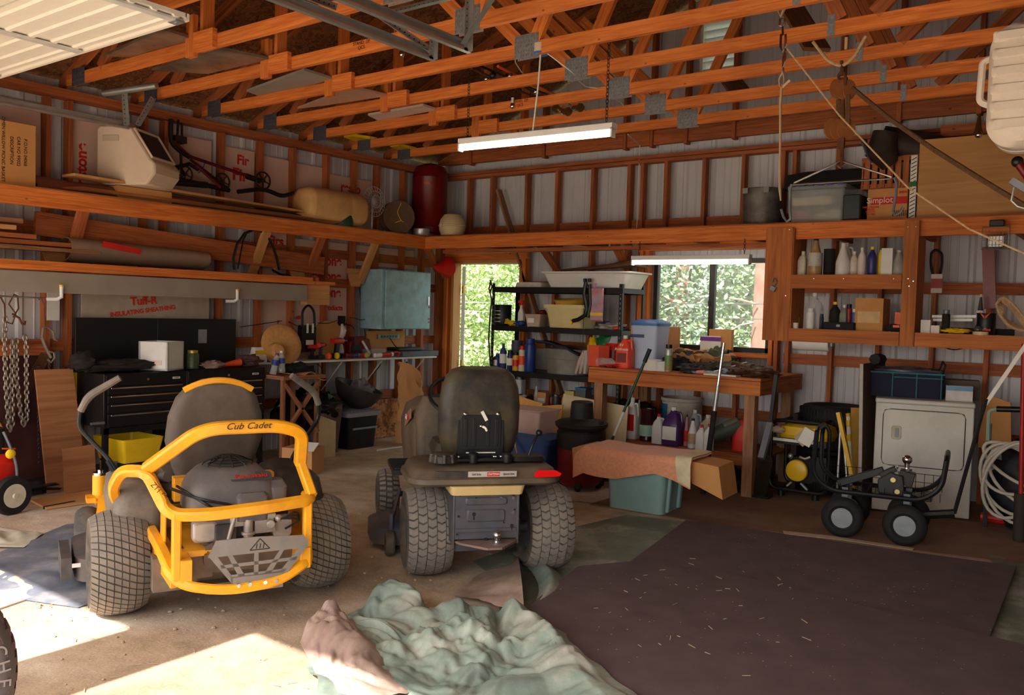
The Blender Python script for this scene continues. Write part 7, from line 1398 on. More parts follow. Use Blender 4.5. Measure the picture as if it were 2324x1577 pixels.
g = MB(); g.box((0, -.163, .2), (.57, .005, .012)); g.build('top_trim', TL, o, world=False); MB().box((.09, -.164, .165), (.36, .004, .008)).build('pocket_trim', TL, o, world=False)
MB().blob((0, 0, .21), (.25, .13, .035), .3, 4, 3).build('contents', mat('shiny_wrap', (90, 88, 100), .3, var=.4, vs=15), o, world=False); MB().tube([(.27, .0, .18), (.29, 0, .27), (.27, .03, .3), (.24, .03, .2)], .008).build('strap', NV, o, world=False)
o = bottle('box', M @ Vector((.25, -.14, HD+.006)), .19, .12, mat('tissue_white', (210, 204, 200), .6), WHT, 'tissue_box', 'white and light blue tissue box on the right of the dryer top', cat='tissue box', rz=ang, d=.11); MB().box((0, -.0565, .1), (.19, .003, .035)).build('blue_band', mat('pale_blue', (110, 160, 190), .6), o, world=False)
single(MB().box(M @ Vector((.26, .12, HD+.08)), (.3, .16, .16), rz=ang), 'grey_tray_box', mat('taupe', (96, 80, 68), .7), 'taupe box behind the tissue box', 'box')
g = MB(); xx = onY(1962, 900, 7.35); g.box((xx.x, 7.65, .6), (.022, .7, 1.2), M=YR(-.03)); o = single(g, 'folded_table', mat('table_edge_brown', (84, 62, 52), .6, var=.1), 'tall folded table standing on edge left of the dryer', 'table'); 
MB().box((xx.x-.001, 7.295, .6), (.026, .015, 1.2), M=YR(-.03)).build('edge_strip', mat('pale_edge', (180, 172, 162), .5), o)
MB().tube([onY(1985, 815, 7.5), onY(2000, 815, 7.7)], .045).build('end_cap', BLKF, o)
# generator
gx0, gx1 = onY(1755, 1050, 7.5).x, onY(1886, 1050, 7.5).x; gc = (gx0+gx1)/2; gw = gx1-gx0; zt = onY(1820, 956, 7.5).z; zb = onY(1820, 1112, 7.5).z
t = thing('generator', 'black framed generator with yellow tank and yellow round pull starter', 'generator', (gc, 7.6, 0)); GY = mat('generator_yellow', (232, 186, 30), .35, var=.05)
for y in (7.42, 7.82): MB().tube(fillet([(gc, y, zt), (gx1, y, zt), (gx1, y, zb), (gx0, y, zb), (gx0, y, zt), (gc, y, zt)], .08), .017, 8).build('frame_loop', BLKM, t)
g = MB()
for x in (gx0+.08, gx1-.08):
    g.cyl((x, 7.42, zb), (x, 7.82, zb), .014); g.cyl((x, 7.42, zt), (x, 7.82, zt), .014)
g.build('frame_bar', BLKM, t)
MB().rr([(zt-.17, gw-.1, .3, .05), (zt-.12, gw-.06, .36, .06), (zt-.05, gw-.1, .34, .06), (zt-.03, gw-.2, .26, .05)], M=TR(gc+.01, 7.62, 0)).build('fuel_tank', GY, t); MB().box((gc, 7.43, zt-.175), (gw-.04, .03, .05)).build('front_panel', BLK, t); MB().box((gc-.05, 7.412, zt-.165), (gw*.72, .003, .025)).build('label_strip', LBL, t)
p = onY(1805, 1069, 7.4); MB().lathe([(.085, 0), (.095, .02), (.09, .04), (.07, .05), (.01, .05)], (p.x, 7.46, p.z), 32, M=XR(PI/2)).build('pull_starter', GY, t)
MB().rr([(0, .22, .22, .03), (.2, .22, .22, .03)], M=TR(p.x+.02, 7.68, p.z) @ FRONT).build('engine', BLKF, t, bev=.005); g = MB(); g.sph((p.x-.06, 7.44, p.z+.12), .025); g.tube([(p.x+.02, 7.44, p.z+.12), (p.x+.07, 7.43, p.z+.11), (p.x+.11, 7.44, p.z+.13)], .012); g.beam((p.x-.08, 7.44, zb+.03), (p.x-.04, 7.44, zb+.07), .03, .015); g.beam((p.x+.04, 7.44, zb+.07), (p.x+.1, 7.44, zb+.02), .03, .015); g.each('fitting', GAL, t)
MB().rr([(0, .16, .22, .03), (.2, .16, .22, .03)], M=TR(p.x+.2, 7.68, p.z+.02) @ FRONT).build('alternator', BLK, t); g = MB()
for k in range(6): g.box((p.x+.2, 7.475, p.z-.06+k*.022), (.12, .006, .008))
g.build('fins', BLKM, t)
for x in (gx0+.1, gx1-.1):
    for y in (7.44, 7.8): MB().cyl((x, y, 0), (x, y, zb), .03).build('foot', BLK, t)
q = onY(1832, 992, 7.38); MB().box(q, (.11, .004, .14), M=YR(.45)).build('hang_tag', LBL, t); MB().box(q+Vector((-.03, .006, 0)), (.11, .004, .14), M=YR(.75)).build('hang_tag', mat('tan_tag', (190, 170, 140), .6), t)
MB().blob(onY(1766, 975, 7.4), (.055, .03, .03), .3, 4, 8).build('crumpled_note', mat('pale_note', (196, 176, 150), .7), t)
# tires stacked behind
for k in range(4):
    tt = thing('loose_tire', ['lowest tire of the stack behind the generator', 'second tire of the stack behind the generator', 'third tire of the stack behind the generator', 'top tire of the stack behind the generator'][k], 'tire', (gc+.12, 8.02, .0), 0, 'tires stacked behind the generator'); zz = .10+k*.195
    g = MB(); tire_body(g, (gc+.12, 8.02, zz), .31, .19, .19, ax=Matrix.Identity(4), n=40); g.build('casing', RUBB, tt, ang=60)
    g = MB()
    for j in range(60):
        aa = 2*PI*j/60
        for s in (-1, 1): g.box((gc+.12+.309*math.cos(aa), 8.02+.309*math.sin(aa), zz+s*.04), (.006, .018, .055), rz=aa)
    g.build('tread', BLKF, tt, smooth=False)
# ladder / yellow rail
t = thing('yellow_rail', 'yellow aluminium folding leg with holes leaning beside the generator', 'rail', onY(1925, 1100, 7.3)); MB().beam(onY(1903, 936, 7.25), onY(1934, 1080, 7.2), .03, .045, (0, 1, 0)).build('rail', GY, t); MB().cyl(onY(1931, 1075, 7.2), onY(1937, 1120, 7.2), .016).build('foot', GY, t); MB().cyl(onY(1908, 960, 7.3), onY(1900, 1110, 7.25), .011).build('tube', GAL, t); MB().cyl(onY(1915, 1000, 7.3), onY(1925, 1120, 7.25), .011).build('tube', GAL, t)
t = thing('striped_pole', 'white and yellow banded pole behind the yellow rail', 'pole', onY(1930, 1100, 7.5)); MB().cyl(onY(1925, 938, 7.5), onY(1933, 1130, 7.5), .018).build('pole', LBL, t)
for y0, y1 in ((938, 945), (953, 968), (985, 1000)): MB().cyl(onY(1925+(y0-938)*.04, y0, 7.5), onY(1925+(y1-938)*.04, y1, 7.5), .0195).build('yellow_band', GY, t)
single(MB().beam(onY(1945, 925, 7.75), onY(1950, 1115, 7.75), .1, .02, (0, 1, 0)), 'ochre_board', mat('ochre_slat', (176, 130, 40), .7, var=.15), 'ochre slat standing behind the striped pole', 'slat')
# garden cart
c0, c1 = fl(1908, 1223), fl(2050, 1243); u = (c1-c0).normalized(); ca = math.atan2(u.y, u.x); t = thing('garden_cart', 'small black four-wheeled mesh cart carrying a tow hitch', 'cart', (c0+c1)/2, ca); L_ = (c1-c0).length
WR = mat('grey_rim', (132, 136, 140), .4, metal=.4)
for x in (-L_/2, L_/2):
    for y in (.04, .44): wheel(t, (x, y, .148), .15, .085, .065, 'none', ax=XR(PI/2), rimmat=WR, rmat=RUBB)
zd = .33
MB().tube(fillet([(-.40, .04, .74), (-.42, .04, zd+.1), (-.30, .04, zd), (.30, .04, zd), (.42, .04, zd+.1), (.44, .04, .62)], .12, 6), .017, 8).build('side_rail', BLKM, t, world=False)
MB().tube(fillet([(-.40, .04, .74), (-.40, .08, .76), (-.40, .40, .76), (-.42, .44, .70), (-.42, .44, zd+.1), (-.30, .44, zd), (.30, .44, zd), (.42, .44, zd+.1), (.44, .44, .60), (.44, .38, .64), (.44, .08, .64), (.44, .04, .62)], .08, 6), .017, 8).build('hoop_rail', BLKM, t, world=False)
g = MB()
for k in range(13): g.tube([(-.36+k*.06, .05, zd), (-.36+k*.06, .43, zd)], .0025, 4)
for k in range(8): g.tube([(-.36, .05+k*.054, zd), (.36, .05+k*.054, zd)], .0025, 4)
for k in range(15):
    x = -.40+k*.058; g.tube([(x, .44, zd), (x, .44, zd+.12)], .002, 4); g.tube([(x, .04, zd), (x, .04, zd+.06)], .002, 4)
for z in (.06, .12): g.tube([(-.4, .44, zd+z), (.42, .44, zd+z)], .002, 4)
g.build('mesh_bed', BLKM, t, world=False)
g = MB()
for x in (-L_/2, L_/2): g.cyl((x, .06, .148), (x, .42, .148), .01); g.box((x, .12, .25), (.04, .02, .2)); g.box((x, .36, .25), (.04, .02, .2))
g.build('axle', STEEL, t, world=False); M = wm(t)
g = MB(); ph0 = M @ Vector((.50, .2, .24)); ph1 = onY(2238, 905, 6.6); g.tube([ph0, ph1], .013, 8); g.build('pull_handle', BLKM, t); MB().tube([M @ Vector((.3, .2, .2)), ph0], .03).build('drawbar', BLKM, t)
t2 = thing('tow_hitch', 'black adjustable drop hitch with chrome ball lying on the cart', 'tow hitch', M @ Vector((0.02, .2, zd-.01)), ca)
g = MB(); g.beam((-.28, 0, .04), (.02, .0, .17), .05, .05); g.prism([(-.05, .0), (.12, -.0), (.10, .15), (.02, .17), (-.06, .11)], .03, TR(.05, -.05, 0) @ FRONT); g.box((.17, .0, .13), (.1, .08, .1), M=YR(.2)); g.beam((-.0, 0, .13), (.1, 0, .19), .06, .04); t3 = g.build('shank', BLKM, t2, world=False, bev=.004)
g = MB(); g.sph((.17, 0, .26), .034); g.cyl((.17, 0, .18), (.17, 0, .24), .018); g.cyl((.1, 0, .19), (.1, 0, .21), .015); g.cyl((.17, 0, .185), (.17, 0, .2), .04, n=6); g.build('tow_ball', CHR, t2, world=False); g = MB()
for x, z in ((.09, .12), (.12, .04)): g.cyl((x, -.082, z), (x, -.09, z), .017)
g.build('pin', mat('brass_pin', (200, 180, 120), .3, metal=.8), t2, world=False)
t = thing('yardstick', 'white printed stick leaning above the cart handle at the right wall', 'stick', onY(2245, 912, 6.9)); MB().beam(onY(2236, 918, 6.8), onY(2340, 765, 6.8), .026, .008, (0, 1, 0)).build('stick', LBL, t)
# hand truck with hose
hx = onY(2248, 930, 7.4).x; t = thing('hand_truck', 'hand truck with pale green handle and black grip at the right edge', 'hand truck', (hx+.18, 7.5, 0)); MB().tube(fillet([onY(2242, 1000, 7.4), onY(2244, 932, 7.4), onY(2262, 928, 7.4)], .05), .014).build('handle_tube', mat('mint_paint', (150, 170, 150), .5), t); MB().cyl(onY(2262, 928, 7.4), onY(2335, 930, 7.4), .022).build('grip', BLK, t); MB().beam(Vector((hx, 7.42, 0)), Vector((hx, 7.4, .8)), .03, .02, (0, 1, 0)).build('rail', BLKM, t)
t = thing('hose_coil', 'coils of pale hose hung on the hand truck', 'hose', (hx+.2, 7.3, .1)); g = MB()
for k, (dz, rx, rz_, sh) in enumerate(((.52, .22, .12, 0), (.44, .23, .15, .05), (.42, .21, .17, -.02), (.40, .23, .2, .04), (.5, .22, .09, .02), (.42, .2, .21, .0))):
    g.tube([(hx+.20+sh+rx*math.cos(2*PI*j/28), 7.3-.02*k, dz+rz_*math.sin(2*PI*j/28)-.10*math.cos(2*PI*j/28+k*.5)) for j in range(28)], .0125, 7, closed=True)
g.build('coil', mat('pale_hose', (190, 182, 168), .5, var=.08), t)
single(MB().blob((hx+.25, 7.5, .32), (.24, .12, .32), .25, 2.5, 5, n=26, m=18, flat=-.3), 'black_bag', mat('black_bag_cloth', (16, 16, 24), .6, var=.2), 'black bulky bag standing behind the hose coils', 'bag'); p = fl(2258, 1190); single(MB().tube([(p.x-.1, p.y, .045), (p.x+.1, p.y+.01, .045)], .035, 10), 'red_bottle', RED, 'red flat bottle lying on the floor below the hose coils', 'bottle')
t = thing('red_pole', 'red upright steel pole at the right edge of the view', 'pole', fl(2315, 1210)); MB().cyl(onY(2316, 1160, 7.1), onY(2324, 780, 7.1), .016).build('pole', mat('red_steel', (170, 30, 22), .4, metal=.1), t); MB().cyl(Vector((onY(2314, 1200, 7.1).x, 7.1, 0)), onY(2316, 1120, 7.1), .04).build('boot', mat('boot_brown', (50, 40, 34), .8, var=.2), t)
single(MB().prism([(-.12, 0), (.12, 0), (.1, .38), (-.02, .42), (-.1, .3)], .02, TR(onY(2262, 920, 7.9).x, 7.9, .55) @ FRONT), 'brown_cardboard', CARD, 'brown cardboard flap behind the hand truck handle', 'cardboard')
single(MB().tube(fillet([onY(2130, 782, 8.25), onY(2160, 795, 8.25), onY(2220, 785, 8.25), onY(2324, 778, 8.25)], .1), .005, 5), 'wall_wire', BLK, 'dark wire sagging under the right bay shelf', 'wire')
# jack bar at the bench end
t = thing('high_lift_jack', 'tall rusty black jack bar leaning at the right end of the bench', 'jack', fl(1728, 1130)); a = fl(1728, 1130); MB().beam(a, onY(1762, 850, 7.25), .03, .03).build('bar', BLKM, t); MB().beam(a+Vector((-.03, .02, .02)), onY(1738, 1040, 7.05), .1, .08).build('mechanism', mat('greasy_black', (42, 34, 28), .6, var=.3), t); MB().beam(onY(1728, 1040, 7.0), onY(1748, 960, 7.15), .05, .04).build('handle_socket', STEEL, t); MB().box(a+Vector((0, 0, .015)), (.16, .12, .03)).build('foot', BLKM, t)
single(MB().box((-2.55, 7.95, .35), (.05, .5, .7)), 'dark_board', mat('dark_brown_panel', (52, 34, 28), .7, var=.2), 'dark brown board standing at the bench right end', 'board')
PLB = wood('brown_ply', (186, 128, 86), (156, 100, 64), sc=.5, knots=False)
c = fl(30, 1168); t = thing('pressure_washer', 'red and black wheeled machine cut off by the left edge', 'machine', (c.x-.25, c.y-.1, 0), 0); ca_ = math.radians(66)
Mx = TR(c.x-.02, c.y, .135) @ ZR(.2)
g = MB(M=Mx); g.lathe([(.07, -.03), (.13, -.03), (.14, -.015), (.14, .015), (.13, .03), (.07, .03)], n=30, M=YR(PI/2)); g.build('tire', RUBB, t); g = MB(M=Mx); g.lathe([(.085, .032), (.08, .025), (.06, .03), (.02, .028), (.015, .045), (.001, .045)], n=24, M=YR(PI/2)); g.build('rim', mat('cream_rim', (216, 206, 184), .5), t)
MB().rr([(.16, .3, .34, .05), (.36, .34, .4, .08), (.42, .26, .3, .06)], M=TR(c.x-.24, c.y-.12, 0)).build('red_shell', RED, t); MB().rr([(.4, .26, .3, .05), (.6, .26, .32, .06)], M=TR(c.x-.26, c.y-.14, 0)).build('engine', BLKF, t)
MB().tube(fillet([onX(35, 1130, c.x-.05), onX(40, 1060, c.x-.05), onX(22, 1010, c.x-.05), onX(8, 980, c.x-.1)], .08), .01).build('hose', STEEL, t); MB().sph(onX(24, 1030, c.x-.05), .035, sc=(.5, 1, 1)).build('gauge', YEL, t); MB().beam(onX(5, 1018, c.x-.08), onX(35, 1018, c.x-.08), .01, .01).build('lever', ORG, t)
single(MB().tube(fillet([onX(-10, 950, -6.7), onX(6, 970, -6.7), onX(8, 1010, -6.7), onX(-8, 1030, -6.7)], .08), .008, 6), 'cord', mat('orange_cord', (220, 120, 60), .6), 'thin orange cord loop at the left edge', 'cord')
a, b = onX(118, 908, -7.1), onX(185, 1120, -7.1)
g = MB(); g.prism([(0, 0), (.32, 0), (.27, .98), (-.03, .98)], .018, TR(-6.98, fl(150, 1130).y-.02, .0) @ YR(-.16) @ EAST); single(g, 'plywood_piece', PLB, 'tall tan board leaning on the wall left of the tool chest', 'board')
g = MB(); g.prism([(0, 0), (.25, 0), (.25, .38), (.0, .37)], .018, TR(-6.78, fl(150, 1130).y+.02, .0) @ YR(-.1) @ EAST); single(g, 'plywood_piece', PLB, 'short square board leaning in front of the tall tan board', 'board')
g = MB(); g.prism([(0, 0), (.26, 0), (.06, .9), (-.12, .9)], .018, TR(-7.08, fl(205, 1125).y+.0, .0) @ YR(-.12) @ EAST); single(g, 'plywood_piece', WOODR, 'narrow darker board behind the tall tan board', 'board')
t = thing('pruning_shears', 'teal-handled shears hanging on the stud above the tan board', 'shears', onX(155, 890, -7.3)); g = MB()
for s in (-1, 1): g.tube([onX(155+s*3, 865, -7.3), onX(155+s*8, 880, -7.3), onX(155+s*9, 903, -7.3)], .01, 6)
g.build('handles', mat('teal_grip', (40, 150, 130), .5), t); MB().tube([onX(152, 870, -7.3), onX(155, 845, -7.3), onX(148, 835, -7.3)], .014).build('blade', BLKM, t); MB().prism([(0, 0), (.05, .0), (.06, .22), (-.02, .22)], .02, TR(onX(165, 905, -7.25)) @ EAST).build('yellow_sheath', YEL, t)
g = MB(); g.rr([(0, .42, .3, .02), (.2, .5, .38, .03), (.2, .47, .35, .03), (.02, .4, .28, .02)], M=TR(-7.0, onX(305, 1020, -6.9).y, .19), caps=False); g.box((-7.0, onX(305, 1020, -6.9).y, .2), (.4, .28, .01)); single(g, 'yellow_bin', YEL, 'bright yellow open bin on a low box under the tool chest', 'bin')
single(MB().box((-7.0, onX(305, 1020, -6.9).y, .095), (.35, .3, .19)), 'low_box', BLKF, 'dark low box carrying the yellow bin', 'box')
atX('tin', 247, 1100, 40, 55, -6.95, mat('paint_tin', (170, 166, 164), .4, metal=.3), WHT, 'paint_can', 'paint can with red band on the floor under the chest left end', zs=0.0, cat='paint can', lm=RED)
g = MB(); g.blob((fl(90, 1120).x-.1, fl(90, 1120).y, .04), (.16, .28, .05), .4, 3, 6, flat=-.04); single(g, 'dark_bag', mat('dark_grey_bag', (50, 48, 52), .4, var=.3), 'dark folded bag on the floor before the maroon panel', 'bag')
g = MB(); q = [fl(70, 1140), fl(205, 1118), fl(225, 1140), fl(105, 1158)]; g.add([Vector((p.x, p.y, z)) for z in (.004, .02) for p in q], [[3, 2, 1, 0], [4, 5, 6, 7], [0, 1, 5, 4], [1, 2, 6, 5], [2, 3, 7, 6], [3, 0, 4, 7]]); single(g, 'floor_board', TAN, 'tan board lying on the floor before the leaning boards', 'board')
g = MB(); g.beam(fl(100, 1156)+Vector((0, 0, .012)), fl(170, 1143)+Vector((0, 0, .012)), .03, .02); single(g, 'dark_strip', BLKF, 'dark strip along the edge of the floor board', 'strip')
# mower side: parts on floor between machines
p = fl(668, 1075); t = thing('carton_open', 'small open carton on the floor behind the mower right wheel', 'box', (p.x, p.y+.1, 0), .4); MB().box((0, 0, .12), (.3, .25, .24)).build('carton', PAPER, t, world=False); MB().box((.1, -.1, .26), (.16, .12, .01), M=XR(.5)).build('flap', LBL, t, world=False)
# ------------------------------------------------------------------ floor coverings
def poly(pts, z, th, name, mt, lab, cat, **k):
    g = MB(); g.prism([(p[0], p[1]) for p in pts], th, TR(0, 0, z)); return single(g, name, mt, lab, cat, smooth=False, **k)
def cloth_mat(name, c1, c2, c3, s=2.2):
    m = bpy.data.materials.new(name); m.use_nodes = True; t = m.node_tree; b = t.nodes['Principled BSDF']; L = t.links; tc = t.nodes.new('ShaderNodeTexCoord')
    n = t.nodes.new('ShaderNodeTexNoise'); n.inputs['Scale'].default_value = s; n.inputs['Detail'].default_value = 9; n.inputs['Roughness'].default_value = .68; L.new(tc.outputs['Object'], n.inputs['Vector'])
    cr = t.nodes.new('ShaderNodeValToRGB'); e = cr.color_ramp.elements; e[0].position = .35; e[1].position = .68; e[0].color = srgb(*c1); e[1].color = srgb(*c3); q = e.new(.5); q.color = srgb(*c2); L.new(n.outputs['Fac'], cr.inputs[0]); L.new(cr.outputs[0], b.inputs['Base Color']); b.inputs['Roughness'].default_value = .55
    bp = t.nodes.new('ShaderNodeBump'); bp.inputs['Strength'].default_value = .35; bp.inputs['Distance'].default_value = .02; L.new(n.outputs['Fac'], bp.inputs['Height']); L.new(bp.outputs[0], b.inputs['Normal']); return m
def rug_mat():
    m = mat('brown_carpet', (94, 76, 76), .95, var=.18, vs=5, bump=.2); t = m.node_tree; b = t.nodes['Principled BSDF']; L = t.links
    src = b.inputs['Base Color'].links[0].from_socket; tc = t.nodes.new('ShaderNodeTexCoord'); vo = t.nodes.new('ShaderNodeTexVoronoi'); vo.inputs['Scale'].default_value = 22; L.new(tc.outputs['Object'], vo.inputs['Vector']); nz = t.nodes.new('ShaderNodeTexNoise'); nz.inputs['Scale'].default_value = 2.2; nz.inputs['Detail'].default_value = 6; L.new(tc.outputs['Object'], nz.inputs['Vector'])
    mm = t.nodes.new('ShaderNodeMath'); mm.operation = 'MULTIPLY_ADD'; mm.inputs[1].default_value = .34; mm.inputs[2].default_value = -.115; L.new(nz.outputs['Fac'], mm.inputs[0]); lt = t.nodes.new('ShaderNodeMath'); lt.operation = 'LESS_THAN'; L.new(vo.outputs['Distance'], lt.inputs[0]); L.new(mm.outputs[0], lt.inputs[1])
    mx = t.nodes.new('ShaderNodeMixRGB'); mx.inputs[2].default_value = srgb(188, 176, 166); L.new(lt.outputs[0], mx.inputs[0]); L.new(src, mx.inputs[1]); L.new(mx.outputs[0], b.inputs['Base Color']); return m
RUG = rug_mat(); RED_ = mat('carpet_edge', (84, 64, 66), .9)
PLF = mat('dirty_floor_ply', (122, 90, 68), .9, var=.2, vs=3, dirt=(150, 124, 100), da=.5, ds=2)
poly([(-3.6, 5.95), (-2.5, 6.05), (-1.3, 6.3), (.2, 6.6), (.2, 8.3), (-3.6, 8.3)], .002, .006, 'floor_sheet', PLF, 'dirty brown sheet flooring under the bench and dryer', 'floor sheet')
poly([(-2.06, 6.10), (-1.7, 6.22), (-1.25, 6.28), (-1.25, 6.34), (-1.8, 6.28), (-2.1, 6.18)], .009, .004, 'pale_strip', mat('pale_dust', (200, 176, 146), .95), 'pale torn strip along the carpet back edge', 'strip')
TG2 = cloth_mat('green_tarp', (88, 98, 84), (116, 124, 106), (196, 196, 184), 1.6)
def flatp(pts, name, mt, lab, cat, z=.006, amp=.012, fr=2.5, n=60):
    """wrinkled sheet clipped to a convex-ish outline, sampled on a fan"""
    c = Vector((sum(p[0] for p in pts)/len(pts), sum(p[1] for p in pts)/len(pts), 0)); g = MB(); m = len(pts); R_ = []
    per = []
    for i in range(m):
        a, b = Vector((*pts[i], 0)), Vector((*pts[(i+1) % m], 0)); k = max(2, int((b-a).length/.08))
        for j in range(k): per.append(a+(b-a)*j/k)
    for r in range(1, 21):
        f = r/20; R_.append([Vector((c.x+(p.x-c.x)*f, c.y+(p.y-c.y)*f, z+amp*abs(mn.noise(Vector(((c.x+(p.x-c.x)*f)*fr, (c.y+(p.y-c.y)*f)*fr*2.2, z*90))))*2*(1-f**6))) for p in per])
    g.rings(R_[::-1] if False else R_, caps=True); return single(g, name, mt, lab, cat, ang=80)
flatp([(-3.3, 4.1), (-3.3, 5.2), (-3.2, 5.85), (-2.6, 6.0), (-2.0, 5.9), (-2.0, 4.2), (-2.2, 3.45), (-2.55, 3.4), (-2.95, 3.9)], 'flat_tarp', TG2, 'dusty green tarp lying flat between the tractor and the carpet', 'tarp', amp=.016)
flatp([(-.62, 4.55), (-.66, 6.1), (-.9, 6.6), (.6, 6.5), (.6, 4.3)], 'flat_tarp', TG2, 'strip of green tarp along the right side of the carpet', 'tarp', amp=.01)
poly([(-2.72, 5.88), (-2.55, 5.93), (-2.05, 5.98), (-1.3, 6.1), (-.63, 6.22), (-.57, 4.6), (-2.5, 4.6)], .03, .012, 'carpet', RUG, 'dark brown carpet piece, the farther of the two', 'carpet', bev=.004)
poly([(-2.42, 4.72), (-2.67, 4.31), (-2.5, 3.6), (-2.43, 3.4), (-2.0, 3.0), (-1.0, 2.4), (.9, 2.4), (.9, 4.55), (-.56, 4.68), (-1.07, 4.72), (-1.8, 4.78), (-2.3, 4.74)], .044, .012, 'carpet', RUG, 'dark brown carpet piece nearest the camera', 'carpet', bev=.004)
# crumpled tarp in front
TG3 = cloth_mat('faded_green_tarp', (106, 122, 112), (134, 146, 134), (186, 180, 168), 2.4); TPK = cloth_mat('tarp_reverse', (132, 108, 98), (160, 134, 122), (190, 168, 152), 3)
near = [(0, -3.03, 2.54), (.3, -2.6, 2.26), (.5, -2.2, 2.05), (1, -1.0, 1.9)]
far = [(0, -3.12, 2.88), (.07, -3.15, 3.2), (.18, -2.97, 3.3), (.3, -2.82, 3.2), (.42, -2.64, 3.42), (.55, -2.38, 3.42), (.68, -2.12, 3.3), (.8, -1.8, 3.12), (1, -1.2, 2.75)]
def pl(T, u):
    for a, b in zip(T, T[1:]):
        if a[0] <= u <= b[0]: f = (u-a[0])/(b[0]-a[0]); return a[1]+(b[1]-a[1])*f, a[2]+(b[2]-a[2])*f
    return T[-1][1:]
def ridg(x, y, s=0):
    p = Vector((x, y*1.2, s)); w = Vector((mn.noise(p*1.3), mn.noise(p*1.3+Vector((9, 3, 1))), 0)); h = 0
    for k, am in ((1.9, .5), (4.2, .34), (9, .16)):
        d = mn.voronoi((p+w*.5)*k)[0]; h += am*min(.5, d[1]-d[0])*2
    return h*.65+.35*abs(mn.noise(p*2.2))*2
def tarp(u, v):
    (nx, ny), (fx, fy_) = pl(near, u), pl(far, u); x = nx+(fx-nx)*v; y = ny+(fy_-ny)*v
    e = min(1, (1-v)*9+.12, u*12+.1); k = (1 if u < .6 else max(.25, 1-(u-.6)*3))*(.3+.7*min(1, max(0, v-.2)*2.5)); base = .062*min(1, max(0, (x+1.25+1.43*(y-2.4))*4))
    return (x+.05*mn.noise(Vector((x*5, y*5, 5))), y+.05*mn.noise(Vector((x*5, y*5, 9))), base+.006+.17*k*ridg(x*1.3, y*1.3, 2)*e+.05*k*math.exp(-((v-.85)/.12)**2)*e)
g = MB(); g.sheet(tarp, 200, 150); single(g, 'crumpled_tarp', TG3, 'faded green crumpled tarp heaped in the foreground', 'tarp', ang=180)
def flap(u, v):
    x = -3.05+.72*u; y = 2.88-.34*v-.32*u-.08*u*v; return (x+.03*math.sin(v*7), y, .02+.06*math.sin(PI*v)*(1-.9*u)+.13*(1-.7*u)*ridg(x*2, y*2, 7)*math.sin(PI*min(.96, max(.04, v))))
g = MB(); g.sheet(flap, 70, 50); single(g, 'tarp_flap', TPK, 'pinkish brown turned-over tarp edge lying in the sunlight', 'tarp', ang=180)
def tri(u, v):
    a = Vector((-3.12, 4.32, .01)); b = Vector((-2.42, 3.42, .06)); c = Vector((-2.98, 3.5, .01)); p = a+(b-a)*u; q = a+(c-a)*u; r = p+(q-p)*v
    return (r.x+.02*math.sin(u*9)*v, r.y, r.z+.05*(1-v)*math.sin(PI*u)**.5+.03*ridg(r.x*2, r.y*2, 3)*u+.005)
g = MB(); g.sheet(tri, 40, 24); single(g, 'tarp_flap', TPK, 'brown triangular fold of tarp pointing at the tractor wheel', 'tarp', ang=180)
def strip(u, v):
    a = Vector((-3.10, 4.36, .01)).lerp(Vector((-2.42, 3.42, .03)), u)+Vector((.16*math.sin(PI*u*.9)+.03, .05*math.sin(PI*u), 0)); p = a+Vector((.02+.12*v*math.sin(PI*min(1, u+.1)), .10*v, .0)); return (p.x-.13, p.y-.02, .03+.055*(1-abs(2*v-1))*math.sin(PI*min(.97, u+.03)))
g = MB(); g.sheet(strip, 30, 8); single(g, 'tarp_fold', TG3, 'raised green tarp fold running from the tractor wheel', 'tarp', ang=180)
# left floor sheets
BP = cloth_mat('grey_plastic_sheet', (84, 88, 100), (112, 116, 128), (166, 160, 158), 2)
flatp([(-5.9, 2.9), (-5.45, 2.2), (-4.9, 1.9), (-4.25, 2.15), (-4.35, 2.55), (-4.9, 3.3), (-5.6, 3.6)], 'plastic_sheet', BP, 'dusty blue-grey plastic sheet under the mower left wheel', 'plastic sheet', amp=.02, fr=3)
flatp([(-6.3, 2.5), (-5.75, 2.68), (-5.5, 2.45), (-5.75, 2.25), (-6.2, 2.15)], 'pale_cloth', mat('pale_sack', (190, 180, 160), .9, var=.12), 'pale flattened sack on the floor at the left edge', 'cloth', z=.014, amp=.03, fr=4)
poly([(-5.4, 2.15), (-4.6, 2.2), (-4.5, 1.85), (-5.3, 1.75)], .001, .008, 'plywood_sheet', mat('pink_ply', (206, 172, 150), .8, var=.1), 'thin plywood sheet lying in the sun patch', 'plywood')
# small debris
g = MB(); rnd = random.Random(4)
for i in range(260):
    x, y = rnd.uniform(-5.5, -1.2), rnd.uniform(1.7, 5.0); a = rnd.uniform(0, PI); l = rnd.uniform(.01, .05); z = .004 if x < -2.7 and y > 2.5 else (.06 if x > -2.3 and y > 3.4 else .004); g.beam((x, y, z), (x+l*math.cos(a), y+l*math.sin(a), z+.002), .003, .002)
for i in range(160):
    x, y = rnd.uniform(-5.5, -3.2), rnd.uniform(1.6, 4.6); r = rnd.uniform(.003, .012); g.blob((x, y, r*.5), (r, r, r*.6), .2, 3, i, n=6, m=4)
o = single(g, 'debris', mat('straw_bits', (190, 170, 138), .9, var=.3, vs=2), 'scattered straw bits and pebbles on the floor', 'debris', smooth=False); o['kind'] = 'stuff'
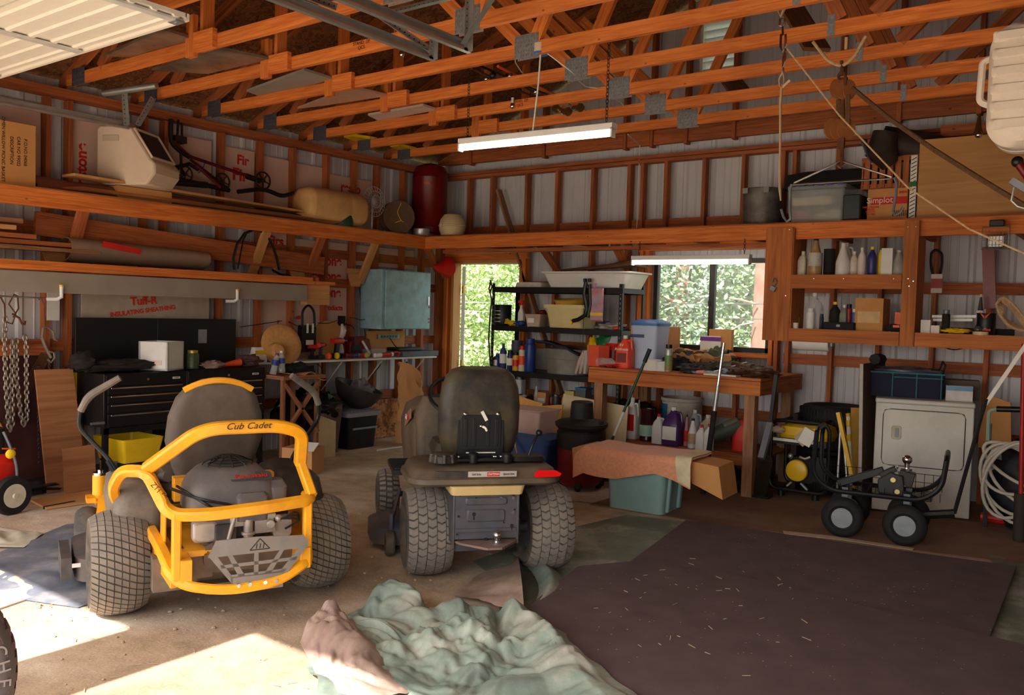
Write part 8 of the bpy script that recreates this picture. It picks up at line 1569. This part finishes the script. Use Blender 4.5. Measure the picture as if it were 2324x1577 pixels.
# ------------------------------------------------------------------ ceiling
DWH = mat('door_panel_white', (226, 218, 204), .45, var=.03); zD = 2.93
def overhead(x0, x1, lab, zz):
    t = thing('overhead_door', lab, 'garage door', ((x0+x1)/2, 1.2, zz))
    for k in range(4):
        y1 = 2.47-k*.58; y0 = y1-.57; g = MB(); g.box(((x0+x1)/2, (y0+y1)/2, zz+.012), (x1-x0, y1-y0, .02))
        for j in range(5):
            yy = y0+.06+j*.115; g.prism([(-.022, 0), (-.012, -.010), (.012, -.010), (.022, 0)], x1-x0, Matrix(((0,0,1,x0),(1,0,0,yy),(0,1,0,zz+.002),(0,0,0,1))))
        s = g.build('door_section', DWH, t, ang=20); g = MB()
        for xx in (x0+.04, x1-.04, x0+(x1-x0)*.333, x0+(x1-x0)*.666): g.box((xx, (y0+y1)/2, zz-.012), (.05, y1-y0-.02, .014))
        g.build('stile', mat('door_stile', (206, 204, 200), .4, metal=.2), s, bev=.003)
        g = MB()
        for xx in (x0+.04, x1-.04): g.box((xx, y1-.03, zz-.022), (.07, .05, .006)); g.box((xx, y1-.03, zz-.027), (.02, .012, .004))
        g.build('hinge', GAL, s)
    MB().box(((x0+x1)/2, 2.475, zz+.005), (x1-x0, .02, .035)).build('top_edge', DWH, t)
overhead(-6.9, -3.87, 'raised white ribbed garage door overhead at the left', zD)
overhead(-3.28, .3, 'second raised garage door above the camera', 2.99)
def angle(t, a, b, w=.035, holes=True, up=(0, 0, 1), name='perforated_angle'):
    a, b = Vector(a), Vector(b); d = (b-a).normalized(); u = Vector(up); sd = d.cross(u); sd = sd.normalized() if sd.length > .1 else Vector((1, 0, 0)); u2 = sd.cross(d)
    g = MB(); g.beam(a, b, .003, w, up); g.beam(a+sd*w/2-u2*w/2, b+sd*w/2-u2*w/2, w, .003, up); o = g.build(name, GAL, t, smooth=False)
    if holes:
        g = MB(); n = int((b-a).length/.035)
        for k in range(n):
            p = a+(b-a)*(k+.5)/n
            for s in (-1, 1): g.cyl(p+sd*.0018*s, p+sd*.0024*s, .005, n=6)
        g.build('hole', BLKF, o, smooth=False)
t = thing('door_track', 'galvanized track and hanger at the right of the left garage door', 'door track', (-3.5, 3, 3.03))
def track(t, x, y0, y1, z):
    g = MB(); g.box((x, (y0+y1)/2, z), (.004, y1-y0, .055)); g.box((x+.015, (y0+y1)/2, z-.027), (.03, y1-y0, .004)); g.box((x+.015, (y0+y1)/2, z+.027), (.03, y1-y0, .004)); g.box((x+.03, (y0+y1)/2, z-.02), (.003, y1-y0, .014)); g.build('rail', GAL, t, smooth=False)
track(t, -3.5, .1, 3.85, 3.03); track(t, -3.22, .1, 3.83, 3.03)
angle(t, (-3.47, 3.8, 3.0), (-3.47, 3.8, 3.16)); angle(t, (-3.19, 3.78, 3.0), (-3.19, 3.78, 3.5)); angle(t, (-3.85, 3.8, 3.33), (-3.15, 3.8, 3.33), up=(0, 0, 1)); angle(t, (-3.85, 3.62, 3.33), (-3.47, 3.8, 3.05)); angle(t, (-3.19, 3.76, 3.04), (-2.75, 3.7, 3.42)); angle(t, (-4.1, 3.0, 3.35), (-3.5, 3.1, 3.1)); angle(t, (-3.75, 3.2, 3.33), (-3.4, 3.2, 3.33))
t = thing('door_track', 'galvanized track along the left wall under the trusses', 'door track', (-6.95, 3, 3.0)); track(t, -7.0, .1, 3.93, 3.0); angle(t, (-6.98, 3.9, 3.0), (-6.98, 3.88, 3.26)); angle(t, (-6.98, 4.0, 3.02), (-6.98, 4.14, 3.28)); g = MB(); g.cyl((-7.05, 3.75, 3.24), (-6.6, 3.95, 3.29), .028, n=12); g.build('spring_tube', GAL, t)
# fluorescent lamps
def tube_lamp(p0, p1, lab, chains, z_top, cordz=None):
    t = thing('strip_light', lab, 'light', (p0+p1)/2, 0, 'hanging fluorescent strip lights'); d = p1-p0; M = TR((p0+p1)/2); L_ = d.length; ph = math.atan2(-d.z, d.x)
    M = TR((p0+p1)/2) @ YR(ph); g = MB(M=M); g.rr([(-L_/2, .07, .045, .006), (L_/2, .07, .045, .006)], M=YR(PI/2) @ ZR(PI/2)); g.build('housing', WHTM, t)
    g = MB(M=M); 
    for yy in (-.0,): g.cyl((-L_/2+.02, yy-.01, -.045), (L_/2-.02, yy-.01, -.045), .019, n=14)
    g.build('tube', TUBE, t)
    for s in (-1, 1): MB(M=M).box((s*(L_/2-.006), -.01, -.04), (.012, .05, .06)).build('end_socket', WHT, t)
    for x in chains: chain([(x, p0.y, (p0.z+p1.z)/2+.03), (x, p0.y, z_top)], 'chain', '', .032, .0022, parent=t, mt=BLKM)
    return t
a, b = onY(1046, 323, 4.9), onY(1395, 287, 4.9); t = tube_lamp(a, b, 'lit fluorescent strip light hung on chains below the trusses', (onY(1063, 250, 4.9).x, onY(1379, 200, 4.9).x), cz-.04)
p = onY(1227, 120, 4.9); q = onY(1209, 300, 4.9); MB().tube(fillet([p, onY(1222, 190, 4.9), onY(1216, 240, 4.9), q], .1), .006, 6).build('power_cord', WHT, t)
t = thing('junction_box', 'round beige junction box with blue underside on the fifth truss chord', 'junction box', p); MB().cyl(p+Vector((0, 0, .0)), p+Vector((0, 0, .06)), .05, n=24).build('box_body', BG, t); MB().cyl(p+Vector((0, 0, -.012)), p, .053, n=24).build('cover', mat('bright_blue', (50, 120, 200), .4), t)
g = MB(); g.tube(fillet([p+Vector((.04, 0, 0)), onY(1300, 165, 5.0), onY(1320, 180, 5.4)], .1), .004, 5); g.tube(fillet([p+Vector((-.04, 0, .03)), onY(1165, 135, 5.1), onY(1185, 165, 5.4)], .1), .004, 5); g.tube(fillet([onY(1310, 180, 5.6), onY(1330, 197, 6), onY(1355, 200, 6.1)], .1), .005, 5); g.tube(fillet([onY(1395, 225, 6.2), onY(1410, 232, 6.5), onY(1415, 240, 6.7)], .1), .005, 5); single(g, 'white_wire', WHT, 'white electric wire running over the trusses by the hanging lamp', 'wire'); g = MB(); g.tube([onY(1425, 305, 7.3), onY(1445, 322, 8.0), onY(1452, 328, 8.3), onY(1446, 500, 8.3), onY(1442, 560, 8.2)], .006, 5); single(g, 'white_wire', WHT, 'white electric wire running down the back wall toward the window lamp', 'wire')
a, b = onY(1436, 586, 7.6), onY(1704, 583, 7.6); t = tube_lamp(a, b, 'lit fluorescent strip light hung before the window', (onY(1452, 560, 7.6).x, onY(1690, 560, 7.6).x), LZ-.13)
# hoist strap
SB2 = mat('canvas_strap', (204, 176, 140), .85, var=.12); Yh = 4.92
t = thing('hoist_strap', 'pale canvas strap with shackle and snap hook hanging from the truss', 'strap', onY(1775, 455, Yh)); g = MB(); g.tube([onY(1761, 12, Yh), onY(1772, 38, Yh), onY(1792, 0, Yh), onY(1796, -30, Yh)], .012, 6, flat=.4); g.tube([onY(1772, 38, Yh), onY(1783, 10, Yh)], .012, 6, flat=.4); g.build('upper_loop', SB2, t)
g = MB(); g.tube([onY(x, y, Yh) for x, y in ((1771, 42, ), (1769, 58), (1776, 60), (1781, 55), (1780, 42))], .007, 6, closed=True); g.tube([onY(1776, 58, Yh), onY(1777, 80, Yh)], .007, 6); g.tube([onY(x, y, Yh) for x, y in ((1773, 78), (1772, 105), (1776, 118), (1784, 105), (1783, 78))], .008, 6); g.tube([onY(x, y, Yh) for x, y in ((1781, 108), (1784, 122), (1780, 145), (1776, 158), (1778, 135), (1781, 112))], .007, 6); g.build('shackle', CHR, t)
chain([onY(1778, 150, Yh), onY(1777, 170, Yh)], 'chain_link', '', .035, .004, parent=t)
g = MB(); g.tube([onY(x, y, Yh) for x, y in ((1777, 162), (1768, 180), (1770, 195), (1776, 200), (1780, 180), (1777, 162))], .009, 6, flat=.5); g.tube([onY(1776, 198, Yh), onY(1786, 188, Yh), onY(1793, 182, Yh)], .008, 6); g.tube([onY(x, y, Yh) for x, y in ((1774, 198), (1771, 240), (1771, 300), (1770, 380), (1770, 430), (1772, 455))], [.012, .013, .012, .012, .014, .008], 6, flat=.5); g.build('lower_strap', SB2, t)
single(MB().tube([onY(1786, 110, 4.9), onY(1905, 262, 4.85), onY(2060, 425, 4.8), onY(2200, 520, 4.75), onY(2340, 582, 4.7)], .0045, 5), 'thin_cord', ROPE, 'long thin tan cord running down to the right edge', 'cord')
# block and tackle
Yb = 5.5; t = thing('block_and_tackle', 'old wooden block and tackle with rusty hooks hanging from the truss', 'pulley', onY(1910, 380, Yb)); g = MB(); g.tube(fillet([onY(1845, 95, Yb), onY(1880, 140, Yb), onY(1912, 152, Yb), onY(1938, 130, Yb), onY(1965, 82, Yb)], .1), .010, 7); g.build('sling_rope', ROPE, t); MB().tube([onY(1921, 85, Yb), onY(1920, 112, Yb)], .010, 7).build('rope_end', ROPE, t)
g = MB(); g.tube([onY(1910, 138, Yb), onY(1912, 160, Yb), onY(1911, 170, Yb)], .011, 6); g.tube([onY(1911+8*math.cos(k*PI/6), 174+9*math.sin(k*PI/6), Yb) for k in range(12)], .009, 6, closed=True); g.box(onY(1913, 186, Yb), (.05, .03, .05)); g.tube([onY(1911, 335, Yb), onY(1910, 350, Yb), onY(1911, 368, Yb), onY(1909, 378, Yb), onY(1900, 372, Yb)], .012, 6); g.box(onY(1909, 325, Yb), (.04, .03, .06)); g.cyl(onY(1913, 225, Yb), onY(1914, 270, Yb), .012); g.each('iron_hook', RUST, t)
WB = mat('block_wood', (150, 90, 46), .7, var=.2)
for (x, y, r, cs) in ((1919, 203, 20, (-.05, -.015, .02)), (1911, 293, 21, (-.06, -.03, 0.01, .035))):
    for k, dx in enumerate(cs):
        p = onY(x, y, Yb)+Vector((dx*.9, .0+dx*.7, 0)); rr_ = sz(r, p); MB().lathe([(rr_*.96, -.006), (rr_, 0), (rr_*.96, .006), (.01, .007)], (p.x, p.y, p.z), 26, M=ZR(.75) @ XR(PI/2) @ Matrix.Diagonal((.8, 1.15, 1, 1))).build('cheek', WB, t)
g = MB()
for x in (1901, 1905, 1922, 1927): g.tube([onY(x, 215, Yb), onY(x-1, 285, Yb)], .008, 6)
g.build('fall_rope', ROPED, t)
g = MB(); pts = [onY(1935, 200, 5.45), onY(2020, 270, 5.3), onY(2120, 340, 5.2), onY(2240, 415, 5.1), onY(2345, 478, 5.0)]; g.tube(pts, .014, 8); single(g, 'dark_rope', ROPED, 'thick dark rope running from the wooden pulley to the right edge', 'rope')
t = thing('gambrel', 'chrome triangular gambrel bar with a steel hook at each end', 'gambrel', onY(1910, 415, Yb)); g = MB(); g.tube([onY(1906, 367, Yb), onY(1803, 415, Yb), onY(1800, 419, Yb), onY(2022, 405, Yb), onY(2024, 402, Yb), onY(1912, 367, Yb)], .007, 7, closed=True); g.tube([onY(x, y, Yb) for x, y in ((1897, 372), (1907, 381), (1920, 370))], .006, 6); g.build('bar', CHR, t)
for pts in (((1797, 418), (1793, 430), (1792, 480), (1794, 497), (1786, 503), (1778, 492), (1773, 475)), ((2030, 403), (2035, 415), (2032, 450), (2026, 480), (2032, 488), (2043, 482), (2050, 470))): MB().tube([onY(x, y, Yb) for x, y in pts], .009, 7).build('meat_hook', STEEL, t)
# white case
t = thing('white_case', 'white ribbed hard-shell case hanging at the top right corner', 'case', onY(2300, 340, 3.9)); x0 = onY(2242, 200, 3.9).x; z0, z1 = onY(2260, 338, 3.9).z, onY(2324, 66, 3.9).z+.03; W2 = .62; cx = x0+W2/2; cz2 = (z0+z1)/2; hh = z1-z0
CW = mat('aged_white_case', (212, 198, 184), .5, var=.04, dirt=(180, 152, 124), da=.35, ds=6)
MB().rr([(-.02, W2-.02, hh-.02, .09), (.0, W2, hh, .1), (.08, W2, hh, .1), (.11, W2-.04, hh-.04, .1), (.12, W2-.1, hh-.1, .08)], M=TR(cx, 3.98, cz2) @ FRONT, n=8).build('shell', CW, t)
MB().rr([(-.12, W2-.06, hh-.06, .09), (-.08, W2, hh, .1), (-.025, W2, hh, .1)], M=TR(cx, 3.98, cz2) @ FRONT, n=8).build('back_shell', CW, t)
for k in range(6): MB().rr([(0, W2-.03, .045, .012), (.012, W2-.06, .03, .012)], M=TR(cx+.0, 3.865, z0+.09+k*.068) @ FRONT).build('rib', CW, t)
g = MB(); g.tube(fillet([(x0+.005, 3.95, cz2+.13), (x0-.03, 3.95, cz2+.12), (x0-.035, 3.95, cz2-.04), (x0+.005, 3.95, cz2-.06)], .03), .014, 7); g.build('handle', CW, t)
g = MB(); g.tube([(x0+.01, 3.91, z1-.105), (x0+.1, 3.87, z1-.09), (x0+.16, 3.858, z1-.085)], .004, 5); g.build('zip_line', YEL, t)
for z in (z1-.03, z1-.1): MB().box((x0+.21, 3.86, z), (.035, .012, .03)).build('latch', CHR, t)
t = thing('clamp_lamp', 'grey clamp light with red and black handle at the right edge', 'lamp', onY(2310, 420, 4.6)); MB().cyl(onY(2309, 367, 4.6), onY(2340, 410, 4.6), .02).build('handle', DRED, t); MB().sph(onY(2309, 367, 4.6), .026).build('knob', BLK, t); MB().beam(onY(2296, 410, 4.6), onY(2345, 440, 4.6), .05, .03).build('bracket', STEEL, t); MB().tube([onY(2302, 425, 4.6), onY(2296, 455, 4.6), onY(2310, 468, 4.6), onY(2345, 478, 4.6)], .006).build('wire_guard', GAL, t)
# things stored up on the trusses
zS = cz+.047
def zq(pts, z, th, name, mt, lab, cat, par=None, group=None):
    q = [fl(x, y, z) for x, y in pts]; g = MB(); n = len(q); g.add([p for p in q]+[p+Vector((0, 0, th)) for p in q], [list(range(n))[::-1], [n+j for j in range(n)]]+[[j, (j+1) % n, n+(j+1) % n, n+j] for j in range(n)]); return single(g, name, mt, lab, cat, group, smooth=False)
SMK = mat('smoky_panel', (110, 96, 84), .25, var=.4, vs=4); PK2 = mat('foil_pink', (190, 150, 130), .4, var=.1)
zq([(235, 128), (370, 68), (440, 90), (300, 130)], zS, .02, 'stored_sheet', SMK, 'smoky plastic wrapped panel lying on the trusses beside the raised door', 'panel', group='sheets stored on the trusses')
zq([(345, 160), (500, 112), (612, 135), (470, 168)], zS, .02, 'stored_sheet', SMK, 'smoky wrapped panel lying on the trusses, second from the left', 'panel', group='sheets stored on the trusses')
zq([(560, 208), (690, 160), (755, 180), (600, 222)], zS, .02, 'stored_sheet', FOAMG, 'grey foam strip lying on the trusses, third from the left', 'panel', group='sheets stored on the trusses')
zq([(675, 247), (800, 200), (880, 218), (735, 240)], zS, .02, 'stored_sheet', PK2, 'silver and pink foam sheet lying on the trusses', 'panel', group='sheets stored on the trusses')
zq([(835, 262), (960, 240), (990, 250), (860, 275)], zS, .02, 'stored_sheet', FOAM, 'pale foam sheet lying on the trusses near the middle', 'panel', group='sheets stored on the trusses')
for i, pts in enumerate((((780, 312), (800, 309), (856, 318), (815, 324)), ((885, 333), (905, 331), (945, 340), (915, 344)))): zq(pts, zS, .03, 'yellow_beam', YEL, ['yellow beam end on the trusses, left one', 'yellow beam end on the trusses above the red tank'][i], 'beam', group='yellow beams on the trusses')
rnd = random.Random(8)
for i, (a, b) in enumerate((((1070, 155), (1310, 265)), ((1090, 150), (1300, 240)), ((1130, 150), (1330, 250)), ((1150, 170), (1290, 262)), ((1200, 195), (1330, 235)), ((1100, 175), (1250, 235)))):
    p, q = fl(*a, zS+.06+.01*i), fl(*b, zS+.06+.01*i); t = thing('fishing_rod', ['leftmost', 'second', 'third', 'fourth', 'fifth', 'sixth'][i]+' of the fishing rods lying across the truss chords', 'fishing rod', p, 0, 'fishing rods on the trusses'); MB().tube([p, q], [.012, .003], 6).build('rod', [RUST, BLKM, ORG, BLKM, YEL, RUST][i], t); r = p+(q-p)*.12; MB().sph(r+Vector((0, 0, -.03)), .028).build('reel', [CHR, BLK][i % 2], t)
p = onY(1285, 243, 6.15); t = thing('fishing_reels', 'cluster of brass and chrome reels hanging below the third truss', 'reel', p)
for k in range(5): MB().lathe([(.02, -.02), (.035, -.015), (.035, .015), (.02, .02)], p+Vector((-.1+.06*k, .02*(k % 2), -.02*(k % 3))), 14, M=XR(1.2)).build('reel', CHR if k % 2 else mat('old_brass', (120, 90, 40)), t)
for i, (px, py, k) in enumerate(((912, 122, 4), (1163, 240, 2))):
    p = onY(px, py, TY[k]-.04); t = thing('bare_bulb', ['small bare bulb under the fifth truss beside the door track', 'small bare bulb hanging under the third truss'][i], 'bulb', p); MB().sph(p, .022, sc=(1, 1, 1.3)).build('bulb', CHR, t); MB().cyl(p+Vector((0, 0, .02)), p+Vector((0, 0, .07)), .012).build('socket', WHT, t)
# dark slanting boards up in the gable
for i, (a, b, Y) in enumerate((((1960, 0), (2010, 140), 7.9), ((1790, 5), (1900, 150), 7.0), ((1650, 170), (1730, 240), 7.9))):
    single(MB().beam(onY(*a, Y), onY(*b, Y)+Vector((0, -.5, 0)), .2, .03), 'old_plank', WOODG, ['rightmost grey plank stored slanting up in the trusses', 'middle grey plank stored slanting up in the trusses', 'lowest grey plank stored slanting up in the trusses'][i], 'board', 'old planks in the trusses')
# ------------------------------------------------------------------ outdoors behind the window and door
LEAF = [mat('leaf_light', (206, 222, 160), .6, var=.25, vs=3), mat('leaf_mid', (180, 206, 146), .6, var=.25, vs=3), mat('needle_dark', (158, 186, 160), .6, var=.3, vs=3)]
BARK = mat('pine_bark', (160, 116, 100), .9, var=.25, vs=6, bump=.5)
def tree(name, lab, c, r, h, n, lm, seed, s0=.09, trunk=True, z0=.2):
    rnd = random.Random(seed); t = thing(name, lab, 'tree' if trunk else 'bush', c, 0, 'trees behind the garage'); g = MB(); vs = []; fs = []
    cl = [(rnd.uniform(-1, 1), rnd.uniform(-1, 1), rnd.uniform(0, 1)) for _ in range(max(8, n//110))]
    for i in range(n):
        k = cl[i % len(cl)]; q = Vector((c[0]+k[0]*r*.75+rnd.gauss(0, r*.17), c[1]+k[1]*r*.7+rnd.gauss(0, r*.17), c[2]+z0+k[2]*h+rnd.gauss(0, r*.15)))
        a = Vector((rnd.gauss(0, 1), rnd.gauss(0, 1), rnd.gauss(0, .6))).normalized(); b = a.cross(Vector((rnd.gauss(0, 1), rnd.gauss(0, 1), rnd.gauss(0, 1)))).normalized(); s = s0*rnd.uniform(.6, 1.4); b0 = len(vs)
        vs += [q-a*s, q+b*s*.5, q+a*s, q-b*s*.5]; fs.append([b0, b0+1, b0+2, b0+3])
    g.add(vs, fs, [[(0, 0), (1, 0), (1, 1), (0, 1)]]*len(fs)); g.build('foliage', lm, t, smooth=False)
    g = MB(); g.tube([(c[0], c[1], 0), (c[0]+.05*r, c[1], h*.5), (c[0], c[1], h*.9+z0)], [.09*r, .06*r, .02], 10)
    for k in cl[:10]: g.tube([(c[0], c[1], z0+k[2]*h*.7), (c[0]+k[0]*r*.7, c[1]+k[1]*r*.7, c[2]+z0+k[2]*h)], [.03*r, .01], 6)
    g.build('trunk', BARK, t); return t
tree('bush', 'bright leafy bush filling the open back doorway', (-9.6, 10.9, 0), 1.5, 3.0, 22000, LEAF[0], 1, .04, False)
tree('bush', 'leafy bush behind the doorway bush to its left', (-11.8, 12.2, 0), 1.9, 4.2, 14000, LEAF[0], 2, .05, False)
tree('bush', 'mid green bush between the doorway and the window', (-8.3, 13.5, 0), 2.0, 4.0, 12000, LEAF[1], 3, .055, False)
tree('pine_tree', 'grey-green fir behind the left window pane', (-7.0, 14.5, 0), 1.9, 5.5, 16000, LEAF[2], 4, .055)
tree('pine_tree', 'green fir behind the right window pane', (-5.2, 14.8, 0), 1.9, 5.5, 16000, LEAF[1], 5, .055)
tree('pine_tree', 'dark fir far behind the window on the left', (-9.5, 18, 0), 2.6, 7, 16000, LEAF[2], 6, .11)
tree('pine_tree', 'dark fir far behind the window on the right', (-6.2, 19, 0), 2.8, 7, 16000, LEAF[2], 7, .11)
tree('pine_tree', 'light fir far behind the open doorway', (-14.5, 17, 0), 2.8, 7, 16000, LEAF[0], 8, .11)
p = onY(1745, 700, 13.0)
t = thing('pine_tree', 'thick reddish pine trunk right of the window view', 'tree', (p.x, 13, 0)); MB().tube([(p.x, 13, 0), (p.x+.02, 13, 2), (p.x, 13.05, 6)], [.27, .25, .2], 24).build('trunk', BARK, t)
g = MB(); g.tube([onY(1715, 690, 12.7), onY(1680, 680, 12.5), onY(1655, 676, 12.4)], [.02, .018, .01], 6); g.tube([onY(1710, 732, 12.7), onY(1680, 738, 12.5), onY(1650, 755, 12.4)], [.018, .014, .01], 6); g.build('broken_branch', mat('dead_branch', (200, 170, 150), .8), t)
for i, (a, b) in enumerate((((1488, 697), (1745, 686)), ((1488, 719), (1745, 724)))):
    single(MB().cyl(onY(*a, 9.6)+Vector((-3.5, 0, 0)), onY(*b, 9.6)+Vector((1.5, 0, 0)), .006, n=6), 'clothesline', mat('white_line', (236, 236, 236), .6), ['upper white clothesline outside the window', 'lower clothesline outside the window'][i], 'clothesline', 'clotheslines outside')
for i, (x, y) in enumerate(((1493, 722), (1517, 721), (1673, 690), (1682, 723))):
    p = onY(x, y, 9.6); t = MB().box(p+Vector((0, 0, -.02)), (.018, .02, .07), M=YR(.4 if i % 2 else -.3)); single(t, 'clothespin', mat('pin', (236, 214, 204), .6), ['leftmost clothespin on the lower clothesline', 'second clothespin on the lower line', 'clothespin on the upper clothesline', 'rightmost clothespin on the lower clothesline'][i], 'clothespin')
